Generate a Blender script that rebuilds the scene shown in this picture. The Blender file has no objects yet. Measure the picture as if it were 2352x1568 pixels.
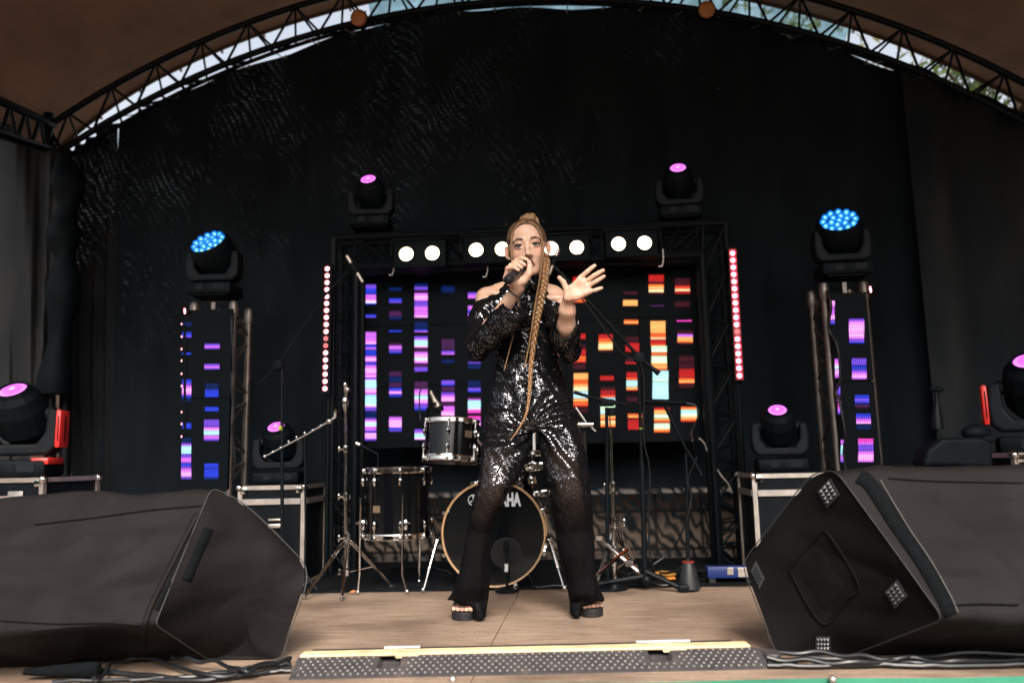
import bpy, bmesh, math, random
import numpy as np
from mathutils import Vector, Matrix, Euler, Quaternion
import openvdb

random.seed(7)
RNG = np.random.default_rng(11)
SC = bpy.context.scene
COL = SC.collection
R = math.radians

# ------------------------------------------------------------------ camera
CAM_H = 0.65
YAW, TILT, ROLL = R(3.4), R(8.3), R(1.25)
FPX, CXP, CYP = 1829.0, 1176.0, 784.0          # focal length and centre, photo measured 2352 px wide
fw = Vector((-math.sin(YAW) * math.cos(TILT), math.cos(YAW) * math.cos(TILT), math.sin(TILT)))
rt0 = fw.cross(Vector((0, 0, 1))).normalized()
up0 = rt0.cross(fw).normalized()
rt = rt0 * math.cos(ROLL) - up0 * math.sin(ROLL)
up = up0 * math.cos(ROLL) + rt0 * math.sin(ROLL)
CAM = Vector((0, 0, CAM_H))
cd = bpy.data.cameras.new("camera")
cam = bpy.data.objects.new("camera", cd)
COL.objects.link(cam)
cam.matrix_world = Matrix((( rt.x, up.x, -fw.x, CAM.x), (rt.y, up.y, -fw.y, CAM.y), (rt.z, up.z, -fw.z, CAM.z), (0, 0, 0, 1)))
cd.sensor_width = 36.0
cd.lens = 36.0 * FPX / 2352.0
cd.clip_start, cd.clip_end = 0.05, 500
cd.dof.use_dof = True
cd.dof.focus_distance = 3.2
cd.dof.aperture_fstop = 1.6
SC.camera = cam

def ray(px, py):
    return (fw + rt * ((px - CXP) / FPX) + up * ((CYP - py) / FPX))
def P(px, py, Y):
    """point of the stage plane y = Y seen at photo position px, py"""
    d = ray(px, py)
    return CAM + d * (Y / d.y)
def PF(px, py, z=0.0):
    d = ray(px, py)
    return CAM + d * ((z - CAM.z) / d.z)

# ------------------------------------------------------------------ world, sun, exposure
w = bpy.data.worlds.new("World"); SC.world = w; w.use_nodes = True
wn = w.node_tree; bg = wn.nodes["Background"]
sky = wn.nodes.new("ShaderNodeTexSky"); sky.sky_type = 'NISHITA'; sky.sun_disc = False
SUN_EL, SUN_AZ = R(42), R(168)
sky.sun_elevation = SUN_EL; sky.sun_rotation = SUN_AZ
sky.air_density = 1.0; sky.dust_density = 8.0; sky.ozone_density = 0.6
hs = wn.nodes.new('ShaderNodeHueSaturation'); hs.inputs['Saturation'].default_value = 0.38
wn.links.new(sky.outputs[0], hs.inputs['Color']); wn.links.new(hs.outputs[0], bg.inputs[0]); bg.inputs[1].default_value = 0.20
sl = bpy.data.lights.new("sun", 'SUN'); sl.energy = 2.1; sl.angle = R(13); sl.color = (1.0, 0.86, 0.72)
sun = bpy.data.objects.new("sun", sl); COL.objects.link(sun)
sd = Vector((0.08, -1.0, 0)).normalized() * math.cos(SUN_EL) + Vector((0, 0, math.sin(SUN_EL)))
sun.rotation_euler = sd.to_track_quat('Z', 'Y').to_euler()
SC.view_settings.view_transform = 'Standard'; SC.view_settings.look = 'None'
SC.view_settings.exposure = 0.80; SC.view_settings.gamma = 1.0
SC.cycles.use_denoising = True
SC.cycles.max_bounces = 6; SC.cycles.diffuse_bounces = 3; SC.cycles.glossy_bounces = 3
SC.cycles.transparent_max_bounces = 24; SC.cycles.transmission_bounces = 4
SC.cycles.sample_clamp_indirect = 4.0
SC.cycles.caustics_reflective = False; SC.cycles.caustics_refractive = False

# ------------------------------------------------------------------ materials
def s2l(r, g=None, b=None):
    if g is None: r, g, b = r
    f = lambda c: (c / 12.92 if c <= 0.04045 else ((c + 0.055) / 1.055) ** 2.4)
    return (f(r / 255.0), f(g / 255.0), f(b / 255.0))
class NT:
    def __init__(s, name):
        s.m = bpy.data.materials.new(name); s.m.use_nodes = True
        s.t = s.m.node_tree; s.n = s.t.nodes; s.b = s.n["Principled BSDF"]; s.out = s.n["Material Output"]
    def add(s, t, **k):
        n = s.n.new("ShaderNode" + t)
        for a, v in k.items():
            if a.startswith('i_'):
                n.inputs[a[2:].replace('_', ' ')].default_value = v
            else: setattr(n, a, v)
        return n
    def l(s, a, b): s.t.links.new(a, b)
    def coord(s, kind='Object', scale=(1, 1, 1), rot=(0, 0, 0)):
        c = s.add("TexCoord"); m = s.add("Mapping")
        m.inputs['Scale'].default_value = scale; m.inputs['Rotation'].default_value = rot
        s.l(c.outputs[kind], m.inputs[0]); return m.outputs[0]
    def math(s, op, a, b=None, c=None):
        n = s.add("Math", operation=op)
        for i, v in enumerate((a, b, c)):
            if v is None: continue
            if isinstance(v, (int, float)): n.inputs[i].default_value = v
            else: s.l(v, n.inputs[i])
        return n.outputs[0]
    def ramp(s, fac, stops):
        n = s.add("ValToRGB"); e = n.color_ramp.elements
        while len(e) < len(stops): e.new(0.5)
        for i, (p, c) in enumerate(stops):
            e[i].position = p; e[i].color = (*c, 1) if len(c) == 3 else c
        s.l(fac, n.inputs[0]); return n.outputs[0]
    def noise(s, vec, scale, detail=4, rough=0.55, dist=0):
        n = s.add("TexNoise"); n.inputs['Scale'].default_value = scale; n.inputs['Detail'].default_value = detail
        n.inputs['Roughness'].default_value = rough; n.inputs['Distortion'].default_value = dist
        if vec is not None: s.l(vec, n.inputs['Vector'])
        return n
    def bump(s, h, strength=0.3, dist=0.01):
        n = s.add("Bump"); n.inputs['Strength'].default_value = strength; n.inputs['Distance'].default_value = dist
        s.l(h, n.inputs['Height']); s.l(n.outputs[0], s.b.inputs['Normal']); return n
    def set(s, **k):
        for a, v in k.items():
            a = {'color': 'Base Color', 'rough': 'Roughness', 'metal': 'Metallic', 'spec': 'Specular IOR Level', 'emis': 'Emission Strength', 'ecol': 'Emission Color', 'coat': 'Coat Weight', 'sheen': 'Sheen Weight', 'alpha': 'Alpha', 'sss': 'Subsurface Weight'}[a]
            if isinstance(v, tuple) and len(v) == 3: v = (*v, 1)
            if isinstance(v, (tuple, int, float)): s.b.inputs[a].default_value = v
            else: s.l(v, s.b.inputs[a])
        return s
def simple(name, col, rough=0.5, metal=0.0, var=0.18, scale=8, bump=0.0, spec=0.5, coat=0.0, bscale=60):
    t = NT(name); v = t.coord('Object')
    n = t.noise(v, scale, 5)
    lo = tuple(c * (1 - var) for c in col); hi = tuple(min(1, c * (1 + var)) for c in col)
    t.set(color=t.ramp(n.outputs[0], [(0.3, lo), (0.7, hi)]), metal=metal, spec=spec, coat=coat)
    n2 = t.noise(v, scale * 3.1, 4)
    t.set(rough=t.math('MULTIPLY_ADD', n2.outputs[0], 0.3 * rough, rough * 0.85))
    if bump:
        t.bump(t.noise(v, bscale, 4).outputs[0], bump, 0.004)
    return t.m
def emit(name, col, s, var=0.0):
    t = NT(name); t.set(color=(0.02, 0.02, 0.02), ecol=col, emis=s); 
    return t.m

# ------------------------------------------------------------------ mesh helpers
class MB:
    def __init__(s): s.v = []; s.f = []; s.mi = []; s.cur = 0
    def addv(s, vs, fs):
        o = len(s.v); s.v += [tuple(v) for v in vs]; s.f += [tuple(i + o for i in f) for f in fs]; s.mi += [s.cur] * len(fs)
    def box(s, c, size, rot=None, bev=0.0):
        c = Vector(c); hx, hy, hz = (d / 2 for d in size)
        if bev <= 0:
            vs = [Vector((x * hx, y * hy, z * hz)) for x in (-1, 1) for y in (-1, 1) for z in (-1, 1)]
            fs = [(0, 1, 3, 2), (4, 6, 7, 5), (0, 4, 5, 1), (2, 3, 7, 6), (0, 2, 6, 4), (1, 5, 7, 3)]
        else:
            bm = bmesh.new(); bmesh.ops.create_cube(bm, size=1)
            bmesh.ops.scale(bm, vec=(hx * 2, hy * 2, hz * 2), verts=bm.verts)
            bmesh.ops.bevel(bm, geom=bm.edges[:], offset=bev, segments=2, affect='EDGES', profile=0.5)
            bm.verts.ensure_lookup_table()
            vs = [v.co.copy() for v in bm.verts]; fs = [tuple(v.index for v in f.verts) for f in bm.faces]; bm.free()
        if rot is not None:
            M = rot if isinstance(rot, Matrix) else Euler(rot).to_matrix()
            vs = [M @ v for v in vs]
        s.addv([v + c for v in vs], fs); return s
    def tube(s, pts, r, n=8, cap=True, closed=False):
        pts = [Vector(p) for p in pts]; k = len(pts)
        rs = r if isinstance(r, (list, tuple)) else [r] * k
        vs = []; prev = None
        for i, p in enumerate(pts):
            if closed: t = pts[(i + 1) % k] - pts[i - 1]
            else: t = pts[min(i + 1, k - 1)] - pts[max(i - 1, 0)]
            t.normalize()
            if prev is None:
                a = t.orthogonal().normalized()
            else:
                a = (prev - t * prev.dot(t))
                a = a.normalized() if a.length > 1e-6 else t.orthogonal().normalized()
            prev = a; b = t.cross(a)
            for j in range(n):
                q = 2 * math.pi * j / n
                vs.append(p + (a * math.cos(q) + b * math.sin(q)) * rs[i])
        fs = []
        for i in range(k if closed else k - 1):
            i2 = (i + 1) % k
            for j in range(n):
                fs.append((i * n + j, i * n + (j + 1) % n, i2 * n + (j + 1) % n, i2 * n + j))
        if cap and not closed:
            fs.append(tuple(range(n - 1, -1, -1))); fs.append(tuple((k - 1) * n + j for j in range(n)))
        s.addv(vs, fs); return s
    def lathe(s, prof, c=(0, 0, 0), axis=(0, 0, 1), n=24, cap=True):
        """prof: list of (radius, height along axis)"""
        c = Vector(c); q = Vector((0, 0, 1)).rotation_difference(Vector(axis).normalized())
        vs = []; fs = []; k = len(prof)
        for (r, h) in prof:
            for j in range(n):
                a = 2 * math.pi * j / n
                vs.append(c + q @ Vector((r * math.cos(a), r * math.sin(a), h)))
        for i in range(k - 1):
            for j in range(n):
                fs.append((i * n + j, i * n + (j + 1) % n, (i + 1) * n + (j + 1) % n, (i + 1) * n + j))
        if cap:
            fs.append(tuple(range(n - 1, -1, -1))); fs.append(tuple((k - 1) * n + j for j in range(n)))
        s.addv(vs, fs); return s
    def ball(s, c, r, n=12, sc=(1, 1, 1), q=None):
        c = Vector(c); vs = []; fs = []; m = max(4, n // 2)
        for i in range(m + 1):
            th = math.pi * i / m
            for j in range(n):
                a = 2 * math.pi * j / n
                v = Vector((r * sc[0] * math.sin(th) * math.cos(a), r * sc[1] * math.sin(th) * math.sin(a), r * sc[2] * math.cos(th)))
                if q is not None: v = q @ v
                vs.append(c + v)
        for i in range(m):
            for j in range(n):
                fs.append((i * n + j, (i + 1) * n + j, (i + 1) * n + (j + 1) % n, i * n + (j + 1) % n))
        s.addv(vs, fs); return s
    def grid(s, rows):
        o = len(s.v); m = len(rows[0])
        vs = [p for r_ in rows for p in r_]
        fs = [(i * m + j, i * m + j + 1, (i + 1) * m + j + 1, (i + 1) * m + j) for i in range(len(rows) - 1) for j in range(m - 1)]
        s.addv(vs, fs); return s
    def prism(s, poly, d):
        """poly: list of 3d points (planar), d: extrusion vector"""
        n = len(poly); d = Vector(d); poly = [Vector(p) for p in poly]
        vs = poly + [p + d for p in poly]
        fs = [tuple(range(n)), tuple(range(2 * n - 1, n - 1, -1))] + [(i, i + n, (i + 1) % n + n, (i + 1) % n) for i in range(n)]
        s.addv(vs, fs); return s
    def build(s, name, mat, parent=None, smooth=False, loc=None):
        me = bpy.data.meshes.new(name); 
        off = Vector(loc) if loc is not None else Vector((0, 0, 0))
        me.from_pydata([tuple(Vector(v) - off) for v in s.v], [], s.f)
        mats = mat if isinstance(mat, (list, tuple)) else [mat]
        for m in mats: me.materials.append(m)
        if len(mats) > 1: me.polygons.foreach_set('material_index', s.mi)
        if smooth: me.polygons.foreach_set('use_smooth', [True] * len(me.polygons))
        me.update(); bm = bmesh.new(); bm.from_mesh(me); bmesh.ops.recalc_face_normals(bm, faces=bm.faces); bm.to_mesh(me); bm.free()
        if smooth:
            try: me.set_sharp_from_angle(angle=R(42))
            except Exception: pass
        o = bpy.data.objects.new(name, me); COL.objects.link(o); o.location = off
        if parent is not None:
            o.parent = parent; o.location = off
        return o
def tag(o, label=None, cat=None, group=None, kind=None):
    if label: o['label'] = label
    if cat: o['category'] = cat
    if group: o['group'] = group
    if kind: o['kind'] = kind
    return o
def empty(name, loc=(0, 0, 0), rz=0.0, label=None, cat=None, group=None):
    o = bpy.data.objects.new(name, None); COL.objects.link(o); o.location = loc; o.rotation_euler = (0, 0, rz)
    o.empty_display_size = 0.1
    return tag(o, label, cat, group)
def copy_tree(o, parent=None):
    c = o.copy(); COL.objects.link(c)
    if parent is not None: c.parent = parent
    for ch in list(o.children): copy_tree(ch, c)
    return c
def place(root, loc, rz=0.0, sc=1.0, label=None, group=None):
    root.location = loc; root.rotation_euler = (0, 0, rz); root.scale = (sc, sc, sc)
    if label: root['label'] = label
    if group: root['group'] = group
    return root
def spline(pts, n):
    """catmull-rom through pts (Vectors), n samples"""
    pts = [Vector(p) for p in pts]; m = len(pts) - 1; out = []
    for k in range(n):
        t = k / (n - 1) * m; i = min(int(t), m - 1); u = t - i
        p0 = pts[max(i - 1, 0)]; p1 = pts[i]; p2 = pts[i + 1]; p3 = pts[min(i + 2, m)]
        out.append(0.5 * ((2 * p1) + (p2 - p0) * u + (2 * p0 - 5 * p1 + 4 * p2 - p3) * u * u + (3 * p1 - p0 - 3 * p2 + p3) * u ** 3))
    return out
def interp(xs, ys, x): return np.interp(x, xs, ys)
# ------------------------------------------------------------------ shared materials
M = {}
M['chrome'] = simple('chrome', (0.62, 0.60, 0.58), 0.12, 1.0, 0.08, 20)
M['alu'] = simple('aluminium', (0.50, 0.45, 0.41), 0.42, 0.85, 0.22, 14, 0.15)
M['black_metal'] = simple('black_metal', (0.0022, 0.0042, 0.0062), 0.48, 0.0, 0.3, 20, 0.1, 0.14)
M['black_plastic'] = simple('black_plastic', (0.0025, 0.0048, 0.0068), 0.6, 0.0, 0.3, 12, 0.2, 0.10)
M['grey_plastic'] = simple('grey_plastic', (0.0060, 0.0085, 0.0115), 0.55, 0.0, 0.25, 12, 0.2, 0.15)
M['drum_black'] = simple('drum_lacquer', (0.003, 0.0035, 0.0045), 0.13, 0.0, 0.1, 3, 0, 0.35, 0.0)
M['rubber'] = simple('rubber', (0.006, 0.007, 0.009), 0.75, 0.0, 0.3, 30, 0.3)
M['case_black'] = simple('case_laminate', (0.0035, 0.0052, 0.0075), 0.55, 0.0, 0.3, 18, 0.3, 0.10)
M['cable'] = simple('cable', (0.008, 0.009, 0.011), 0.38, 0.0, 0.2, 20, 0, 0.4)

# ------------------------------------------------------------------ ground outside and stage deck
gm = NT('paving_ground'); v = gm.coord('Object')
gm.set(color=gm.ramp(gm.noise(v, 1.3, 6).outputs[0], [(0.3, (0.12, 0.095, 0.075)), (0.7, (0.19, 0.15, 0.12))]), rough=0.9)
mb = MB(); mb.box((0, 10, -1.05), (160, 160, 0.1)); g = mb.build('ground', gm.m); tag(g, kind='structure')

fm = NT('stage_plywood')
v = fm.coord('Object', (1, 1, 1)); vg = fm.coord('Object', (1.6, 16, 1))
grain = fm.noise(vg, 3.2, 8, 0.62, 0.25); blot = fm.noise(v, 2.2, 5); fine = fm.noise(fm.coord('Object', (8, 60, 1)), 6, 5, 0.7)
scr = fm.noise(fm.coord('Object', (3, 22, 1), (0, 0, 0.06)), 9, 3, 0.7)
col = fm.ramp(grain.outputs[0], [(0.30, (0.150, 0.106, 0.076)), (0.5, (0.265, 0.200, 0.153)), (0.72, (0.345, 0.268, 0.210))])
mx = fm.add("Mix", data_type='RGBA', blend_type='MULTIPLY'); mx.inputs[0].default_value = 1.0
fm.l(col, mx.inputs[6]); fm.l(fm.ramp(blot.outputs[0], [(0.34, (0.60, 0.56, 0.54)), (0.50, (0.92, 0.90, 0.88)), (0.66, (1.10, 1.08, 1.06))]), mx.inputs[7])
mx2 = fm.add("Mix", data_type='RGBA', blend_type='MULTIPLY'); mx2.inputs[0].default_value = 0.7
fm.l(mx.outputs[2], mx2.inputs[6]); fm.l(fm.ramp(fine.outputs[0], [(0.38, (0.60, 0.57, 0.54)), (0.58, (1.12, 1.12, 1.12))]), mx2.inputs[7])
mx3 = fm.add("Mix", data_type='RGBA'); fm.l(fm.ramp(scr.outputs[0], [(0.70, (0, 0, 0)), (0.76, (1, 1, 1))]), mx3.inputs[0])
fm.l(mx2.outputs[2], mx3.inputs[6]); mx3.inputs[7].default_value = (0.40, 0.33, 0.28, 1)
# hexagonal anti-slip print
hx = fm.add("TexVoronoi"); hx.inputs['Scale'].default_value = 70; hx.inputs['Randomness'].default_value = 0.0; fm.l(v, hx.inputs['Vector'])
hb = fm.math('MULTIPLY_ADD', hx.outputs[0], 0.25, grain.outputs[0])
fm.set(color=mx3.outputs[2], rough=fm.math('MULTIPLY_ADD', blot.outputs[0], 0.3, 0.45), spec=0.35); fm.bump(hb, 0.25, 0.004)

DECK_BACK = 5.6
_e0, _e1 = PF(1340, 1567), PF(2352, 1552)
def fronty(x): return _e0.y + (_e1.y - _e0.y) * (x - _e0.x) / (_e1.x - _e0.x)
DECK_FRONT = fronty(0.0)
root = empty('stage_floor', (0, 0, 0)); tag(root, kind='structure')
# boards with real seams; long seam runs away from the camera
xs0 = PF(1122, 1490).x; xs1 = PF(1196, 1352).x; ys0 = PF(1122, 1490).y; ys1 = PF(1196, 1352).y
def seamx(y): return xs0 + (xs1 - xs0) * (y - ys0) / (ys1 - ys0)
rowsL = [DECK_FRONT, PF(900, 1388).y, DECK_BACK]
rowsR = [DECK_FRONT, PF(1400, 1386).y, DECK_BACK]
gp = 0.003
mb = MB()
for rows_, sgn in ((rowsL, -1), (rowsR, 1)):
    for i in range(len(rows_) - 1):
        y0, y1 = rows_[i] + gp / 2, rows_[i + 1] - gp / 2
        a0, a1 = seamx(y0) + sgn * gp / 2, seamx(y1) + sgn * gp / 2
        far = sgn * 6.0
        if i == 0: poly = [(a0, fronty(a0), 0), (far, fronty(far), 0), (far, y1, 0), (a1, y1, 0)]
        else: poly = [(a0, y0, 0), (far, y0, 0), (far, y1, 0), (a1, y1, 0)]
        mb.prism(poly, (0, 0, -0.03))
mb.build('deck_board', fm.m, root)
mb = MB(); mb.box((0, (2.5 + DECK_BACK) / 2, -0.082), (11.9, DECK_BACK - 2.52, 0.09)); mb.build('deck_frame', M['black_metal'], root)

# green banner fascia on the stage front (its top edge shows)
gmn = NT('green_banner'); v = gmn.coord('Object', (1, 1, 1))
gmn.set(color=gmn.ramp(gmn.noise(v, 3, 3).outputs[0], [(0.35, (0.012, 0.13, 0.075)), (0.7, (0.025, 0.20, 0.12))]), rough=0.6)
mb = MB()
mb.grid([[Vector((x, fronty(x) - 0.012 - 0.008 * math.sin(x * 7) - (0.02 if k else 0), z)) for x in np.linspace(-6, 6, 120)] for k, z in enumerate((0.004, -0.4, -0.97))])
o = mb.build('stage_banner', gmn.m, smooth=True); tag(o, 'green fabric banner hung along the front edge of the stage', 'banner')
mb = MB()
for px_ in (1040, 1913):
    mb.ball(PF(px_, 1563) + Vector((0, -0.0, 0.004)), 0.012, 10)
# (heads of bolts on the deck edge)
o = mb.build('bolt_head', M['alu'], root, smooth=True)

# black stage mat behind the singer
mm = NT('black_mat'); v = mm.coord('Object')
mm.set(color=mm.ramp(mm.noise(v, 14, 6).outputs[0], [(0.3, (0.0035, 0.0048, 0.0062)), (0.7, (0.008, 0.0095, 0.0115))]), rough=0.85, spec=0.08); mm.bump(mm.noise(v, 160, 3).outputs[0], 0.4, 0.004)
yl = PF(760, 1362).y; yr = PF(1700, 1346).y; xl = PF(760, 1362).x; xr = PF(1700, 1346).x
def maty(x): return yl + (yr - yl) * (x - xl) / (xr - xl)
mb = MB()
xs = np.linspace(-3.2, 3.4, 40)
mb.prism([(x, maty(x) + 0.006 * math.sin(x * 5), 0.009) for x in xs] + [(3.4, 5.2, 0.009), (-3.2, 5.2, 0.009)], (0, 0, -0.006))
o = mb.build('stage_mat', mm.m); tag(o, 'thin black mat spread under the drum kit', 'mat')

# ------------------------------------------------------------------ arch and canopy: circles fitted through traced points
def fit(pts, Y):
    A = []; B = []
    for (x, y) in pts:
        p = P(x, y, Y); A.append((2 * p.x, 2 * p.z, 1)); B.append(p.x ** 2 + p.z ** 2)
    s, *_ = np.linalg.lstsq(np.array(A), np.array(B), rcond=None)
    r = math.sqrt(s[2] + s[0] ** 2 + s[1] ** 2)
    err = max(abs(math.hypot(P(x, y, Y).x - s[0], P(x, y, Y).z - s[1]) - r) for x, y in pts)
    print('ARC', Y, [round(float(q), 2) for q in (s[0], s[1], r, err)])
    return s[0], s[1], r
YA, YA2, YB, YR = 4.95, 5.2, 5.30, 5.45
arcU = fit([(137, 273), (239, 212), (359, 144), (513, 68), (649, 26), (752, 0), (1875, 0), (2028, 48), (2182, 109), (2352, 191)], YA)
arcL = fit([(133, 355), (205, 311), (308, 243), (444, 174), (602, 109), (803, 58), (1014, 20), (1178, 3), (1288, 2), (1578, 17), (1789, 60), (1994, 120), (2165, 191), (2352, 277)], YA)
arcB = fit([(171, 369), (273, 304), (376, 226), (478, 171), (803, 72), (1176, 26), (1550, 34), (1789, 79), (1960, 126), (2097, 167), (2352, 290)], YB)
arcR = fit([(219, 253), (359, 185), (496, 116), (632, 65), (752, 26), (1721, 0), (1858, 27), (1977, 68), (2131, 130), (2268, 191)], YR)
arcM = ((arcU[0] + arcL[0]) / 2, (arcU[1] + arcL[1]) / 2, (arcU[2] + arcL[2]) / 2)
def on_arc(arc, a, Y): return Vector((arc[0] + arc[2] * math.sin(a), Y, arc[1] + arc[2] * math.cos(a)))
def arc_x(arc, x): return math.asin(max(-1, min(1, (x - arc[0]) / arc[2])))
a0 = arc_x(arcL, P(118, 350, YA).x); a1 = arc_x(arcL, 4.15)
root = empty('arch_truss', on_arc(arcL, a0, YA))
tag(root, 'curved black steel roof truss arching over the mesh backdrop', 'truss')
def rel(o, r): return o
N = 60
def arcpts(arc, Y, b0, b1, n=N): return [on_arc(arc, b0 + (b1 - b0) * i / (n - 1), Y) for i in range(n)]
L0 = root.location
for (arc, Y, r) in ((arcU, YA, 0.022), (arcL, YA, 0.022), (arcM, YA2, 0.015)):
    mb = MB(); mb.tube([p - L0 for p in arcpts(arc, Y, a0, a1)], r, 8); mb.build('chord', M['black_metal'], root, True)
nb = 25
mb = MB()
for i in range(nb):
    b0 = a0 + (a1 - a0) * i / nb; b1 = a0 + (a1 - a0) * (i + 0.5) / nb; b2 = a0 + (a1 - a0) * (i + 1) / nb
    U = on_arc(arcU, b1, YA); La = on_arc(arcL, b0, YA); Lb = on_arc(arcL, b2, YA); Mm = on_arc(arcM, b0 + (b2 - b0) * 0.25, YA2); Mn = on_arc(arcM, b0 + (b2 - b0) * 0.75, YA2)
    for (p, q) in ((La, U), (U, Lb), (U, Mm), (Mm, La), (U, Mn), (Mn, Lb)):
        mb.tube([p - L0, q - L0], 0.0085, 6)
    mb.tube([La - L0, on_arc(arcM, b0, YA2) - L0], 0.010, 6)
mb.build('brace', M['black_metal'], root, True)

# canopy membrane
cm = NT('canopy_fabric'); v = cm.coord('Object')
n1 = cm.noise(cm.coord('Object', (1, 0.5, 1)), 1.1, 5, 0.6)
cm.set(color=cm.ramp(n1.outputs[0], [(0.3, (0.17, 0.115, 0.092)), (0.7, (0.35, 0.235, 0.18))]), rough=0.75, spec=0.2)
cm.bump(cm.noise(v, 1.6, 3).outputs[0], 0.35, 0.15)
c0 = arc_x(arcR, -3.75); c1 = arc_x(arcR, 5.0)
rows = []
YS = np.linspace(YR, 0.6, 26)
for Y in YS:
    row = []
    for i in range(90):
        b = c0 + (c1 - c0) * i / 89
        p = on_arc(arcR, b, Y)
        # tensile sag, drape at outer corners; unseen front height shaped to shade the back
        t = (YR - Y) / YR
        p.z -= 0.06 * math.sin(math.pi * t) + 0.66 * t ** 1.5 * math.cos(min(1, abs(p.x - 0.4) / 4.5) * math.pi / 2)
        e = max(0, (abs(i - 44.5) / 44.5 - 0.8) / 0.2)
        p.z -= 0.12 * e * e
        row.append(p)
    rows.append(row)
mb = MB(); mb.grid(rows); mb.grid([[p + Vector((0, 0, 0.02)) for p in r_] for r_ in rows])
canopy = mb.build('roof_canopy', cm.m, smooth=True); tag(canopy, 'brown tensile fabric roof stretched over the stage', 'canopy')
sm = simple('canopy_seam', (0.09, 0.055, 0.04), 0.8)
mb = MB()
for k in (0.80,):
    pts = [rows[j][int(k * 89)] + Vector((0, 0, -0.012)) for j in range(26)]
    mb.tube(pts, 0.02, 6)
mb.tube([p + Vector((0, 0, -0.005)) for p in rows[0]], 0.016, 6)
mb.build('canopy_seam', sm, canopy, True)
# rim lashings with little glints
for i in range(1, 88, 3):
    p = rows[0][i]; mb = MB(); mb.ball(p + Vector((0, 0.01, -0.03)), 0.014, 6); mb.build('eyelet', M['chrome'], canopy, True)

# far ribs of the roof crossing the canopy corners (left side beam towards the audience)
beam = empty('side_truss', P(118, 300, YA)); tag(beam, 'black roof edge truss running forward from the left arch foot', 'truss')
LB = beam.location; mb = MB()
A0 = P(122, 287, YA); A1 = P(-60, 205, 3.9); B0 = P(118, 345, YA); B1 = P(-60, 290, 3.9)
for (p, q) in ((A0, A1), (B0, B1)): 
    m2 = MB(); m2.tube([p - LB, q - LB], 0.028, 8); m2.build('chord', M['black_metal'], beam, True)
for i in range(5):
    t0, t1 = i / 5, (i + 1) / 5
    p = A0.lerp(A1, t0); q = B0.lerp(B1, (t0 + t1) / 2); r_ = A0.lerp(A1, t1)
    mb.tube([p - LB, q - LB], 0.012, 6); mb.tube([q - LB, r_ - LB], 0.012, 6)
mb.build('brace', M['black_metal'], beam, True)

# ------------------------------------------------------------------ mesh backdrop
def mesh_cloth(name, base, spark=0.45, low=True):
    """dark shade netting; its weave opens in moire bands that let through what is behind"""
    t = NT(name); v = t.coord('Object')
    cl = t.noise(t.coord('Object', (1, 1, 1)), 0.9, 3, 0.5)
    wave = t.add("TexWave", wave_type='BANDS', bands_direction='DIAGONAL', wave_profile='SIN')
    wave.inputs['Scale'].default_value = 7.5; wave.inputs['Distortion'].default_value = 14.0
    wave.inputs['Detail'].default_value = 2.0; wave.inputs['Detail Scale'].default_value = 0.35
    t.l(t.coord('Object', (1.6, 1, 1)), wave.inputs['Vector'])
    w2 = t.add("TexWave", wave_type='BANDS', bands_direction='Z'); w2.inputs['Scale'].default_value = 13; w2.inputs['Distortion'].default_value = 9; w2.inputs['Detail Scale'].default_value = 0.6
    t.l(v, w2.inputs['Vector'])
    big = t.noise(t.coord('Object', (1, 1, 0.7)), 1.5, 3, 0.55)
    hole = t.math('MULTIPLY', t.math('POWER', wave.outputs['Fac'], 2.4), t.math('POWER', w2.outputs['Fac'], 1.2))
    hole = t.math('MULTIPLY', hole, t.ramp(big.outputs[0], [(0.42, (0, 0, 0)), (0.74, (1, 1, 1))]))
    fz = t.noise(t.coord('Object', (1, 1, 1)), 13, 4, 0.7)
    hole = t.math('MULTIPLY', hole, t.ramp(fz.outputs[0], [(0.42, (0.05, 0.05, 0.05)), (0.62, (1, 1, 1))]))
    hole = t.math('MULTIPLY', hole, spark * 1.7)
    # the cloth hangs tighter, so more open, towards its upper left
    s0 = t.add("SeparateXYZ"); c0_ = t.add("TexCoord"); t.l(c0_.outputs['Object'], s0.inputs[0])
    sl_ = t.math('MULTIPLY_ADD', s0.outputs[2], 0.22, t.math('MULTIPLY', s0.outputs[0], -0.16))
    hole = t.math('MULTIPLY', hole, t.ramp(t.math('ADD', sl_, 0.0), [(0.35, (0.06, 0.06, 0.06)), (1.15, (1, 1, 1))]))
    if low:
        # loose lowest metre of the netting: plain wavy stripes, more open
        sp = t.add("SeparateXYZ"); c = t.add("TexCoord"); t.l(c.outputs['Object'], sp.inputs[0])
        lowf = t.ramp(t.math('MULTIPLY_ADD', sp.outputs[2], 1.0, 0.5), [(0.87, (1, 1, 1)), (0.94, (0, 0, 0))])
        st = t.add("TexWave", wave_type='BANDS', bands_direction='DIAGONAL'); st.inputs['Scale'].default_value = 5.2; st.inputs['Distortion'].default_value = 7.0; st.inputs['Detail Scale'].default_value = 1.6; st.inputs['Detail'].default_value = 1.5
        t.l(t.coord('Object', (1.5, 0.2, 1.0)), st.inputs['Vector'])
        lo = t.math('MULTIPLY', t.math('MULTIPLY', t.math('POWER', st.outputs['Fac'], 0.9), lowf), 0.95)
        hole = t.math('MAXIMUM', hole, lo)
    n3 = t.noise(t.coord('Object', (1, 1, 0.35)), 5, 4)
    b2 = tuple(c * 1.9 for c in base)
    t.set(color=t.ramp(n3.outputs[0], [(0.3, base), (0.75, b2)]), rough=0.85, spec=0.06)
    tr = t.add("BsdfTransparent"); ms = t.add("MixShader")
    t.l(t.math('ADD', hole, 0.0), ms.inputs[0]); t.l(t.b.outputs[0], ms.inputs[1]); t.l(tr.outputs[0], ms.inputs[2]); t.l(ms.outputs[0], t.out.inputs[0])
    return t.m
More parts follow.
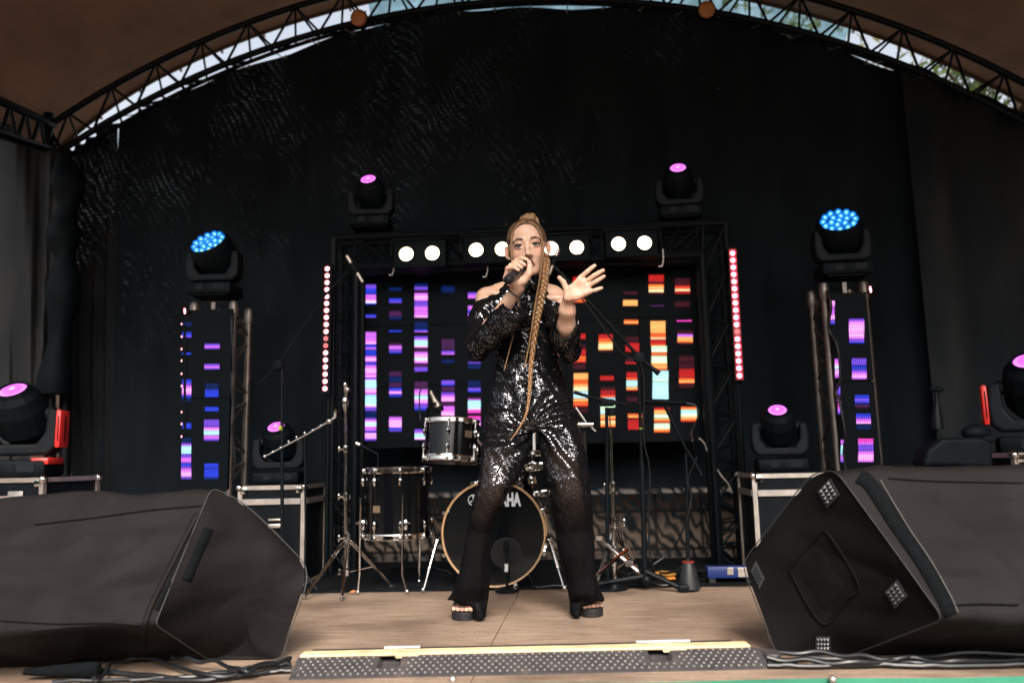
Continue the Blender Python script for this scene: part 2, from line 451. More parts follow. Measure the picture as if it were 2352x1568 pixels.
bm_ = mesh_cloth('mesh_backdrop', (0.0088, 0.0120, 0.0150), 0.045)
bx0 = P(262, 600, YB).x
cols = np.linspace(bx0, 3.25, 150)
rows = []
def foldy(x, z, seed=0): return 0.018 * math.sin(x * 9 + seed) + 0.03 * math.sin(x * 3.1 + 1.3 + seed) + 0.02 * math.sin(x * 21 + z * 1.2) * max(0, 1 - z / 4)
for k in range(40):
    row = []
    for x in cols:
        b = arc_x(arcB, x); zt = arcB[1] + arcB[2] * math.cos(b)
        z = -0.16 + (zt + 0.16) * k / 39
        row.append(Vector((x, YB + foldy(x, z), z)))
    rows.append(row)
mb = MB(); mb.grid(rows)
o = mb.build('mesh_backdrop', bm_, smooth=True); tag(o, 'huge black mesh backdrop curtain filling the arch behind the stage', 'backdrop curtain')
# rope ties along its top edge
mb = MB()
for i in range(4, 148, 6):
    p = rows[-1][i]; b = arc_x(arcL, p.x); q = on_arc(arcL, b, YA)
    mb.tube([p + Vector((0, 0, -0.03)), q], 0.0035, 5); mb.ball(p + Vector((0, -0.02, -0.02)), 0.012, 6)
mb.build('cable_tie', simple('tie_plastic', (0.25, 0.24, 0.22), 0.4), o, True)
# hem pole lines faintly seen across the curtain
# left strip of lighter curtain
lm = mesh_cloth('mesh_curtain_left', (0.014, 0.0155, 0.017), 0.07, False)
rows = []
for k in range(40):
    t = k / 39; row = []
    pl = spline([P(232, 1300, YB), P(172, 1050, YB), P(150, 800, YB), P(168, 560, YB), P(170, 380, YB)], 40)[k]
    pr = P(275, 1200 - 890 * t, YB)
    for i in range(26):
        u = i / 25; p = pl.lerp(Vector((pr.x, YB, pl.z)), u); xx_ = min(pr.x + 0.02, max(p.x, arcB[0] - arcB[2] * 0.97)); zt_ = arcB[1] + arcB[2] * math.cos(arc_x(arcB, xx_)) + 0.02; p.z = -0.15 + (zt_ + 0.15) * t; row.append(Vector((p.x, YB - 0.05 + 0.02 * math.sin(u * 26 + 1), p.z)))
    rows.append(row)
mb = MB(); mb.grid(rows); o = mb.build('mesh_curtain', lm, smooth=True); tag(o, 'narrow brownish mesh curtain with a slanted free edge left of the backdrop', 'curtain')
# right side curtain, grey daylight put into its paler colour
rm = NT('side_tarp'); v = rm.coord('Object', (1, 1, 0.25)); n = rm.noise(v, 2.6, 6, 0.6)
rm.set(color=rm.ramp(n.outputs[0], [(0.35, (0.012, 0.0165, 0.0215)), (0.52, (0.022, 0.027, 0.032)), (0.72, (0.044, 0.048, 0.050))]), rough=0.85, spec=0.15)
rows = []
for k in range(40):
    row = []
    for i in range(60):
        u = i / 59; x = 2.35 + 2.0 * u; y = YB - 0.10 - 0.9 * u * u
        b = arc_x(arcB, min(x, arcB[0] + arcB[2] * 0.95)); zt = arcB[1] + arcB[2] * math.cos(b) - 0.02
        z = -0.1 + (zt + 0.1) * k / 39
        row.append(Vector((x, y + 0.022 * math.sin(x * 17) + 0.03 * math.sin(x * 6.3 + 2), z)))
    rows.append(row)
mb = MB(); mb.grid(rows); o = mb.build('side_curtain', rm.m, smooth=True); tag(o, 'grey brown side curtain hanging in loose folds at the right edge', 'curtain')

# left corner: tarpaulin, leg posts, tiled wall behind
tm = NT('grey_tarp'); v = tm.coord('Object', (1, 1, 0.5)); n = tm.noise(v, 3.0, 5)
tm.set(color=tm.ramp(n.outputs[0], [(0.35, (0.010, 0.012, 0.014)), (0.7, (0.026, 0.026, 0.026))]), rough=0.7, spec=0.25)
rows = []
topL = [(-420, 170), (22, 285), (60, 320), (100, 342), (140, 350)]
botL = [(-420, 1180), (20, 1080), (60, 1060), (100, 1010), (128, 950)]
for k in range(30):
    t = k / 29; row = []
    for i in range(40):
        u = i / 39 * 4; a = min(int(u), 3); q = u - a
        tx = topL[a][0] * (1 - q) + topL[a + 1][0] * q; ty = topL[a][1] * (1 - q) + topL[a + 1][1] * q
        bx = botL[a][0] * (1 - q) + botL[a + 1][0] * q; by = botL[a][1] * (1 - q) + botL[a + 1][1] * q
        x = tx * (1 - t) + bx * t; y = ty * (1 - t) + by * t
        row.append(P(x, y, 4.85 + 0.012 * math.sin(i * 0.9 + t * 5) + 0.03 * math.sin(i * 0.31 - t * 3) + 0.014 * math.sin(i * 0.75 + t * 4)))
    rows.append(row)
mb = MB(); mb.grid(rows); o = mb.build('tarpaulin', tm.m, smooth=True); tag(o, 'creased grey tarpaulin hanging under the roof edge at far left', 'tarpaulin')
leg = empty('steel_column', P(128, 1200, YA) * 1.0, 0, 'black steel leg post carrying the left foot of the arch', 'post')
leg.location.z = 0
for (xa, ya, xb, yb, r_, nm) in ((112, 262, 118, 1290, 0.035, 'post'), (152, 345, 150, 1290, 0.035, 'post')):
    a = P(xa, ya, YA + 0.02); b = P(xb, yb, YA + 0.02); b.z = 0.0
    mb = MB(); mb.tube([a - leg.location, b - leg.location], r_, 10); mb.build('post', M['black_metal'], leg, True)
mb = MB()
for k in range(9):
    a = P(112, 300 + k * 110, YA + 0.02); b = P(152, 355 + k * 110, YA + 0.02)
    if b.z < 0.03: break
    mb.tube([a - leg.location, b - leg.location], 0.014, 6)
mb.build('rung', M['black_metal'], leg, True)
# drape bunched round the leg
mb = MB(); pts = [P(150, 372, 4.8), P(158, 450, 4.8), P(146, 540, 4.8), P(150, 620, 4.8), P(138, 760, 4.8), P(122, 905, 4.8)]
mb.tube(spline(pts, 24), [0.06 + 0.045 * math.sin(i * 0.5) ** 2 for i in range(24)], 12)
o = mb.build('bunched_curtain', M['black_plastic'], smooth=True); tag(o, 'black curtain bunched and tied around the left arch post', 'curtain')

wm = NT('tiled_wall'); v = wm.coord('Object')
bt = wm.add("TexBrick"); bt.inputs['Scale'].default_value = 1.0; bt.inputs['Brick Width'].default_value = 0.32; bt.inputs['Row Height'].default_value = 0.26
bt.inputs['Mortar Size'].default_value = 0.012; bt.offset = 0.0
bt.inputs['Color1'].default_value = (0.56, 0.42, 0.32, 1); bt.inputs['Color2'].default_value = (0.62, 0.47, 0.36, 1); bt.inputs['Mortar'].default_value = (0.10, 0.075, 0.06, 1)
wm.l(wm.coord('Object', (1, 1, 1), (R(90), 0, 0)), bt.inputs['Vector']); wm.set(color=bt.outputs[0], rough=0.8)
mb = MB(); mb.box((-0.9, 5.86, -0.31), (9.0, 0.2, 1.38)); o = mb.build('low_wall', wm.m); tag(o, 'low beige block wall glimpsed through the netting behind the stage', 'wall')
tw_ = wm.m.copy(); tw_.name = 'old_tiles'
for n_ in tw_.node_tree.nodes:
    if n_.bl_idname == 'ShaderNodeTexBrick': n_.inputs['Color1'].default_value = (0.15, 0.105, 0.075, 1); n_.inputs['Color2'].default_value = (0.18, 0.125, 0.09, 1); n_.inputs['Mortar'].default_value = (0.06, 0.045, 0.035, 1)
M['truss_alu'] = simple('truss_aluminium', (0.17, 0.145, 0.13), 0.42, 0.8, 0.3, 10, 0.15)
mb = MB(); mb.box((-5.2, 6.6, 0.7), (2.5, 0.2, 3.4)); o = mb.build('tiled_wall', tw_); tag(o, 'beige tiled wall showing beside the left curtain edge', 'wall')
mb = MB(); mb.box((5.2, 5.96, -0.3), (3.0, 0.2, 1.3)); o = mb.build('low_wall', wm.m); tag(o, 'beige block wall behind the right side of the netting', 'wall')

# clear plastic rain sheet closing part of the gap
pm = NT('plastic_sheet'); v = pm.coord('Object', (1, 1, 1)); n = pm.noise(v, 3.5, 5, 0.65)
pm.set(color=pm.ramp(n.outputs[0], [(0.35, (0.10, 0.22, 0.25)), (0.7, (0.35, 0.50, 0.52))]), rough=0.3)
tr = pm.add("BsdfTransparent"); tr.inputs[0].default_value = (0.62, 0.88, 0.92, 1); tl = pm.add("BsdfTranslucent"); tl.inputs[0].default_value = (0.2, 0.42, 0.46, 1)
m1 = pm.add("MixShader"); m2_ = pm.add("MixShader"); m1.inputs[0].default_value = 0.5
pm.l(pm.b.outputs[0], m1.inputs[1]); pm.l(tl.outputs[0], m1.inputs[2])
pm.l(pm.ramp(n.outputs[0], [(0.40, (0.35, 0.35, 0.35)), (0.62, (0.8, 0.8, 0.8))]), m2_.inputs[0]); pm.l(m1.outputs[0], m2_.inputs[1]); pm.l(tr.outputs[0], m2_.inputs[2]); pm.l(m2_.outputs[0], pm.out.inputs[0])
rows = []
for k in range(5):
    row = []
    for i in range(90):
        b = arc_x(arcR, -1.35) + (arc_x(arcR, 2.15) - arc_x(arcR, -1.35)) * i / 89
        p = on_arc((arcR[0], arcR[1], arcR[2] + 0.05 - 0.14 * k), b, YR + 0.02 + 0.012 * math.sin(i * 0.8 + k))
        row.append(p)
    rows.append(row)
mb = MB(); mb.grid(rows); o = mb.build('plastic_sheet', pm.m, smooth=True); tag(o, 'crinkled clear plastic sheet closing the gap under the roof rim', 'plastic sheet')

# trees outside
def leaf_mat(name, c):
    t = NT(name); g = t.add("ObjectInfo"); v = t.coord('Object'); n = t.noise(v, 2.2, 4)
    t.set(color=t.ramp(n.outputs[0], [(0.3, tuple(x * 0.55 for x in c)), (0.7, tuple(min(1, x * 1.5) for x in c))]), rough=0.6)
    tl = t.add("BsdfTranslucent"); tl.inputs[0].default_value = (c[0] * 2.2, c[1] * 2.2, c[2] * 1.2, 1); ms = t.add("MixShader"); ms.inputs[0].default_value = 0.4
    t.l(t.b.outputs[0], ms.inputs[1]); t.l(tl.outputs[0], ms.inputs[2]); t.l(ms.outputs[0], t.out.inputs[0]); return t.m
LM = [leaf_mat('leaf_green', (0.055, 0.085, 0.018)), leaf_mat('leaf_olive', (0.09, 0.085, 0.022)), leaf_mat('leaf_dry', (0.12, 0.07, 0.025))]
bark = simple('bark', (0.07, 0.05, 0.035), 0.9, 0, 0.3, 10, 0.5)
def tree(x, y, h, rad, nleaf, mat, label, seed, ls=0.10):
    rg = np.random.default_rng(seed); t = empty('broadleaf_tree', (x, y, -1.0), 0, label, 'tree', 'trees beyond the backdrop')
    mb = MB(); tips = []
    mb.tube([(0, 0, 0), (0.05, 0, h * 0.3), (-0.04, 0.05, h * 0.55), (0.05, 0, h * 0.9)], [0.17, 0.13, 0.09, 0.03], 8)
    for k in range(16):
        z0 = h * (0.3 + 0.55 * rg.random()); a = rg.random() * 6.28; L = rad * (0.5 + 0.5 * rg.random())
        e = Vector((math.cos(a) * L, math.sin(a) * L, z0 + L * 0.45)); mb.tube([(0, 0, z0), (e.x * 0.5, e.y * 0.5, z0 + L * 0.3), e], [0.05, 0.03, 0.012], 6); tips += [e, Vector((e.x * 0.55, e.y * 0.55, z0 + L * 0.32))]
    mb.build('trunk', bark, t, True)
    tips.append(Vector((0, 0, h * 0.95)))
    mb = MB()
    cl = []
    for tp in tips:
        for _ in range(3): cl.append((tp + Vector(rg.normal(0, rad * 0.16, 3)), rad * (0.16 + 0.16 * rg.random())))
    for i in range(nleaf):
        c, r_ = cl[int(rg.integers(len(cl)))]
        d = Vector(rg.normal(0, 1, 3)).normalized() * r_ * (0.5 + 0.6 * rg.random())
        p = c + d; a = Vector(rg.normal(0, 1, 3)).normalized() * ls * (0.6 + 0.6 * rg.random()); b = a.orthogonal().normalized() * ls * 0.45
        mb.addv([p - a, p + b * 1.0, p + a, p - b], [(0, 1, 2, 3)])
    mb.build('crown', mat, t)
    return t
tree(5.6, 9.5, 6.6, 2.3, 7000, LM[0], 'leafy green tree beyond the right end of the roof gap', 1)
tree(3.6, 10.5, 7.8, 2.2, 5500, LM[1], 'tall olive green tree seen through the gap right of the second round lamp', 2)
tree(1.2, 12.0, 8.4, 2.2, 4500, LM[0], 'green tree far behind the plastic sheet at the top of the arch', 3)
tree(-6.4, 11.0, 5.6, 1.5, 900, LM[2], 'thin dry tree with few leaves against the white sky at left', 4, 0.08)
tree(-4.6, 12.0, 6.6, 1.6, 1000, LM[1], 'sparse yellowing tree behind the left part of the arch truss', 5, 0.08)
# two round lamps on the arch
lm_ = NT('amber_lens'); lm_.set(color=(0.50, 0.20, 0.075), rough=0.45); lm_.bump(lm_.noise(lm_.coord(), 30, 2).outputs[0], 0.3, 0.003)
for i, (px_, py_) in enumerate(((827, 46), (1621, 27))):
    c = P(px_, py_, YA - 0.16)
    t = empty('round_lamp', c, 0, ('unlit amber round lamp hanging from the left half of the arch truss', 'unlit amber round lamp hanging from the right half of the arch truss')[i], 'lamp', 'round lamps on the arch')
    mb = MB(); mb.lathe([(0.045, 0), (0.052, -0.02), (0.052, -0.045), (0.046, -0.055), (0.03, -0.06)], (0, -0.0, 0), Vector((0, 1, 0.25)), 20); mb.build('lens', lm_.m, t, True)
    mb = MB(); mb.lathe([(0.056, -0.035), (0.058, 0.0), (0.05, 0.05), (0.03, 0.08)], (0, 0, 0), Vector((0, 1, 0.25)), 20); mb.build('housing', M['black_metal'], t, True)
    mb = MB(); mb.tube([(0, 0.05, 0.02), (0, 0.10, 0.08), (0, 0.14, 0.14)], 0.008, 6); mb.build('bracket', M['black_metal'], t, True)
# ------------------------------------------------------------------ LED screens
def led_mat(name, pitch):
    t = NT(name); at = t.add("Attribute"); at.attribute_name = 'led'
    c = t.add("TexCoord"); sp = t.add("SeparateXYZ"); t.l(c.outputs['Object'], sp.inputs[0])
    def cell(o): return t.math('PINGPONG', o, pitch / 2)
    gx = t.math('SMOOTH_MIN', t.math('MULTIPLY', cell(sp.outputs[0]), 4.0 / pitch), 1.0, 0.3)
    gz = t.math('SMOOTH_MIN', t.math('MULTIPLY', cell(sp.outputs[2]), 4.0 / pitch), 1.0, 0.3)
    n = t.noise(t.coord('Object', (0.4, 1, 60)), 1.6, 2)
    k = t.math('MULTIPLY', t.math('MULTIPLY', gx, gz), t.math('MULTIPLY_ADD', n.outputs[0], 1.1, 0.5))
    t.set(color=(0.002, 0.004, 0.006), rough=0.6, spec=0.08, ecol=at.outputs['Color'], emis=t.math('MULTIPLY', k, 1.45)); return t.m
M['led'] = led_mat('led_pixels', 0.009)
M['led_coarse'] = led_mat('led_pixels_coarse', 0.011)
LC = {'K': (0, 0, 0), 'b': (6, 26, 78), 'B': (36, 54, 190), 'V': (104, 66, 196), 'P': (196, 100, 226), 'I': (246, 158, 250), 'C': (168, 236, 246), 'W': (238, 236, 255),
      'r': (58, 16, 26), 'R': (172, 30, 30), 'O': (232, 96, 44), 'Y': (250, 166, 92), 'L': (255, 216, 160), 'G': (206, 240, 200), 'S': (176, 226, 242), 'w': (62, 24, 66), 'M': (214, 60, 170)}
def strip(mb, cols_, fx, fy, Y, xc, hw, bands):
    """bands: (y0, y1, 'codes') in zoom coordinates; colour runs through the codes; soft corners"""
    for (y0, y1, code) in bands:
        n = max(2, len(code) * 2 + 1); ys = [y0 + (y1 - y0) * i / (n - 1) for i in range(n)]
        o = len(mb.v); vs = []
        for j, y in enumerate(ys):
            for sx in (-1, -0.92, 0.92, 1):
                p = P(fx(xc + hw * sx, y), fy(xc + hw * sx, y), Y); vs.append(p)
                u = min(len(code) - 1, int((j / (n - 1)) * len(code) * 0.999))
                c = s2l(LC[code[u]])
                e = 0.55 if j in (0, n - 1) else 1.0
                if abs(sx) == 1: e *= 0.55
                cols_.append((c[0] * e, c[1] * e, c[2] * e, 1))
        fs = []
        for j in range(n - 1):
            for i in range(3): fs.append((j * 4 + i, j * 4 + i + 1, (j + 1) * 4 + i + 1, (j + 1) * 4 + i))
        mb.addv(vs, fs)
def led_build(mb, cols_, name, mat, parent, org):
    o = mb.build(name, mat, parent)
    me = o.data; a = me.color_attributes.new('led', 'FLOAT_COLOR', 'POINT')
    a.data.foreach_set('color', np.array(cols_, dtype=np.float32).ravel())
    # object coordinates measured from the thing
    return o
ZA = (lambda x, y: (1400 + x / 2.239) * 0.57422, lambda x, y: (1080 + y / 2.239) * 0.57422)
ZB = (lambda x, y: (2260 + x / 2.239) * 0.57422, lambda x, y: (1080 + y / 2.239) * 0.57422)
YS_ = 4.85
scr = empty('video_wall', P(1210, 1030, YS_), 0, 'big black video wall showing violet bars at left and orange bars at right', 'video screen')
SL = scr.location
led = simple('led_black', (0.0020, 0.0042, 0.0062), 0.6, 0, 0.15, 2, 0, 0.08)
tl_ = P(800, 612, YS_); br_ = P(1655, 1012, YS_); bl_ = P(800, 1030, YS_); tr_ = P(1630, 590, YS_)
x0, x1 = tl_.x, br_.x; z1 = (tl_.z + tr_.z) / 2; z0 = (bl_.z + br_.z) / 2
nx, nz = 5, 3
mb = MB()
for i in range(nx):
    for k in range(nz):
        cx = x0 + (x1 - x0) * (i + 0.5) / nx; cz = z0 + (z1 - z0) * (k + 0.5) / nz
        mb.box(Vector((cx, YS_ + 0.045, cz)) - SL, ((x1 - x0) / nx - 0.003, 0.08, (z1 - z0) / nz - 0.003))
mb.build('cabinet', led, scr)
mb = MB(); cc = []
H = 62
strip(mb, cc, *ZA, YS_, 172, 63, [(128, 215, 'VBB'), (217, 262, 'PP'), (262, 298, 'IW'), (298, 310, 'B'), (398, 426, 'BV'), (553, 665, 'PPPI'), (665, 710, 'BP'), (710, 766, 'BBB'), (768, 822, 'PIIP'), (822, 850, 'BV'), (850, 960, 'PIIPI'), (960, 982, 'VP'), (982, 1060, 'CCCC'), (1060, 1098, 'III'), (1098, 1116, 'P'), (1116, 1228, 'CCCCI'), (1228, 1262, 'VV'), (1262, 1318, 'b'), (1320, 1345, 'VP'), (1345, 1405, 'ICCI'), (1405, 1455, 'PB'), (1455, 1508, 'III'), (1508, 1526, 'V')])
strip(mb, cc, *ZA, YS_, 407, 57, [(155, 190, 'b'), (252, 295, 'BV'), (365, 418, 'ww'), (418, 445, 'b'), (537, 554, 'B'), (652, 712, 'wPP'), (712, 745, 'VB'), (905, 950, 'w'), (950, 1005, 'b'), (1005, 1050, 'w'), (1052, 1085, 'BV'), (1085, 1112, 'IP'), (1112, 1135, 'B'), (1312, 1408, 'PIII'), (1408, 1445, 'BV')])
strip(mb, cc, *ZA, YS_, 637, 59, [(118, 195, 'bVw'), (203, 278, 'PIIP'), (278, 322, 'VV'), (322, 425, 'PPPI'), (455, 530, 'b'), (530, 555, 'BP'), (590, 628, 'VP'), (628, 694, 'CCI'), (694, 730, 'w'), (730, 836, 'PIICIP'), (842, 908, 'wVV'), (995, 1065, 'ww'), (1065, 1120, 'PI'), (1120, 1200, 'CIP'), (1200, 1255, 'VB'), (1420, 1460, 'VP'), (1460, 1518, 'CCI')])
strip(mb, cc, *ZA, YS_, 877, 59, [(140, 205, 'b'), (615, 715, 'www'), (718, 756, 'VP'), (800, 835, 'b'), (985, 1035, 'VVB'), (1040, 1090, 'w'), (1092, 1175, 'VPII'), (1175, 1215, 'w'), (1215, 1340, 'PPIII')])
strip(mb, cc, *ZA, YS_, 1113, 58, [(198, 255, 'VPP'), (318, 412, 'PBP'), (515, 548, 'VB'), (615, 690, 'Vw'), (822, 836, 'V'), (840, 885, 'bb'), (985, 1050, 'b'), (1052, 1095, 'VB'), (1135, 1165, 'wP'), (1165, 1255, 'CCCI'), (1255, 1290, 'Mw'), (1305, 1395, 'MPII')])
strip(mb, cc, *ZB, YS_, 128, 58, [(60, 130, 'RO'), (250, 300, 'OOr'), (568, 620, 'RR'), (665, 705, 'r'), (705, 765, 'RR'), (767, 830, 'OOR'), (830, 890, 'r')])
strip(mb, cc, *ZB, YS_, 141, 65, [(920, 995, 'YYO'), (995, 1040, 'OY'), (1040, 1080, 'LL'), (1080, 1150, 'SSS'), (1150, 1185, 'YO'), (1185, 1222, 'OR'), (1230, 1280, 'r')])
strip(mb, cc, *ZB, YS_, 364, 64, [(572, 640, 'RO'), (640, 716, 'YLLY'), (716, 735, 'r')])
strip(mb, cc, *ZB, YS_, 376, 63, [(945, 988, 'RR')])
strip(mb, cc, *ZB, YS_, 384, 66, [(1042, 1100, 'rR'), (1100, 1140, 'RO'), (1140, 1190, 'SC'), (1190, 1290, 'GGC'), (1290, 1345, 'YO'), (1345, 1405, 'LYO')])
strip(mb, cc, *ZB, YS_, 586, 66, [(190, 222, 'r'), (265, 322, 'YYY')])
strip(mb, cc, *ZB, YS_, 593, 65, [(443, 484, 'OYO')])
strip(mb, cc, *ZB, YS_, 603, 62, [(595, 645, 'r'), (650, 732, 'RRR'), (792, 842, 'rR')])
strip(mb, cc, *ZB, YS_, 612, 62, [(912, 985, 'RRO'), (985, 1045, 'CSS'), (1045, 1082, 'YR'), (1130, 1180, 'r')])
strip(mb, cc, *ZB, YS_, 628, 64, [(1285, 1325, 'OYO'), (1335, 1430, 'RRR')])
strip(mb, cc, *ZB, YS_, 817, 68, [(40, 125, 'RRr'), (125, 170, 'OYY'), (170, 200, 'LL'), (200, 220, 'r')])
strip(mb, cc, *ZB, YS_, 826, 63, [(312, 328, 'w')])
strip(mb, cc, *ZB, YS_, 833, 68, [(453, 580, 'YYYYO'), (580, 620, 'OL'), (620, 678, 'RRO')])
strip(mb, cc, *ZB, YS_, 843, 70, [(678, 735, 'GGG'), (735, 765, 'O'), (765, 850, 'GGY'), (850, 895, 'YO')])
strip(mb, cc, *ZB, YS_, 855, 72, [(897, 1000, 'SSSG'), (1000, 1158, 'SSSSS')])
strip(mb, cc, *ZB, YS_, 868, 70, [(1228, 1290, 'RYY'), (1290, 1325, 'GG'), (1325, 1370, 'YOR'), (1370, 1435, 'GGY'), (1435, 1453, 'O')])
strip(mb, cc, *ZB, YS_, 1052, 68, [(70, 135, 'r'), (135, 168, 'RO'), (168, 190, 'L'), (190, 212, 'R'), (280, 330, 'r')])
strip(mb, cc, *ZB, YS_, 1068, 69, [(447, 463, 'M')])
strip(mb, cc, *ZB, YS_, 1076, 70, [(540, 572, 'r'), (572, 650, 'PYYO'), (650, 665, 'r')])
strip(mb, cc, *ZB, YS_, 1090, 69, [(765, 830, 'r'), (830, 880, 'r'), (880, 965, 'RR'), (965, 1015, 'OYO'), (1015, 1055, 'r')])
strip(mb, cc, *ZB, YS_, 1110, 72, [(1222, 1250, 'OY'), (1250, 1320, 'CGL'), (1320, 1358, 'YOR')])
mb.v = [tuple(Vector(p) - SL + Vector((0, -0.0, 0))) for p in mb.v]
led_build(mb, cc, 'display', M['led'], scr, SL)

# narrow side screens strapped to truss towers
ZC = (lambda x, y: (700 + x / 1.889) * 0.57422, lambda x, y: (1150 + y / 1.889) * 0.57422)
ZD = (lambda x, y: (3250 + x / 1.96) * 0.57422, lambda x, y: (1100 + y / 1.96) * 0.57422)
YT = 4.30
def tower(px0, px1, pyt, pyb, xl_, xr_, side, lab):
    """truss tower of four bright aluminium chords"""
    a = P((px0 + px1) / 2, 1250, YT + 0.16); t = empty('truss_tower', (a.x, YT + 0.16, 0.0), 0, lab, 'truss tower', 'aluminium truss towers with narrow screens')
    top = P(px0, pyt, YT).z; wdt = 0.22
    xa = P(px0, pyt + 20, YT + 0.05).x; xb = P(px1, pyt + 20, YT + 0.05).x
    wdt = xb - xa; cx = (xa + xb) / 2 - a.x
    for sx in (-1, 1):
        for sy in (-1, 1):
            m = MB(); m.tube([(cx + sx * wdt / 2, sy * 0.11, 0), (cx + sx * wdt / 2, sy * 0.11, top)], 0.020, 12); m.lathe([(0.026, -0.02), (0.028, 0.0), (0.028, 0.05), (0.022, 0.07)], (cx + sx * wdt / 2, sy * 0.11, top - 0.05), (0, 0, 1), 12)
            m.build('chord', M['truss_alu'], t, True)
    m = MB(); n = 9
    for k in range(n):
        z0_, z1_ = top * k / n, top * (k + 1) / n; s = 1 if k % 2 else -1
        for sx in (-1, 1): m.tube([(cx + sx * wdt / 2, -0.11 * s, z0_ + 0.02), (cx + sx * wdt / 2, 0.11 * s, z1_ - 0.02)], 0.008, 6)
        for sy in (-1, 1): m.tube([(cx - wdt / 2 * s, sy * 0.11, z0_ + 0.02), (cx + wdt / 2 * s, sy * 0.11, z1_ - 0.02)], 0.008, 6)
    for zz in (top - 0.055, top - 0.11):
        for sy in (-1, 1): m.tube([(cx - wdt / 2, sy * 0.11, zz), (cx + wdt / 2, sy * 0.11, zz)], 0.009, 6)
    m.build('brace', M['truss_alu'], t, True)
    m = MB(); m.box((cx + 0.0, -0.12, top - 0.04), (0.022, 0.012, 0.12)); m.tube([(cx + 0.03, -0.11, top - 0.02), (cx + 0.03, -0.11, top - 0.10)], 0.012, 8); m.build('bracket', M['truss_alu'], t, True)
    return t, top
tw1, top1 = tower(447, 537, 700, 1130, 0, 0, -1, 'aluminium truss tower left of the drums, carrying a narrow violet screen')
tw2, top2 = tower(1893, 1985, 655, 1100, 0, 0, 1, 'aluminium truss tower right of the drums, carrying a narrow violet screen')
def side_screen(pts, strips_, Z, lab):
    # pts: px corners top-left, top-right, bottom-right, bottom-left
    c = [P(x, y, YT) for x, y in pts]; xa = (c[0].x + c[3].x) / 2; xb = (c[1].x + c[2].x) / 2; za = (c[2].z + c[3].z) / 2; zb = (c[0].z + c[1].z) / 2
    t = empty('led_column', ((xa + xb) / 2, YT, za), 0, lab, 'led screen', 'narrow screens hanging on the truss towers')
    m = MB(); n = 2
    for k in range(n): m.box((0, 0.03, (zb - za) * (k + 0.5) / n), (xb - xa, 0.05, (zb - za) / n - 0.004))
    m.build('cabinet', led, t)
    m = MB(); cc_ = []
    for (xc, hw, bands) in strips_: strip(m, cc_, *Z, YT, xc, hw, bands)
    m.v = [tuple(Vector(p) - t.location) for p in m.v]
    led_build(m, cc_, 'display', M['led_coarse'], t, t.location)
    return t
side_screen([(414, 713), (527, 706), (527, 1125), (413, 1125)],
    [(90, 36, [(262, 295, 'b'), (335, 378, 'BV')]), (88, 35, [(490, 508, 'B'), (692, 735, 'BV'), (735, 812, 'PIIP'), (812, 832, 'B'), (832, 862, 'b'), (1020, 1066, 'BB'), (1135, 1170, 'b')]), (85, 38, [(1172, 1195, 'VP'), (1195, 1255, 'CC'), (1255, 1322, 'VPP'), (1322, 1360, 'BV'), (1360, 1428, 'PII'), (1428, 1446, 'V')]),
     (280, 58, [(422, 464, 'VPV'), (575, 618, 'VPV')]), (278, 52, [(722, 768, 'b'), (768, 830, 'BB'), (898, 936, 'BB')]), (276, 57, [(996, 1050, 'VV'), (1050, 1078, 'PI'), (1078, 1112, 'CC'), (1112, 1156, 'PV')]), (275, 54, [(1325, 1362, 'BB'), (1362, 1455, 'BBb')])], ZC,
    'tall narrow black screen with violet bars on the left truss tower')
side_screen([(1901, 676), (1985, 666), (2030, 1075), (1940, 1095)],
    [(157, 17, [(198, 260, 'IP'), (260, 350, 'PI'), (350, 385, 'VB')]), (190, 15, [(655, 735, 'PIC'), (735, 805, 'IP')]), (203, 14, [(855, 940, 'VV'), (940, 990, 'wP')]), (212, 15, [(990, 1090, 'MPV')]), (236, 15, [(1290, 1330, 'P'), (1330, 1410, 'CC'), (1410, 1468, 'PV')]),
     (346, 60, [(342, 385, 'VPI'), (385, 450, 'III'), (450, 505, 'IP'), (505, 535, 'VB')]), (366, 58, [(650, 708, 'VV'), (712, 738, 'B'), (738, 815, 'VPIP')]), (388, 56, [(938, 1006, 'BVB'), (1010, 1040, 'w')]), (400, 58, [(1085, 1125, 'BV'), (1125, 1166, 'PI'), (1170, 1210, 'b')]), (418, 60, [(1278, 1330, 'MP'), (1330, 1376, 'VV'), (1376, 1466, 'PIIP')])], ZD,
    'tall narrow black screen with pink bars on the right truss tower')
# cable on each tower
def cable(pts, r, name, lab, n=60, mat=None, cat='cable', group=None, smoothpts=True):
    m = MB(); m.tube(spline(pts, n) if smoothpts else pts, r, 7)
    o = m.build(name, mat or M['cable'], smooth=True); tag(o, lab, cat, group); return o
cable([P(1898, 668, YT), P(1909, 700, YT - .03), P(1903, 745, YT), P(1908, 765, YT), P(1925, 800, YT - .03), P(1930, 870, YT - .02), P(1920, 900, YT), P(1930, 930, YT - .02), P(1942, 1000, YT - .03), P(1938, 1040, YT), P(1945, 1090, YT)], 0.008, 'power_cable', 'thin cable tied down the bright chord of the right tower')
cable([P(538, 720, YT), P(532, 745, YT - .02), P(536, 840, YT - .02), P(531, 870, YT - .02), P(537, 960, YT - .02), P(532, 985, YT - .02), P(540, 1060, YT - .02), P(533, 1100, YT)], 0.006, 'power_cable', 'thin cable tied down the bright chord of the left tower')

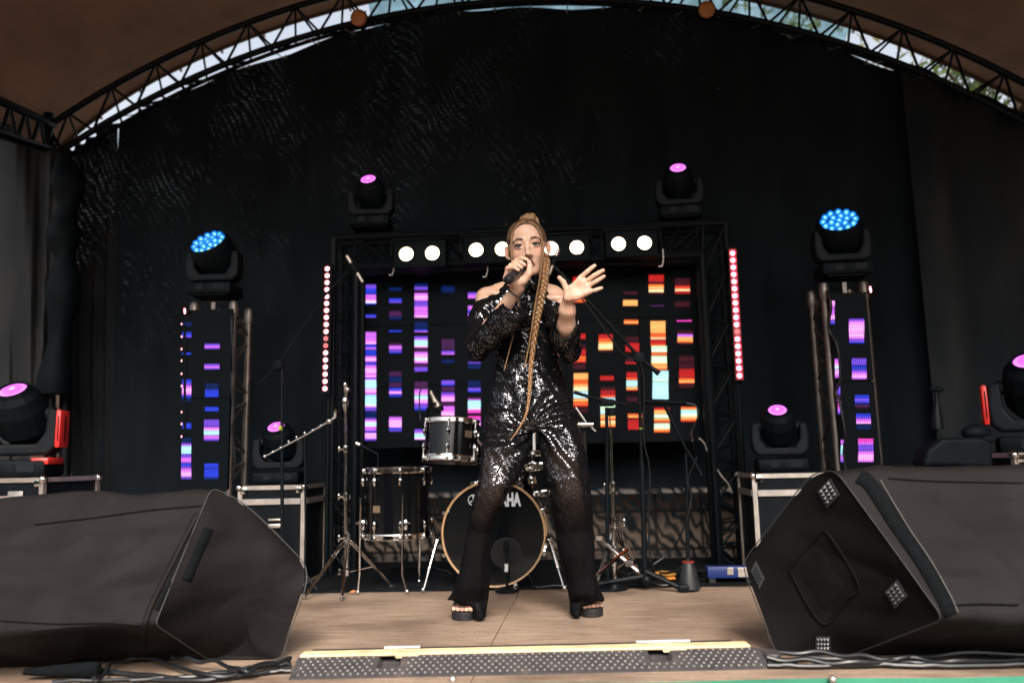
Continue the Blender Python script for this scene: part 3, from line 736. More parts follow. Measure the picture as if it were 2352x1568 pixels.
# ------------------------------------------------------------------ goal post truss carrying the blinders
YG = 4.62
gt = empty('goal_post_truss', P(1210, 1300, YG), 0, 'black box truss goal post framing the video wall', 'truss'); gt.location.z = 0.0; GL = gt.location.copy()
def boxtruss(p0, p1, p2, p3, n, depth, r=0.018):
    """p0,p1: one chord, p2,p3: the other (same plane); copies behind at +depth"""
    for (a, b) in ((p0, p1), (p2, p3)):
        for dy in (0, depth):
            m = MB(); m.tube([a + Vector((0, dy, 0)) - GL, b + Vector((0, dy, 0)) - GL], r, 8); m.build('chord', M['black_metal'], gt, True)
    m = MB()
    for k in range(n):
        t0, t1 = k / n, (k + 1) / n
        for dy in (0, depth):
            d = Vector((0, dy, 0)) - GL
            if k % 2: m.tube([p0.lerp(p1, t0) + d, p2.lerp(p3, t1) + d], 0.007, 6)
            else: m.tube([p2.lerp(p3, t0) + d, p0.lerp(p1, t1) + d], 0.007, 6)
            m.tube([p0.lerp(p1, t1) + d, p2.lerp(p3, t1) + d], 0.006, 6)
    m.build('brace', M['black_metal'], gt, True)
def V0(p, z=None): 
    if z is not None: p.z = z
    return p
xl0, xl1 = P(762, 900, YG).x, P(815, 900, YG).x; xr0, xr1 = P(1632, 900, YG).x, P(1692, 900, YG).x
zt = P(1210, 528, YG).z; zb_ = P(1210, 598, YG).z
boxtruss(Vector((xl0, YG, 0)), Vector((xl0, YG, zt)), Vector((xl1, YG, 0)), Vector((xl1, YG, zb_)), 14, 0.16, 0.022)
boxtruss(Vector((xr0, YG, 0)), Vector((xr0, YG, zb_)), Vector((xr1, YG, 0)), Vector((xr1, YG, zt)), 14, 0.16, 0.022)
boxtruss(Vector((xl0, YG, zt)), Vector((xr1, YG, zt)), Vector((xl1, YG, zb_)), Vector((xr0, YG, zb_)), 18, 0.16, 0.022)
# thin lighting pipe above the truss
cable([P(760, 545, YG), P(1150, 528, YG), P(1400, 518, YG), P(1670, 508, YG)], 0.011, 'lighting_pipe', 'long thin dark pipe running above the goal post truss', 20, M['black_metal'], 'pipe')
for i, (px_, py_) in enumerate(((905, 618), (1120, 622), (1524, 598))):
    m = MB(); p = P(px_, py_, YG - 0.02); m.tube([p + Vector((0, 0, 0.07)), p + Vector((0.0, 0, 0.0)), p + Vector((-0.01, 0, -0.035)), p + Vector((-0.03, 0, -0.035))], 0.004, 6)
    o = m.build('wire_hook', M['alu'], smooth=True); tag(o, ('bent wire hook hanging under the truss at the left end', 'bent wire hook hanging under the truss left of the singer', 'bent wire hook hanging under the truss at the right end')[i], 'hook', 'wire hooks under the truss')

# blinders: twin round lamps
M['halogen'] = emit('halogen_glow', (1.0, 0.80, 0.55), 5.5)
M['bulb'] = emit('bulb_hot', (1.0, 0.92, 0.8), 12)
def make_blinder():
    t = empty('blinder_light', (0, 0, 0)); t['category'] = 'stage light'; t['group'] = 'twin blinder lamps on the truss'
    m = MB(); m.box((0, 0.06, 0), (0.30, 0.09, 0.16), bev=0.012); m.build('housing', M['black_plastic'], t, True)
    for s in (-1, 1):
        m = MB(); m.lathe([(0.001, -0.012), (0.022, -0.010), (0.036, -0.004), (0.0405, 0.006)], (s * 0.074, 0.012, 0), (0, 1, 0), 28, True); o = m.build('lamp', M['halogen'], t, True)
        m = MB(); m.lathe([(0.0415, 0.012), (0.0415, -0.004), (0.047, -0.006), (0.049, 0.002), (0.049, 0.02)], (s * 0.074, 0.008, 0), (0, 1, 0), 28, False); m.build('bezel', M['black_plastic'], o, True)
    m = MB(); m.tube([(-0.165, 0.06, 0), (-0.165, 0.06, 0.10), (0.165, 0.06, 0.10), (0.165, 0.06, 0)], 0.007, 6); m.build('bracket', M['black_metal'], t, True)
    return t
bl0 = make_blinder()
for i, (xa, ya, xb, yb, lab) in enumerate(((932, 582, 992, 580, 'twin blinder lamp at the left end of the truss, clear of the singer'), (1093, 572, 1153, 571, 'twin blinder lamp with one disc partly hidden by the singer\'s right ear'), (1266, 569, 1325, 567, 'twin blinder lamp just right of the singer\'s head, one disc crossed by a microphone'), (1421, 559, 1481, 556, 'twin blinder lamp at the right end above the orange bars'))):
    t = bl0 if i == 0 else copy_tree(bl0)
    c = (P(xa, ya, YG - 0.1) + P(xb, yb, YG - 0.1)) / 2
    place(t, c, 0, (P(xb, yb, YG - .1) - P(xa, ya, YG - .1)).length / 0.148, lab)

# ------------------------------------------------------------------ red LED bars
rl_ = NT('red_led'); lw = rl_.add("LayerWeight"); lw.inputs[0].default_value = 0.35
rl_.set(color=(0.1, 0.01, 0.01), ecol=rl_.ramp(lw.outputs['Facing'], [(0.0, (1, 0.62, 0.62)), (0.14, (1, 0.40, 0.42)), (0.40, (1, 0.04, 0.07)), (0.9, (0.7, 0.01, 0.03))]), emis=2.6); M['red_led'] = rl_.m
rl_ = NT('red_hot'); lw = rl_.add("LayerWeight"); lw.inputs[0].default_value = 0.35
rl_.set(color=(0.1, 0.01, 0.01), ecol=rl_.ramp(lw.outputs['Facing'], [(0.0, (1, 0.5, 0.55)), (0.06, (1, 0.22, 0.28)), (0.22, (1, 0.01, 0.05)), (0.9, (0.9, 0.0, 0.04))]), emis=5.0); M['red_hot'] = rl_.m; M['red_glow'] = emit('red_halo', (1.0, 0.0, 0.03), 0.15)
M['red_dim'] = emit('red_led_dim', (0.75, 0.16, 0.16), 0.9)
def redbar(xa, ya, xb, yb, n, dim, lab, Y=4.5, rad=0.0145, mt='red_led'):
    a, b = P(xa, ya, Y), P(xb, yb, Y); c = a.lerp(b, 0.5); t = empty('red_light_bar', c, 0, lab, 'light bar', 'upright red light bars')
    m = MB(); q = Matrix.Rotation(math.atan2((a - b).x, (a - b).z), 3, 'Y'); m.box((0, 0.028, 0), (0.055, 0.045, (a - b).length + 0.06), q); m.build('housing', M['black_plastic'], t)
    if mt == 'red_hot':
        m = MB(); m.box((0, 0.002, 0), (0.042, 0.004, (a - b).length + 0.05), q, bev=0.0015); m.build('halo_strip', M['red_glow'], t)  # glowing strip added to give the red halo round the diodes
    for i in range(n):
        p = a.lerp(b, i / (n - 1)) - c
        m = MB(); m.ball(p, rad, 12, (1, 0.35, 1)); m.build('diode', M['red_dim'] if i in dim else M[mt], t, True)
    m = MB(); m.tube([Vector((a - c)) + Vector((0, 0.06, 0)), Vector((b.x - c.x, 0.06, -c.z + 0.01))], 0.012, 8); m.build('stand_pole', M['black_metal'], t, True)
    return t
redbar(751.5, 617, 746, 892, 18, (10, 11), 'red light bar of glowing round diodes standing left of the video wall')
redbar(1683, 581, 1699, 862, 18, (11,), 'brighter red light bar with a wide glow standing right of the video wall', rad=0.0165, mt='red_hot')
# small red bar clipped along the left tower screen and beside the right one
def redstrip(pts, r, name, lab, Y):
    a = P(pts[0][0], pts[0][1], Y); t = empty(name, a, 0, lab, 'light bar')
    m = MB(); b = P(pts[-1][0], pts[-1][1], Y); m.tube([Vector((0.01, 0.03, 0)), b - a + Vector((0.01, 0.03, 0))], 0.014, 6); m.build('housing', M['black_plastic'], t, True)
    for (x, y) in pts:
        m = MB(); m.ball(P(x, y, Y) - a, r, 8, (0.55, 0.5, 1.2)); m.build('diode', M['red_led'], t, True)
redstrip([(417, y) for y in (744, 773, 801, 828, 858, 886, 946, 973, 1002)] , 0.0055, 'red_light_bar', 'row of tiny red diodes seen edge-on beside the left tower screen', YT - 0.02)
redstrip([(424, 712), (424.6, 716)], 0.011, 'indicator_lamp', 'single red lamp at the top corner of the left tower screen', YT - 0.03)
redstrip([(1999, 662), (2000, 667)], 0.011, 'indicator_lamp', 'single red lamp at the top corner of the right tower screen', YT - 0.03)

# ------------------------------------------------------------------ moving heads
def lens_mat(name, c0, c1, s):
    t = NT(name); c = t.add("TexCoord"); ln = t.add("VectorMath", operation='LENGTH'); t.l(c.outputs['Object'], ln.inputs[0])
    t.set(color=(0.02, 0.01, 0.02), rough=0.1, ecol=t.ramp(t.math('MULTIPLY', ln.outputs['Value'], 16), [(0.0, (1, 0.95, 1)), (0.10, c1), (0.30, c0), (0.45, tuple(x * 0.72 for x in c0)), (0.62, c0), (0.76, tuple(min(1, x * 1.4 + 0.05) for x in c0)), (0.86, tuple(x * 0.8 for x in c0))]), emis=s); return t.m
M['lens_purple'] = lens_mat('purple_lens', s2l(214, 96, 226), (1, 0.8, 1), 1.25)
M['lens_blue'] = lens_mat('blue_lens', (0.01, 0.22, 0.75), (0.01, 0.3, 0.9), 1.0)
bt_ = NT('blue_lens_cell'); lw = bt_.add("LayerWeight"); lw.inputs[0].default_value = 0.45
bt_.set(color=(0.02, 0.10, 0.3), rough=0.08, ecol=bt_.ramp(lw.outputs['Facing'], [(0.0, (0.55, 0.95, 1.0)), (0.05, (0.10, 0.62, 1.0)), (0.20, (0.0, 0.20, 0.70)), (0.50, (0.0, 0.07, 0.36)), (0.9, (0.0, 0.015, 0.12))]), emis=0.75)
M['blue_cell'] = bt_.m
M['screen_dim'] = emit('little_display', (0.5, 0.5, 0.48), 0.02)
def moving_head(elev, az, kind='beam'):
    """local origin at the underside of the base; head axis tilted by elev above horizontal, towards the viewer"""
    t = empty('moving_head', (0, 0, 0)); t['category'] = 'stage light'
    m = MB(); m.box((0, 0, 0.045), (0.30, 0.24, 0.075), bev=0.015); m.box((0, 0, 0.009), (0.24, 0.2, 0.018)); b = m.build('base', M['black_plastic'], t, True)
    m = MB(); m.box((-0.05, -0.1215, 0.05), (0.05, 0.003, 0.036)); m.build('display', M['grey_plastic'], b)
    m = MB()
    for i in range(3): m.box((0.02, -0.1215, 0.036 + i * 0.014), (0.012, 0.004, 0.006))
    m.box((0.075, -0.1215, 0.05), (0.07, 0.003, 0.038)); m.build('keypad', M['grey_plastic'], b)
    # yoke: one swept U of rounded section
    m = MB(); prof = [(-0.165, 0.30), (-0.172, 0.20), (-0.165, 0.135), (-0.13, 0.102), (0.13, 0.102), (0.165, 0.135), (0.172, 0.20), (0.165, 0.30), (0.122, 0.30), (0.118, 0.20), (0.085, 0.15), (-0.085, 0.15), (-0.118, 0.20), (-0.122, 0.30)]
    m.prism([(x, -0.06, z) for x, z in prof], (0, 0.12, 0)); yk = m.build('yoke', M['grey_plastic'], t)
    md = yk.modifiers.new('bevel', 'BEVEL'); md.width = 0.012; md.segments = 2; md.limit_method = 'ANGLE'
    ax = Vector((math.sin(az) * math.cos(elev), -math.cos(az) * math.cos(elev), math.sin(elev)))
    c = Vector((0, 0, 0.285))
    m = MB()
    if kind == 'beam':
        m.lathe([(0.05, -0.135), (0.075, -0.125), (0.108, -0.07), (0.110, 0.03), (0.095, 0.09), (0.072, 0.115), (0.066, 0.13), (0.058, 0.131), (0.056, 0.118)], c, ax, 16)
        h = m.build('head', M['black_plastic'], t)
        m = MB(); m.lathe([(0.0565, 0.0), (0.045, 0.006), (0.025, 0.011), (0.004, 0.013)], (0, 0, 0), ax, 28)
        o = m.build('lens', M['lens_purple'], h, True); o.location = c + ax * 0.122
    else:
        m.lathe([(0.06, -0.13), (0.10, -0.12), (0.135, -0.07), (0.140, 0.06), (0.132, 0.10), (0.126, 0.115), (0.120, 0.116), (0.117, 0.10)], c, ax, 28)
        h = m.build('head', M['black_plastic'], t, True)
        q = Vector((0, 0, 1)).rotation_difference(ax)
        cells = [(0, 0)] + [(0.046 * math.cos(k * math.pi / 3), 0.046 * math.sin(k * math.pi / 3)) for k in range(6)] + [(0.092 * math.cos(k * math.pi / 6 + .26), 0.092 * math.sin(k * math.pi / 6 + .26)) for k in range(12)]
        for (x, y) in cells:
            m = MB(); m.lathe([(0.0225, 0), (0.0225, 0.012), (0.018, 0.022), (0.010, 0.028), (0.001, 0.030)], c + ax * 0.098 + q @ Vector((x, y, 0)), ax, 14); m.build('lens', M['blue_cell'], h, True)
    m = MB(); m.tube([(-0.135, 0, 0.285), (0.135, 0, 0.285)], 0.03, 12); m.build('axle', M['grey_plastic'], t, True)
    return t
mh0 = moving_head(R(37), R(-4)); mh1 = moving_head(R(50), R(-6))
def setmh(t, px, py, Y, wpx, rz, lab, group='purple moving head lights'):
    p = P(px, py, Y); s = wpx / FPX * (Y / 1.0) * 1.02 / 0.344
    place(t, p, rz, s, lab, group); return t
setmh(mh0, 853, 528, YG + 0.06, 108, R(3), 'purple moving head on top of the truss, left of the singer')
setmh(copy_tree(mh0), 1563, 507, YG + 0.06, 110, R(-4), 'purple moving head on top of the truss, right of the singer')
setmh(mh1, 641, 1112, 4.45, 116, R(6), 'purple moving head standing on the small flight case left of the drums')
setmh(copy_tree(mh1), 1794, 1083, 4.3, 120, R(-6), 'purple moving head standing on the flight case behind the right monitor')
big = moving_head(R(52), R(-10)); setmh(big, 40, 1100, 3.9, 182, R(14), 'purple moving head red lit at its side, on the case at far left')
M['red_panel'] = emit('red_lit_panel', (0.9, 0.10, 0.09), 0.42)
M['red_spill_tint'] = simple('red_spill_tint', (0.85, 0.035, 0.03), 0.35)  # red light falling on the fixture, put into the cover colour
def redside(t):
    m = MB(); m.box((0.172, -0.008, 0.215), (0.022, 0.115, 0.165), bev=0.008); o = m.build('side_cover', M['red_spill_tint'], t, True)
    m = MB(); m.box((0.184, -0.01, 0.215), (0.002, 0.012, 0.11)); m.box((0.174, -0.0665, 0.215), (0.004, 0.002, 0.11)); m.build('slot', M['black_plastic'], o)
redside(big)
m = MB(); m.box((0.125, -0.02, 0.075), (0.07, 0.19, 0.03), bev=0.008); m.build('base_cover', M['red_spill_tint'], big, True)
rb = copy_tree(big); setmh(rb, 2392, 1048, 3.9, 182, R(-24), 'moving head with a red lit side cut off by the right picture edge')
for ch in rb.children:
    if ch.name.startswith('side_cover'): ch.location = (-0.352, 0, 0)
blue = moving_head(R(40), R(-14), 'wash'); 
def setb(t, px, py, Y, wpx, rz, lab): setmh(t, px, py, Y, wpx, rz, lab, 'blue moving head lights on the towers')
setb(blue, 492, 684, YT + 0.12, 124, R(2), 'blue honeycomb moving head on the left truss tower')
setb(copy_tree(blue), 1937, 640, YT + 0.12, 124, R(-3), 'blue honeycomb moving head on the right truss tower')

# ------------------------------------------------------------------ flight cases
def flight_case(w_, d_, h_, lid, lab, loc, rz=0, feet=0.0, latches=1):
    t = empty('flight_case', loc, rz, lab, 'flight case', 'black flight cases with metal edges')
    e = 0.022
    m = MB(); m.box((0, 0, (h_ - lid) / 2), (w_ - e, d_ - e, h_ - lid - 0.002)); m.build('body', M['case_black'], t)
    m = MB(); m.box((0, 0, h_ - lid / 2 + 0.001), (w_ - e, d_ - e, lid - 0.002)); m.build('lid', M['case_black'], t)
    m = MB()
    for sx in (-1, 1):
        for sy in (-1, 1): m.box((sx * (w_ / 2 - e / 2), sy * (d_ / 2 - e / 2), h_ / 2), (e, e, h_ - 2 * e - 0.004))
    for z in (e / 2, h_ - e / 2):
        for sy in (-1, 1): m.box((0, sy * (d_ / 2 - e / 2), z), (w_, e, e))
        for sx in (-1, 1): m.box((sx * (w_ / 2 - e / 2), 0, z), (e, d_ - 2 * e - 0.002, e))
    for sy in (-1, 1): m.box((0, sy * (d_ / 2 - 0.003), h_ - lid), (w_ - 2 * e - 0.004, 0.012, 0.030))
    for sx in (-1, 1): m.box((sx * (w_ / 2 - 0.003), 0, h_ - lid), (0.012, d_ - 2 * e - 0.004, 0.030))
    m.build('edge_trim', M['alu'], t)
    for sx in (-1, 1):
        for sy in (-1, 1):
            for z in (0.010, h_ - 0.010):
                m = MB(); m.ball((sx * (w_ / 2 - 0.006), sy * (d_ / 2 - 0.006), z), 0.021, 12)
                if z > 0.1: m.box((sx * (w_ / 2 - 0.030), sy * (d_ / 2 + 0.002), h_ - 0.026), (0.036, 0.005, 0.034), bev=0.002)
                m.build('corner_cap', M['chrome'], t, True)
    for i in range(latches):
        x = (i + 1) / (latches + 1) * w_ - w_ / 2
        m = MB(); m.box((x, -d_ / 2 - 0.004, h_ - lid), (0.085, 0.006, 0.075), bev=0.002); m.box((x, -d_ / 2 - 0.009, h_ - lid + 0.006), (0.05, 0.006, 0.03), bev=0.002); m.tube([(x - .02, -d_ / 2 - 0.013, h_ - lid - 0.02), (x + .02, -d_ / 2 - 0.013, h_ - lid - 0.02)], 0.004, 6)
        m.build('latch', M['alu'], t, True)
    return t
a = P(546, 1116, 4.25); b = P(699, 1112, 4.25); wz = (b - a).length
flight_case(wz, 0.42, a.z, 0.085, 'small flight case left of the drums under a purple lamp', ((a.x + b.x) / 2, 4.25 + 0.21, 0), R(1), latches=0)
m = MB(); p = P(632, 1198, 4.25); m.box(p + Vector((0, -0.012, -0.02)), (0.075, 0.006, 0.022), bev=0.003); m.box(p + Vector((0, -0.012, 0.012)), (0.075, 0.005, 0.010), bev=0.002)
o = m.build('latch', M['alu'], None, True); o.parent = bpy.data.objects['flight_case']; o.matrix_parent_inverse = Matrix.Translation(-bpy.data.objects['flight_case'].location)
a = P(1731, 1088, 4.1); b = P(1960, 1076, 4.1)
flight_case((b - a).length, 0.42, a.z, 0.095, 'upright flight case behind the right monitor under a purple lamp', ((a.x + b.x) / 2, 4.1 + 0.21, 0), R(-2), latches=0)
a = P(-90, 1100, 3.72); b = P(116, 1096, 3.72)
fc = flight_case((b - a).length, 0.38, a.z, 0.10, 'flight case at far left behind the left monitor', ((a.x + b.x) / 2, 3.72 + 0.22, 0), R(-9), latches=2)
a = P(2288, 1040, 3.75); b = P(2460, 1020, 3.75)
flight_case((b - a).length, 0.5, a.z, 0.10, 'flight case at far right under the red lit lamp', ((a.x + b.x) / 2, 3.75 + 0.24, 0), R(12), latches=1)
a = P(2172, 1078, 3.5); b = P(2345, 1074, 3.5)
flight_case((b - a).length, 0.3, a.z, 0.09, 'low flight case just behind the right monitor, only its bright top edge showing', ((a.x + b.x) / 2, 3.5 + 0.15, 0), 0, latches=0)
# covered mixer shape and soft bag
m = MB(); cs = [P(2120, 1070, 3.66), P(2130, 1032, 3.66), P(2165, 1005, 3.66), P(2255, 1003, 3.66), P(2282, 1012, 3.66), P(2284, 1076, 3.66)]
m.prism(cs, (0, 0.14, 0)); o = m.build('covered_console', M['black_plastic']); tag(o, 'dark console under a cloth cover between the right tower and the red lamp', 'console'); md = o.modifiers.new('bevel', 'BEVEL'); md.width = 0.02; md.segments = 3
m = MB(); c = P(2242, 993, 3.72); m.ball(c, 0.05, 14, (1.3, 0.8, 0.75)); m.box(c + Vector((0.02, 0, -0.03)), (0.1, 0.06, 0.03), bev=0.01)
o = m.build('headphones_pouch', M['black_plastic'], smooth=True); tag(o, 'small black pouch lying on the covered console', 'pouch')
# stage platform behind the right monitor (dark riser)
m = MB(); a = P(2046, 1068, 4.7); m.box((a.x + 1.1, 4.6, a.z / 2), (2.2, 0.6, a.z), bev=0.01); o = m.build('dark_riser', simple('riser_cloth', (0.008, 0.010, 0.012), 0.9, 0, 0.3, 5)); tag(o, 'black draped riser standing behind the gear at the right', 'riser')
# ------------------------------------------------------------------ covered wedge monitors
fb = NT('cover_fabric'); v = fb.coord('Object')
n1 = fb.noise(v, 3.5, 5, 0.55); wv = fb.noise(fb.coord('Object', (1, 1, 1)), 420, 2)
fb.set(color=fb.ramp(n1.outputs[0], [(0.3, (0.0042, 0.0035, 0.0039)), (0.7, (0.0088, 0.0073, 0.0078))]), rough=0.7, spec=0.12, sheen=0.0)
b1 = fb.add("Bump"); b1.inputs['Strength'].default_value = 0.5; b1.inputs['Distance'].default_value = 0.03; fb.l(fb.noise(fb.coord('Object', (1.0, 1, 1.6)), 4.2, 3, 0.45, 0.6).outputs[0], b1.inputs['Height'])
b2 = fb.add("Bump"); b2.inputs['Strength'].default_value = 0.25; b2.inputs['Distance'].default_value = 0.002; fb.l(wv.outputs[0], b2.inputs['Height']); fb.l(b1.outputs[0], b2.inputs['Normal']); fb.l(b2.outputs[0], fb.b.inputs['Normal'])
M['cover'] = fb.m
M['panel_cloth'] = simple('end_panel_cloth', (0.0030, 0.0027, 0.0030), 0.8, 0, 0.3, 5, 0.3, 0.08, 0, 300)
M['velcro'] = simple('velcro', (0.003, 0.004, 0.005), 0.95, 0, 0.4, 60, 0.8, 0.1, 0, 350)
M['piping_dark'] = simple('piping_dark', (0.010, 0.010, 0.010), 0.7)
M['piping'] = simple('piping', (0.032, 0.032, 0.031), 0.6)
from mathutils import noise as MN
def rounded(ctrl, rad, n_arc=4):
    """closed polygon with rounded corners"""
    out = []; m = len(ctrl)
    for i in range(m):
        p = ctrl[i]; a = ctrl[i - 1]; b = ctrl[(i + 1) % m]
        r = rad[i] if isinstance(rad, (list, tuple)) else rad
        da = (a - p); db = (b - p); ra = min(r, da.length * 0.45); rb = min(r, db.length * 0.45)
        s = p + da.normalized() * ra; e = p + db.normalized() * rb
        for k in range(n_arc + 1):
            t = k / n_arc; out.append((s * (1 - t) ** 2 + p * 2 * t * (1 - t) + e * t * t))
    return out
def resample(poly, n):
    L = [0]; m = len(poly)
    for i in range(m): L.append(L[-1] + (poly[(i + 1) % m] - poly[i]).length)
    out = []
    for k in range(n):
        d = L[-1] * k / n; i = 0
        while L[i + 1] < d: i += 1
        t = (d - L[i]) / max(1e-9, L[i + 1] - L[i]); out.append(poly[i].lerp(poly[(i + 1) % m], t))
    return out
def wrinkle(p, amp, seed):
    q = Vector((p.x * 1.2, p.y * 1.2, p.z * 3.2)) + Vector((seed, 0, 0))
    a = MN.noise(q * 2.3); b = MN.noise(q * 5.1 + Vector((3, 1, 2)))
    ridge = (1 - abs(a) * 2.2)
    return amp * (0.7 * ridge + 0.45 * b)
def monitor(ctrl, rads, axis, seed, lab, flap, n=150, stations=70):
    t = empty('wedge_monitor', (0, 0, 0), 0, lab, 'stage monitor', 'covered wedge monitors at the stage front')
    ring = resample(rounded(ctrl, rads), n); cen = sum(ring, Vector()) / n
    t.location = Vector((cen.x, cen.y, 0)); O = t.location
    rows = []; L = axis.length; ad = axis.normalized()
    for k in range(stations):
        u = k / (stations - 1); row = []
        for j in range(n):
            p = ring[j]; out = (p - cen); out -= ad * out.dot(ad); out.normalize()
            amp = 0.026 * min(1, u * 5 + 0.15) * min(1, (1 - u) * 6 + 0.1)
            q = p + axis * u; q = q + out * (wrinkle(q, amp, seed) + 0.006 * math.sin(min(1, u) * math.pi))
            if q.z < 0.003: q.z = 0.003
            row.append(q - O)
        row.append(row[0].copy()); rows.append(row)
    m = MB(); m.grid(rows)
    far = [rows[-1][j] for j in range(n)]; m.addv(far, [tuple(range(n))])
    body = m.build('cover', M['cover'], t, True)
    # end panel: soft, slightly cushioned; a smooth quadratic through the rim
    m = MB(); R_ = 14; rws = []
    cen2 = cen - O; e_u = ad.cross(Vector((0, 0, 1))).normalized(); e_v = e_u.cross(ad).normalized()
    UV = np.array([((p - cen2).dot(e_u), (p - cen2).dot(e_v), (p - cen2).dot(ad)) for p in rows[0][:n]])
    def qb(u, v): return np.stack([np.ones_like(u), u, v, u * u, u * v, v * v], -1)
    cf, *_ = np.linalg.lstsq(qb(UV[:, 0], UV[:, 1]), UV[:, 2], rcond=None); res = UV[:, 2] - qb(UV[:, 0], UV[:, 1]) @ cf
    for i in range(R_ + 1):
        f = 1 - i / R_ * 0.998; row = []
        for j in range(n):
            u, v = UV[j, 0] * f, UV[j, 1] * f; sv = float(qb(np.array(u), np.array(v)) @ cf) + res[j] * f ** 6
            q = cen2 + e_u * u + e_v * v + ad * sv - ad * 0.016 * (1 - f ** 3)
            q += ad * wrinkle(q + O, 0.017, seed + 5) * (1 - f ** 5); q.z = max(q.z, 0.003); row.append(q)
        rws.append(row + [row[0].copy()])
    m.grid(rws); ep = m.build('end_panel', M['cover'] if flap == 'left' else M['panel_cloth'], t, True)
    # piping round the end panel
    m = MB(); pts = [p - O - ad * 0.004 + (p - cen).normalized() * 0.004 for p in ring]
    for p in pts: p.z = max(p.z, 0.006)
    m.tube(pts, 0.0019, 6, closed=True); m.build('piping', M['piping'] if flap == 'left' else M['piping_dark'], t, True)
    return t, ring, O, ad, rows
# left monitor (body runs to the left)
F = lambda x, y: PF(x, y, 0.004)
def PD(x, y, Y): return P(x, y, Y)
cl = [PD(484, 1121, 2.66), PD(560, 1156, 2.73), PD(698, 1296, 2.80), PD(700, 1338, 2.76), F(641, 1512), F(478, 1512), PD(356, 1432, 2.42)]
monL, ringL, OL, adL, rowsL_ = monitor(cl, [0.03, 0.12, 0.05, 0.04, 0.015, 0.03, 0.02], Vector((-0.86, -0.03, -0.028)), 1.0, 'covered wedge monitor at left with a velcro strip on its end panel', 'left')
def stripq(pts, w, th, name, mat, parent, O):
    m = MB(); P_ = [Vector(p) - O for p in pts]
    m.grid([P_[:len(P_) // 2], P_[len(P_) // 2:]]); return m.build(name, mat, parent, True)
def patch(quad, O, parent, name, mat, th=0.006, nrm=Vector((0, -1, 0)), bev=0.002):
    m = MB(); m.prism([Vector(q) - O for q in quad], nrm * th); o = m.build(name, mat, parent)
    if bev: md = o.modifiers.new('bevel', 'BEVEL'); md.width = bev; md.segments = 2
    return o
def raycast_panel(ob, px, py):
    bpy.context.view_layer.update()
    d = ray(px, py).normalized(); mi = ob.matrix_world.inverted()
    ok, loc, nrm, idx = ob.ray_cast(mi @ CAM, (mi.to_3x3() @ d).normalized())
    if ok: return ob.matrix_world @ loc, (ob.matrix_world.to_3x3() @ nrm).normalized()
    return None, None
def surf(ob, px, py, lift=0.003):
    p, nn = raycast_panel(ob, px, py)
    if p is None:
        for rr0 in (6, 12, 20, 32, 48):
            for an0 in range(12):
                p, nn = raycast_panel(ob, px + rr0 * math.cos(an0 * .5236), py + rr0 * math.sin(an0 * .5236))
                if p is not None: break
            if p is not None: break
    if p is None: return P(px, py, 2.6)
    return p - ray(px, py).normalized() * lift
def child(o, suffix):
    for c in o.children:
        if c.name.startswith(suffix): return c
epL, cvL = child(monL, 'end_panel'), child(monL, 'cover')
def on_surface_tube(ob, pts, r, name, mat, parent, O, n=40, lift=0.006):
    m = MB(); q = []
    for p in spline([Vector((x, y, 0)) for x, y in pts], n): q.append(surf(ob, p.x, p.y, lift) - O)
    m.tube(q, r, 6); return m.build(name, mat, parent, True)
def on_surface_strip(ob, pts, wpx, name, mat, parent, O, n=30, lift=0.004, th=0.0):
    s = spline([Vector((x, y, 0)) for x, y in pts], n); rows = [[], []]
    for i, p in enumerate(s):
        t = (s[min(i + 1, n - 1)] - s[max(i - 1, 0)]).normalized(); nn = Vector((-t.y, t.x, 0)) * wpx / 2
        for k, sg in enumerate((-1, 1)): q = p + nn * sg; rows[k].append(surf(ob, q.x, q.y, lift) - O)
    m = MB(); m.grid(rows); o = m.build(name, mat, parent, True); sd_ = o.modifiers.new('solid', 'SOLIDIFY'); sd_.thickness = 0.0035; return o
on_surface_strip(epL, [(480, 1212), (455, 1268), (428, 1332)], 21, 'velcro_strip', M['velcro'], monL, OL, 16, 0.006)
# the flap of the cover that overlaps the end seam, with a dark gap
on_surface_strip(cvL, [(452, 1178), (410, 1260), (365, 1350), (335, 1420), (328, 1500)], 12, 'cover_flap', M['cover'], monL, OL, 30, 0.010)
on_surface_tube(cvL, [(0, 1424), (120, 1431), (240, 1430), (330, 1436)], 0.0016, 'seam', M['velcro'], monL, OL)
on_surface_tube(cvL, [(78, 1204), (200, 1190), (350, 1170), (470, 1160)], 0.0016, 'seam', M['velcro'], monL, OL)
on_surface_strip(cvL, [(478, 1150), (440, 1235), (395, 1325), (360, 1400)], 9, 'dark_seam', M['velcro'], monL, OL, 30, 0.004)

# right monitor (body runs to the right)
cr = [PD(1893, 1083, 2.66), PD(1860, 1098, 2.70), PD(1716, 1284, 2.86), PD(1713, 1310, 2.84), F(1788, 1502), F(1952, 1502), PD(2132, 1398, 2.46), PD(2168, 1420, 2.40), PD(2150, 1380, 2.38), PD(1925, 1086, 2.60)]
cr = [cr[0], cr[1], cr[2], cr[3], cr[4], cr[5], cr[7], cr[9]]
monR, ringR, OR, adR, rowsR_ = monitor(cr, [0.03, 0.05, 0.05, 0.05, 0.04, 0.04, 0.03, 0.03], Vector((0.95, 0.0, 0.0)), 9.0, 'covered wedge monitor at right with studded rubber feet on its dark end panel', 'right')
epR, cvR = child(monR, 'end_panel'), child(monR, 'cover')
on_surface_strip(cvR, [(1972, 1092), (2000, 1112), (2056, 1198), (2114, 1280), (2162, 1362), (2186, 1412)], 32, 'velcro_strip', M['velcro'], monR, OR, 30, 0.006)
on_surface_tube(cvR, [(2022, 1102), (2083, 1204), (2138, 1286), (2184, 1368), (2200, 1405)], 0.0022, 'piping', M['piping'], monR, OR)
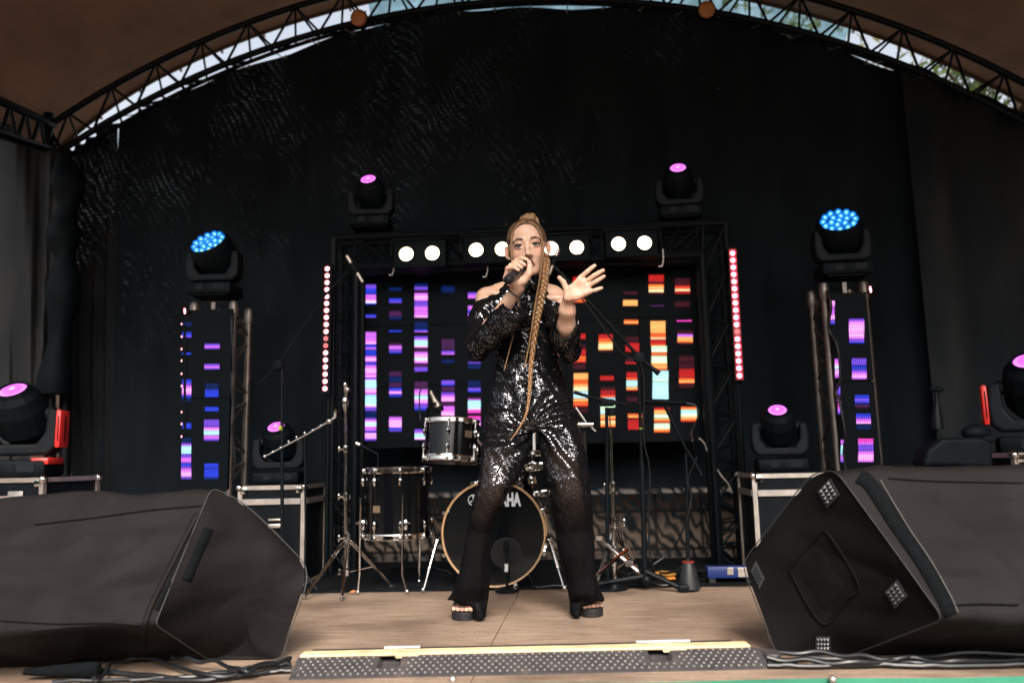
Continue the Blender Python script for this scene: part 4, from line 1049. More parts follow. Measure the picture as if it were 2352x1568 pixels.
on_surface_tube(cvR, [(2175, 1390), (2250, 1386), (2340, 1388)], 0.0022, 'seam', M['velcro'], monR, OR)
on_surface_tube(cvR, [(2040, 1097), (2150, 1104), (2350, 1108)], 0.0016, 'seam', M['velcro'], monR, OR)
# handle patch: recessed pocket outline and flap
hp = [(1880, 1228), (1902, 1226), (1972, 1342), (1945, 1375), (1890, 1432), (1822, 1325), (1822, 1295)]
m = MB(); pts = [surf(epR, x, y, 0.004) - OR for x, y in [(p.x, p.y) for p in spline([Vector((x, y, 0)) for x, y in hp + [hp[0]]], 60)]]
m.tube(pts, 0.0045, 6); m.build('handle_pocket', M['panel_cloth'], monR, True)
hp2 = [(1876, 1262), (1890, 1262), (1945, 1345), (1888, 1402), (1842, 1325)]
m = MB(); ctr = surf(epR, 1890, 1330, 0.006) - OR
rg_ = [surf(epR, x, y, 0.003) - OR for x, y in hp2]; rr = resample(rounded(rg_, 0.02), 40)
rws = [[ctr.lerp(p, f) + Vector((0, -0.004 * (1 - f * f), 0)) for p in rr + [rr[0]]] for f in (1, 0.85, 0.6, 0.3, 0.01)]
m.grid(rws); m.build('handle_flap', M['panel_cloth'], monR, True)
# studded rubber feet
M['stud_dark'] = simple('stud_rubber', (0.018, 0.020, 0.022), 0.35, 0, 0.2, 20, 0, 0.5)
def foot(cx, cy, ux, uy, vx, vy, nu, nv):
    """centre, half axes in px"""
    def q(a, b, l): return surf(epR, cx + ux * a + vx * b, cy + uy * a + vy * b, l) - OR
    m = MB(); quad = [q(-1, -1, 0.003), q(1, -1, 0.003), q(1, 1, 0.003), q(-1, 1, 0.003)]
    nn = (quad[1] - quad[0]).cross(quad[3] - quad[0]).normalized()
    if nn.dot(CAM - quad[0] - OR) < 0: nn = -nn
    m.prism(quad, nn * 0.005); f = m.build('rubber_foot', M['rubber'], monR)
    m = MB()
    for i in range(nu):
        for j in range(nv):
            a0_, a1_ = -0.86 + 1.72 * i / nu, -0.86 + 1.72 * (i + 0.85) / nu; b0_, b1_ = -0.86 + 1.72 * j / nv, -0.86 + 1.72 * (j + 0.85) / nv
            def bl(a, b): return quad[0].lerp(quad[1], (a + 1) / 2).lerp(quad[3].lerp(quad[2], (a + 1) / 2), (b + 1) / 2) + nn * 0.0052
            c4 = [bl(a0_, b0_), bl(a1_, b0_), bl(a1_, b1_), bl(a0_, b1_)]; tip = sum(c4, Vector()) / 4 + nn * 0.008
            m.addv(c4 + [tip], [(0, 1, 4), (1, 2, 4), (2, 3, 4), (3, 0, 4)])
    m.build('stud', M['stud_dark'], f)
foot(1904, 1132, 14, -15, 11, 19, 3, 4)
foot(2059, 1363, 14, -14, 12, 19, 3, 4)
foot(1890, 1478, 17, 0, 0, 17, 4, 3)
foot(1741, 1320, 6, -12, 10, 20, 3, 4)

# ------------------------------------------------------------------ cable ramp
rt_ = NT('ramp_rubber'); v = rt_.coord('Object'); n = rt_.noise(v, 5, 5); n2 = rt_.noise(v, 26, 4)
rt_.set(color=rt_.ramp(rt_.math('MULTIPLY_ADD', n2.outputs[0], 0.5, rt_.math('MULTIPLY', n.outputs[0], 0.6)), [(0.38, (0.022, 0.022, 0.026)), (0.60, (0.044, 0.040, 0.042)), (0.74, (0.085, 0.070, 0.06))]), rough=0.55, spec=0.4)
rt_.bump(n2.outputs[0], 0.3, 0.003)
A = PF(664, 1561); B = PF(1768, 1536); C_ = PF(1768, 1492); D_ = PF(690, 1512)
ax_ = (B - A); ax_.z = 0; Lr = ax_.length; ax_.normalize(); an = Vector((-ax_.y, ax_.x, 0))
wr = 0.235
t = empty('cable_ramp', A, math.atan2(ax_.y, ax_.x), 'rubber cable ramp with a yellow lid across the front of the stage', 'cable ramp')
hR = 0.042; hs = 0.098
# sloped tread made with pockets
pockets = [(0.178, 0.225), (0.758, 0.805)]
m = MB(); N_ = 120; rows = []
for k in range(9):
    vv = k / 8; row = []
    for i in range(N_):
        x = Lr * i / (N_ - 1); u = i / (N_ - 1)
        ins = 0.018 * (1 - vv) * 0 + (0.012 if k == 0 else 0)
        z = 0.006 + (hR - 0.006) * min(1, vv * 1.02)
        dep = 0.0
        for (p0, p1) in pockets:
            if p0 < u < p1 and vv > 0.42: dep = 0.026
        row.append(Vector((x, hs * vv, max(0.004, z - dep))))
    rows.append(row)
m.grid(rows)
m.addv([(0, 0, 0), (Lr, 0, 0), (Lr, 0, 0.006), (0, 0, 0.006)], [(0, 1, 2, 3)])
m.prism([(0.0, 0, 0), (0.0, hs, 0), (0.0, hs, hR), (0.0, 0, 0.006)], (0.002, 0, 0)); m.prism([(Lr - 0.002, 0, 0), (Lr - 0.002, hs, 0), (Lr - 0.002, hs, hR), (Lr - 0.002, 0, 0.006)], (0.002, 0, 0))
m.box((Lr / 2, hs + 0.06, 0.012), (Lr - 0.02, 0.11, 0.02))
tr_ = m.build('tread', rt_.m, t)
m = MB()
nrow = 6
for k in range(nrow):
    vv = 0.12 + 0.80 * k / (nrow - 1); y = hs * vv
    for i in range(64):
        u = (i + (0.5 if k % 2 else 0)) / 64; 
        if u < 0.012 or u > 0.985: continue
        if any(p0 - 0.012 < u < p1 + 0.012 for p0, p1 in pockets) and vv > 0.36: continue
        z = 0.006 + (hR - 0.006) * vv
        m.lathe([(0.0042, -0.001), (0.0038, 0.002), (0.0024, 0.0034), (0.001, 0.0038)], (Lr * u + 0.001, y, z), (0, -0.2, 1), 8)
st = m.build('tread_stud', simple('stud_grey', (0.16, 0.155, 0.145), 0.5, 0, 0.25, 9), tr_, True)
M['ramp_yellow'] = simple('ramp_yellow', (0.60, 0.46, 0.27), 0.6, 0, 0.25, 14)
m = MB(); m.box((Lr / 2 - 0.01, hs + 0.030, hR + 0.002), (Lr - 0.03, 0.056, 0.010), bev=0.004)
for (p0, p1) in pockets: m.box((Lr * (p1 + 0.012), hs + 0.004, hR - 0.002), (0.075, 0.02, 0.014), bev=0.003)
m.build('yellow_lid', M['ramp_yellow'], t)
m = MB(); m.box((Lr / 2 - 0.02, hs + 0.066, hR - 0.006), (Lr - 0.10, 0.01, 0.028)); m.build('hinge_rail', M['rubber'], t)
for (u0, u1) in ((0.18, 0.26), (0.74, 0.86)):
    m = MB(); m.box((Lr * (u0 + u1) / 2, hs + 0.064, hR + 0.0105), (Lr * (u1 - u0), 0.014, 0.006), bev=0.001)
    m.build('grey_tape', M.setdefault('tape', simple('tape', (0.40, 0.44, 0.45), 0.4)), t)
m = MB()   # interlocking end tab
m.prism([(Lr + 0.001, 0.035, 0.001), (Lr + 0.04, 0.03, 0.001), (Lr + 0.062, 0.075, 0.001), (Lr + 0.052, 0.11, 0.001), (Lr + 0.001, 0.12, 0.001)], (0, 0, 0.034)); o = m.build('end_tab', rt_.m, t); md = o.modifiers.new('bevel', 'BEVEL'); md.width = 0.006; md.segments = 2

# ------------------------------------------------------------------ loose cables on the deck
def floor_cable(px_pts, r, lab, z=0.012, name='cable', wob=0.004, seed=0, group='cables lying on the stage'):
    pts = [PF(x, y, z + (zz if (zz := (0)) else 0)) for x, y in px_pts]
    s = spline(pts, 90)
    for i, p in enumerate(s): p.z = max(r + 0.004, z + wob * math.sin(i * 0.35 + seed))
    m = MB(); m.tube(s, r, 8); o = m.build(name, M['cable'], smooth=True); tag(o, lab, 'cable', group); return o
lc = [
 ([(-30, 1500), (60, 1503), (135, 1516), (235, 1540), (300, 1546), (420, 1560), (520, 1556), (668, 1532)], 0.0075, 'long black cable curving from the left edge to the lower slot of the ramp', 0.012),
 ([(215, 1560), (240, 1545), (262, 1520), (320, 1510), (400, 1526), (470, 1550), (545, 1545), (620, 1520), (668, 1515)], 0.007, 'black cable looping past the left monitor to the ramp corner', 0.022),
 ([(395, 1508), (440, 1515), (500, 1520), (560, 1540), (600, 1530), (668, 1512)], 0.0065, 'black cable coming from beneath the left monitor to the ramp', 0.032),
 ([(300, 1562), (450, 1553), (560, 1537), (620, 1527), (668, 1526)], 0.007, 'dusty black cable running flat beside the ramp end at left', 0.010),
 ([(120, 1566), (300, 1560), (470, 1562), (600, 1545), (668, 1540)], 0.006, 'thin black cable nearest the stage front at left', 0.009),
 ([(1762, 1500), (1860, 1497), (1960, 1505), (2060, 1512), (2180, 1502), (2400, 1500)], 0.0075, 'black cable leaving the right end of the ramp, farthest back', 0.024),
 ([(1762, 1512), (1850, 1516), (1960, 1522), (2090, 1512), (2200, 1520), (2400, 1508)], 0.0075, 'black cable crossing over its neighbours right of the ramp', 0.022),
 ([(1762, 1520), (1880, 1511), (2000, 1514), (2120, 1524), (2250, 1516), (2400, 1520)], 0.007, 'black cable in the middle of the bundle right of the ramp', 0.012),
 ([(1762, 1528), (1880, 1530), (2020, 1527), (2160, 1530), (2400, 1526)], 0.0075, 'black cable nearest the camera in the bundle right of the ramp', 0.010),
 ([(2290, 1452), (2325, 1460), (2350, 1475), (2345, 1496), (2310, 1505)], 0.005, 'thin cable looping out from beneath the right monitor', 0.010),
]
for i, (pp, r, lab, z) in enumerate(lc): floor_cable(pp, r, lab, z, seed=i * 1.3)
# connector block under left monitor
m = MB(); c = PF(170, 1538, 0.028); m.lathe([(0.010, -0.15), (0.015, -0.09), (0.021, 0), (0.024, 0.05), (0.021, 0.075), (0.011, 0.08)], c, Vector((1, 0.1, 0.0)), 16); o = m.build('cable_connector', M['velcro'], smooth=True); tag(o, 'fat black cable connector lying in front of the left monitor', 'connector')
# crumbs on deck
M['crumb'] = simple('leaf_crumb', (0.22, 0.12, 0.06), 0.8)
rr_ = np.random.default_rng(5); m = MB()
for i in range(240):
    x = 660 + rr_.random() * 1150; y = 1356 + rr_.random() ** 0.7 * 140; p = PF(x, y, 0.002); s = 0.0015 + 0.003 * rr_.random() ** 2; a = rr_.random() * 6.28
    d = Vector((math.cos(a), math.sin(a), 0)) * s * 1.8; e = Vector((-d.y, d.x, 0)) * 0.4
    m.addv([p - d, p + e + Vector((0, 0, s * .5)), p + d, p - e], [(0, 1, 2, 3)])
o = m.build('leaf_litter', M['crumb']); tag(o, 'scattered dry leaf crumbs and grit on the wooden deck', 'litter', None, 'stuff')
m = MB(); p = PF(810, 1360, 0.012); m.addv([p + Vector((-.02, 0, 0)), p + Vector((0, .008, .012)), p + Vector((.022, .002, .004)), p + Vector((0, -.006, 0))], [(0, 1, 2, 3)]); o = m.build('dry_leaf', simple('dry_leaf', (0.35, 0.11, 0.04), 0.7)); tag(o, 'curled orange dry leaf on the front edge of the mat', 'leaf')

# ------------------------------------------------------------------ drums
M['wood_hoop'] = simple('hoop_wood', (0.44, 0.27, 0.14), 0.4, 0, 0.15, 12)
M['skin_head'] = simple('resonant_head', (0.003, 0.004, 0.005), 0.14, 0, 0.1, 4, 0, 0.25, 0.0)
M['clear_head'] = simple('drum_skin', (0.10, 0.055, 0.045), 0.35, 0, 0.15, 4)
M['badge'] = simple('badge', (0.28, 0.20, 0.13), 0.4, 0.6)
M['white_print'] = simple('white_print', (0.62, 0.66, 0.68), 0.5, 0, 0.05)
def drum(name, c, axis, r, h, nl, lab, cat='drum', wood=False, twist=0.0, badge_a=None, bottom=None, lug_both=True):
    """c: centre of the lower (or front) rim; axis: unit vector to the other rim"""
    t = empty(name, c, 0, lab, cat, 'drums of the kit')
    ax = Vector(axis).normalized(); q = Vector((0, 0, 1)).rotation_difference(ax)
    m = MB(); m.lathe([(r - 0.004, 0.004), (r, 0.008), (r, h - 0.008), (r - 0.004, h - 0.004)], (0, 0, 0), ax, 48, False); m.build('shell', M['drum_black'], t, True)
    for z, s in ((0.0, -1), (h, 1)):
        m = MB()
        if wood: m.lathe([(r + 0.004, z - s * 0.018), (r + 0.013, z - s * 0.016), (r + 0.014, z + s * 0.022), (r + 0.011, z + s * 0.026), (r + 0.004, z + s * 0.024), (r + 0.004, z - s * 0.018)], (0, 0, 0), ax, 64, False)
        else: m.lathe([(r + 0.002, z - s * 0.012), (r + 0.011, z - s * 0.013), (r + 0.012, z - s * 0.008), (r + 0.006, z - s * 0.005), (r + 0.006, z + s * 0.012), (r + 0.011, z + s * 0.014), (r + 0.009, z + s * 0.018), (r + 0.002, z + s * 0.016), (r + 0.002, z - s * 0.012)], (0, 0, 0), ax, 64, False)
        m.build('hoop', M['wood_hoop'] if wood else M['chrome'], t, True)
        m = MB(); m.lathe([(0.001, z + s * 0.004), (r * 0.5, z + s * 0.004), (r + 0.002, z + s * 0.003)], (0, 0, 0), ax, 48, False)
        m.build('drumhead', (M['skin_head'] if (wood) else M['clear_head']), t, True)
    for k in range(nl):
        a = 2 * math.pi * k / nl + twist
        def at(rr, z): return q @ Vector((rr * math.cos(a), rr * math.sin(a), z))
        for zz, s in ((0.0, 1), (h, -1)):
            m = MB()
            if wood:
                m.tube([at(r + 0.021, zz + s * 0.0), at(r + 0.021, zz + s * 0.10)], 0.0035, 6)
                m.box(at(r + 0.020, zz), (0.018, 0.018, 0.03), q.to_matrix() @ Matrix.Rotation(a, 3, 'Z')); m.tube([at(r + 0.008, zz + s * 0.10), at(r + 0.024, zz + s * 0.10)], 0.012, 8)
            else:
                m.tube([at(r + 0.014, zz - s * 0.012), at(r + 0.014, zz + s * 0.06)], 0.0035, 6)
                m.tube([at(r + 0.013, zz + s * 0.035), at(r + 0.014, zz + s * 0.05), at(r + 0.012, zz + s * 0.075)], [0.006, 0.011, 0.005], 8)
                m.ball(at(r + 0.011, zz - s * 0.004), 0.010, 8)
            m.build('lug', M['chrome'], t, True)
    if badge_a is not None:
        a = badge_a[0]; z = badge_a[1]; m = MB()
        qq = q.to_matrix() @ Matrix.Rotation(a, 3, 'Z'); m.box(q @ Vector(((r + 0.001) * math.cos(a), (r + 0.001) * math.sin(a), z)), (0.002, 0.045, 0.034), qq, bev=0.0009)
        m.build('badge', M['badge'], t)
    return t
YD = 4.16
# floor tom
cT = P(913, 1226, YD); wT = (P(992, 1150, YD) - P(838, 1150, YD)).length; hT = P(915, 1080, YD).z - cT.z
ft = drum('floor_tom', cT, (0.0, 0, 1), wT / 2 - 0.012, hT, 8, 'large black floor tom standing on thin chrome legs at left', twist=0.28, badge_a=(-2.05, hT * 0.42))
for i, (xa, ya, yb, xk, yk_) in enumerate(((828, 1143, 1318, 822, 1330), (926, 1133, 1318, 935, 1338), (965, 1228, 1300, 963, 1306))):
    m = MB(); top = P(xa, ya, YD - 0.17 if i < 2 else YD + .15) - cT; Yl = YD - 0.17 if i < 2 else YD + .15
    bot = P(xa - 2, yb, Yl) - cT; kn = P(xk, yk_, Yl) - cT; kn.z = -cT.z + 0.014; bot.z = max(bot.z, -cT.z + 0.03)
    m.tube([top, bot, kn], 0.0052, 8); m.ball(kn, 0.012, 8); m.build('leg', M['chrome'], ft, True)
    if i < 2:
        m = MB(); p = P(xa + 4, 1205, Yl + 0.02) - cT; m.box(p, (0.03, 0.03, 0.05), bev=0.006); m.tube([p + Vector((-.03, 0, 0.01)), p + Vector((.03, -0.01, 0.01))], 0.006, 8); m.build('leg_bracket', M['chrome'], ft, True)
# rack tom, tipped towards the drummer
cR = P(1034, 1054, YD - 0.05); ax = Vector((0.055, 0.10, 1)); wR_ = (P(1110, 1000, YD - .05) - P(980, 1000, YD - .05)).length
rk = drum('rack_tom', cR, ax, wR_ / 2 - 0.012, 0.185, 6, 'black rack tom mounted above the bass drum, left of the singer\'s legs', twist=0.55, badge_a=(-0.75, 0.12))
m = MB(); p0 = Vector(ax).normalized() * 0.1; m.tube([p0 + Vector((0.12, 0.10, 0)), Vector((0.22, 0.15, -0.02)), Vector((0.25, 0.15, -0.26))], 0.012, 10); m.build('mount_arm', M['chrome'], rk, True)
# tom behind the legs
cS = P(1236, 1068, 4.36); sn = drum('snare_drum', cS, (0.0, 0.02, 1), 0.10, 0.06, 6, 'shallow drum seen between the singer\'s knees', twist=0.3)
m = MB()
for dx in (-0.02, 0.025): m.tube([(dx, 0.0, 0.06), (dx * 0.6, 0.05, 0.32)], 0.010, 8)
m.build('mount_post', M['chrome'], sn, True)
cS2 = P(1240, 1130, 4.28); s2 = drum('second_tom', cS2, (-0.13, -0.02, 1), 0.085, 0.13, 6, 'small tilted black tom below the shallow drum, behind the legs', badge_a=(-1.9, 0.07), twist=0.2)
s2.name = 'rack_tom'
m = MB(); m.tube([(0.05, 0.1, 0.02), (0.09, 0.14, -0.12), (0.09, 0.14, -cS2.z + 0.3)], 0.012, 8); m.build('mount_post', M['chrome'], s2, True)
# bass drum
cB = P(1134, 1222, 4.08); rB = ((P(1256, 1222, 4.08) - P(1012, 1222, 4.08)).length) / 2 - 0.019
cB.z = rB + 0.030
bd = drum('bass_drum', cB, (0.0, 1, 0), rB, 0.36, 8, 'black bass drum with a natural wood hoop behind the singer\'s legs', wood=True, twist=math.pi / 8)
# port hole, spurs, print
m = MB(); hc = P(1163, 1270, 4.07) - cB; hc.y = -0.006
m.lathe([(0.001, 0), (0.072, 0)], hc + Vector((0, 0.001, 0)), (0, -1, 0), 32, False); o = m.build('port_hole', simple('port_dark', (0.002, 0.002, 0.003), 0.9), bd)
m = MB(); m.lathe([(0.072, -0.003), (0.077, -0.001), (0.077, 0.003), (0.072, 0.004)], hc, (0, -1, 0), 36, False); m.build('port_ring', M['rubber'], bd, True)
for sgn, (xa, ya, xb, yb) in ((-1, (1004, 1240, 972, 1338)), (1, (1262, 1238, 1296, 1336))):
    a = P(xa, ya, 4.13) - cB; b = P(xb, yb, 4.02) - cB; b.z = -cB.z + 0.016
    m = MB(); m.tube([a + Vector((-sgn * 0.05, 0.03, 0.0)), a], 0.017, 12); m.tube([a, a.lerp(b, 0.12)], 0.013, 10); m.tube([a.lerp(b, 0.12), a.lerp(b, 0.58)], 0.009, 10); m.tube([a.lerp(b, 0.56), a.lerp(b, 0.60)], 0.012, 10); m.tube([a.lerp(b, 0.6), b], 0.006, 8); m.ball(b, 0.012, 8); m.build('spur_leg', M['chrome'], bd, True)
def text(s, loc, size, mat, parent, name='lettering', rot=(R(90), 0, 0), sx=1.0, ext=0.0012, bold=0.0):
    c = bpy.data.curves.new(name, 'FONT'); c.body = s; c.size = size; c.extrude = ext; c.align_x = 'CENTER'; c.offset = bold
    o = bpy.data.objects.new(name, c); COL.objects.link(o); o.rotation_euler = rot; o.location = loc; o.scale = (sx, 1, 1); o.data.materials.append(mat)
    bpy.context.view_layer.update(); me = bpy.data.meshes.new_from_object(o); mo = bpy.data.objects.new(name, me); COL.objects.link(mo); mo.rotation_euler = rot; mo.location = loc; mo.scale = (sx, 1, 1); mo.parent = parent; bpy.data.objects.remove(o); return mo
lp = P(1193, 1162, 4.07) - cB; l0 = P(1100, 1162, 4.07) - cB
lc0 = P(1149, 1161, 4.07) - cB; text('YAMAHA', (lc0.x, -0.008, lc0.z), 0.088, M['white_print'], bd, bold=0.0042, sx=0.56)
# tuning fork roundel
m = MB(); lc_ = P(1087, 1148, 4.07) - cB; lc_.y = -0.008
m.lathe([(0.024, 0), (0.027, 0), (0.027, 0.002), (0.024, 0.002)], lc_, (0, -1, 0), 36, False)
for k in range(3):
    a = math.pi / 2 + k * 2 * math.pi / 3
    m.tube([lc_ + Vector((0.003 * math.cos(a), -0.001, 0.003 * math.sin(a))), lc_ + Vector((0.022 * math.cos(a), -0.001, 0.022 * math.sin(a)))], 0.0014, 5)
    for d in (-0.25, 0.25): m.tube([lc_ + Vector((0.012 * math.cos(a + d), -0.001, 0.012 * math.sin(a + d))), lc_ + Vector((0.020 * math.cos(a + d * .6), -0.001, 0.020 * math.sin(a + d * .6)))], 0.0009, 5)
m.build('emblem', M['white_print'], bd, True)
lp2 = P(1111, 1317, 4.07) - cB; text('EC', (lp2.x - 0.014, -0.008, lp2.z - 0.004), 0.016, M['white_print'], bd)
m = MB(); base = Vector((lp2.x + 0.012, -0.008, lp2.z + 0.004))
m.prism([base + Vector((x, 0, z)) for x, z in ((-.013, 0), (-.016, .010), (-.009, .005), (-.005, .012), (0, .005), (.005, .012), (.009, .005), (.016, .010), (.013, 0))], (0, -0.001, 0)); m.box(base + Vector((0, 0, -0.006)), (0.026, 0.001, 0.003)); m.box(base + Vector((0, 0, -0.013)), (0.026, 0.001, 0.002)); m.build('emblem', M['white_print'], bd)
# small stand with white collar in front of port hole
m = MB(); a = P(1163, 1262, 4.02); b = PF(1163, 1340, 0.01); b.y = 4.02
t = empty('kick_mic_stand', Vector((a.x, 4.02, 0)), 0, 'short black microphone stand in front of the bass drum port', 'microphone stand', 'microphone stands')
o_ = t.location; m.tube([a - o_, Vector((0, 0, 0.02))], 0.007, 8); m.lathe([(0.06, 0), (0.06, 0.008), (0.02, 0.016), (0.008, 0.02)], (0, 0, 0.008), (0, 0, 1), 24); m.build('pole', M['black_metal'], t, True)
m = MB(); m.tube([P(1163, 1294, 4.012) - o_, P(1163, 1312, 4.012) - o_], 0.0095, 10); m.build('white_collar', M['white_print'], t, True)
m = MB(); m.tube([P(1163, 1266, 4.02) - o_, P(1163, 1254, 4.02) - o_, P(1163, 1246, 4.02) - o_, P(1163, 1242, 4.02) - o_], [0.010, 0.014, 0.013, 0.006], 12); m.build('microphone', M['black_plastic'], t, True)
floor_cable([(1185, 1245), (1200, 1280), (1222, 1340), (1235, 1346), (1330, 1344)], 0.004, 'thin black cable trailing from the bass drum microphone', 0.012)
m = MB(); m.box(PF(1142, 1346, 0.02), (0.045, 0.02, 0.012), bev=0.003); o = m.build('wooden_wedge', simple('pale_wood', (0.55, 0.42, 0.32), 0.6)); tag(o, 'tiny pale wooden wedge on the mat edge before the bass drum', 'wedge')

# ------------------------------------------------------------------ stands
def tripod(t, c, hub_px, feet_px, Y, mat, double=True, r=0.006):
    """legs from a hub to floor points"""
    hub = P(hub_px[0], hub_px[1], Y) - c
    for (x, y, dY) in feet_px:
        f = P(x, y, Y + dY) - c; f.z = -c.z + 0.012
        m = MB(); mid = hub.lerp(f, 0.15) + Vector((0, 0, 0.01))
        if double:
            side = (f - hub).cross(Vector((0, 1, 0))).normalized() * 0.006
            for s in (-1, 1): m.tube([hub + side * s, mid + side * s, f.lerp(hub, 0.03) + side * s * 0.5], r * 0.7, 6)
        else: m.tube([hub, f], r, 8)
        m.ball(f, 0.014, 8, (1, 1, 0.7))
        lowp = Vector((hub.x, hub.y, -c.z + 0.05)); h2 = f.lerp(hub, 0.42)
        m.tube([h2, lowp + Vector((0, 0, 0.04))], r * 0.6, 6)
        m.build('leg', mat, t, True)
def pole(t, c, pts, Y, mat, r, name='pole', dY=None, n=10):
    m = MB(); q = [P(x, y, Y + (dY[i] if dY else 0)) - c for i, (x, y) in enumerate(pts)]
    rr = r if isinstance(r, list) else [r] * len(q)
    m.tube(q, rr, n); return m.build(name, mat, t, True)
def clampp(t, c, px, py, Y, mat, s=1.0, wing=-1):
    m = MB(); p = P(px, py, Y) - c; m.lathe([(0.015 * s, -0.02 * s), (0.017 * s, 0), (0.015 * s, 0.02 * s)], p, (0, 0, 1), 12)
    m.tube([p, p + Vector((wing * 0.035 * s, -0.01, 0))], 0.006 * s, 6); m.box(p + Vector((wing * 0.036 * s, -0.01, 0)), (0.008, 0.008, 0.03 * s), bev=0.002); m.build('clamp', mat, t, True)
def stand(name, lab, px, py, Y, cat='stand', group=None):
    c = P(px, py, Y); c.z = 0.0; return empty(name, c, 0, lab, cat, group), c
# cymbal stand left of drums
t, c = stand('cymbal_stand', 'tall chrome cymbal stand without a cymbal, left of the floor tom', 795, 1330, 4.13, 'cymbal stand', 'chrome drum hardware stands')
pole(t, c, [(797, 1318), (795, 1150)], 4.13, M['chrome'], 0.0115); pole(t, c, [(795, 1150), (793, 940)], 4.13, M['chrome'], 0.0075)
m = MB(); a = P(793, 938, 4.13) - c; m.lathe([(0.006, -0.02), (0.015, 0.012), (0.018, 0.04), (0.015, 0.055), (0.008, 0.06)], a, (0, 0, 1), 14); m.ball(a + Vector((0.012, 0, 0.10)), 0.016, 10); m.tube([a + Vector((0, 0, 0.05)), a + Vector((0.002, 0, 0.13))], 0.008, 8); m.ball(a + Vector((-0.002, 0, 0.125)), 0.013, 8, (0.7, 0.7, 1.6)); m.build('tilter', M['chrome'], t, True)
clampp(t, c, 794, 1031, 4.13, M['chrome'], 0.9); clampp(t, c, 795, 1140, 4.13, M['chrome']); clampp(t, c, 797, 1235, 4.13, M['chrome'], 1.1); clampp(t, c, 797, 1312, 4.13, M['chrome'])
tripod(t, c, (797, 1238), [(700, 1348, -0.25), (786, 1342, -0.3), (900, 1332, 0.05)], 4.13, M['chrome'])
# short chrome stand behind, tilted rod left
t, c = stand('boom_stand', 'black boom stand with a drooping ratchet rod beside the purple lamp', 645, 1250, 4.12, 'microphone stand', 'microphone stands')
pole(t, c, [(648, 840), (648, 1300)], 4.12, M['black_metal'], 0.0095); pole(t, c, [(592, 884), (640, 838), (745, 680), (800, 622)], 4.12, M['black_metal'], [0.006, 0.007, 0.006, 0.006])
m = MB(); p = P(640, 838, 4.12) - c; m.lathe([(0.001, -0.03), (0.026, -0.026), (0.028, 0.015), (0.001, 0.02)], p, (0, 1, 0), 18); m.build('boom_knob', M['black_plastic'], t, True)
m = MB(); m.lathe([(0.26, 0.0), (0.26, 0.012), (0.02, 0.03)], (0, 0, 0), (0, 0, 1), 24) if False else m.tube([(0, 0, 0.25), (-0.2, -0.05, 0.01)], 0.008, 8); m.tube([(0, 0, 0.25), (0.2, -0.02, 0.01)], 0.008, 8); m.tube([(0, 0, 0.25), (0, 0.2, 0.01)], 0.008, 8); m.build('leg', M['black_metal'], t, True)
m = MB(); q0 = P(641, 983, 3.94) - c; m.tube([q0, q0 + Vector((0.015, 0, 0))], 0.0125, 10); m.build('yellow_ring', simple('yellow_tape', (0.35, 0.40, 0.05), 0.5), t, True)
# overhead microphone left: slim condenser
M['mic_nickel'] = simple('nickel', (0.42, 0.36, 0.32), 0.32, 0.8, 0.1, 20)
def pencil_mic(pa, pb, Y, lab, r=0.0105, parts=('silver', 'black', 'silver')):
    a, b = P(pa[0], pa[1], Y), P(pb[0], pb[1], Y); t = empty('pencil_microphone', a, 0, lab, 'microphone', 'microphones on stands'); d = b - a
    m = MB(); m.tube([Vector(), d * 0.28], r, 12); m.build('capsule', M['mic_nickel'], t, True)
    m = MB(); m.tube([d * 0.28, d * 0.66], r * 1.25, 12); m.build('clip', M['black_plastic'], t, True)
    m = MB(); m.tube([d * 0.66, d], [r * 0.95, r * 0.7], 12); m.build('body', M['mic_nickel'], t, True)
    return t
pencil_mic((797, 588), (833, 648), 4.05, 'silver pencil microphone angled at the top left of the video wall')
pencil_mic((1283, 572), (1262, 630), 3.75, 'silver tipped pencil microphone beside the singer\'s ear', 0.009)
# ratchet rod stand (left)
t, c = stand('rod_stand', 'thin notched chrome rod with a clamp, slanting behind the cymbal stand', 700, 1100, 4.1, 'drum hardware', 'chrome drum hardware stands'); t.location.z = 0
pole(t, c, [(608, 1048), (700, 1000), (755, 968)], 4.1, M['chrome'], [0.004, 0.0055, 0.007], 'rod')
m = MB()
for k in range(8):
    p = P(608 + 147 * k / 8, 1048 - 80 * k / 8 - (4 if 2 < k < 6 else 0), 4.1) - c; m = MB(); m.ball(p, 0.0078, 8); m.build('notch', M['chrome'], t, True)
m = MB(); p = P(757, 967, 4.1) - c; m.ball(p, 0.018, 10); m.tube([p, p + Vector((0.03, 0, 0.02)), p + Vector((0.03, 0, 0.06))], 0.007, 8); m.build('wing_clamp', M['chrome'], t, True)
pole(t, c, [(700, 1003), (702, 1200)], 4.1, M['black_metal'], 0.006)
m = MB(); b_ = P(702, 1200, 4.1) - c; m.tube([b_, Vector((b_.x, b_.y, 0.01))], 0.006, 8); m.build('pole', M['black_metal'], t, True)
# second faint black boom left of tom
t, c = stand('tom_arm', 'slim black arm with a bright tip left of the floor tom', 860, 1150, 4.15, 'drum hardware'); pole(t, c, [(818, 1017), (838, 1027), (868, 1042)], 4.15, M['black_metal'], [0.008, 0.005, 0.004], 'arm'); m = MB(); m.tube([P(818, 1017, 4.148) - c, P(826, 1021, 4.148) - c], 0.009, 8); m.build('tip', M['mic_nickel'], t, True); pole(t, c, [(868, 1042), (868, 1080)], 4.15, M['black_metal'], 0.004)

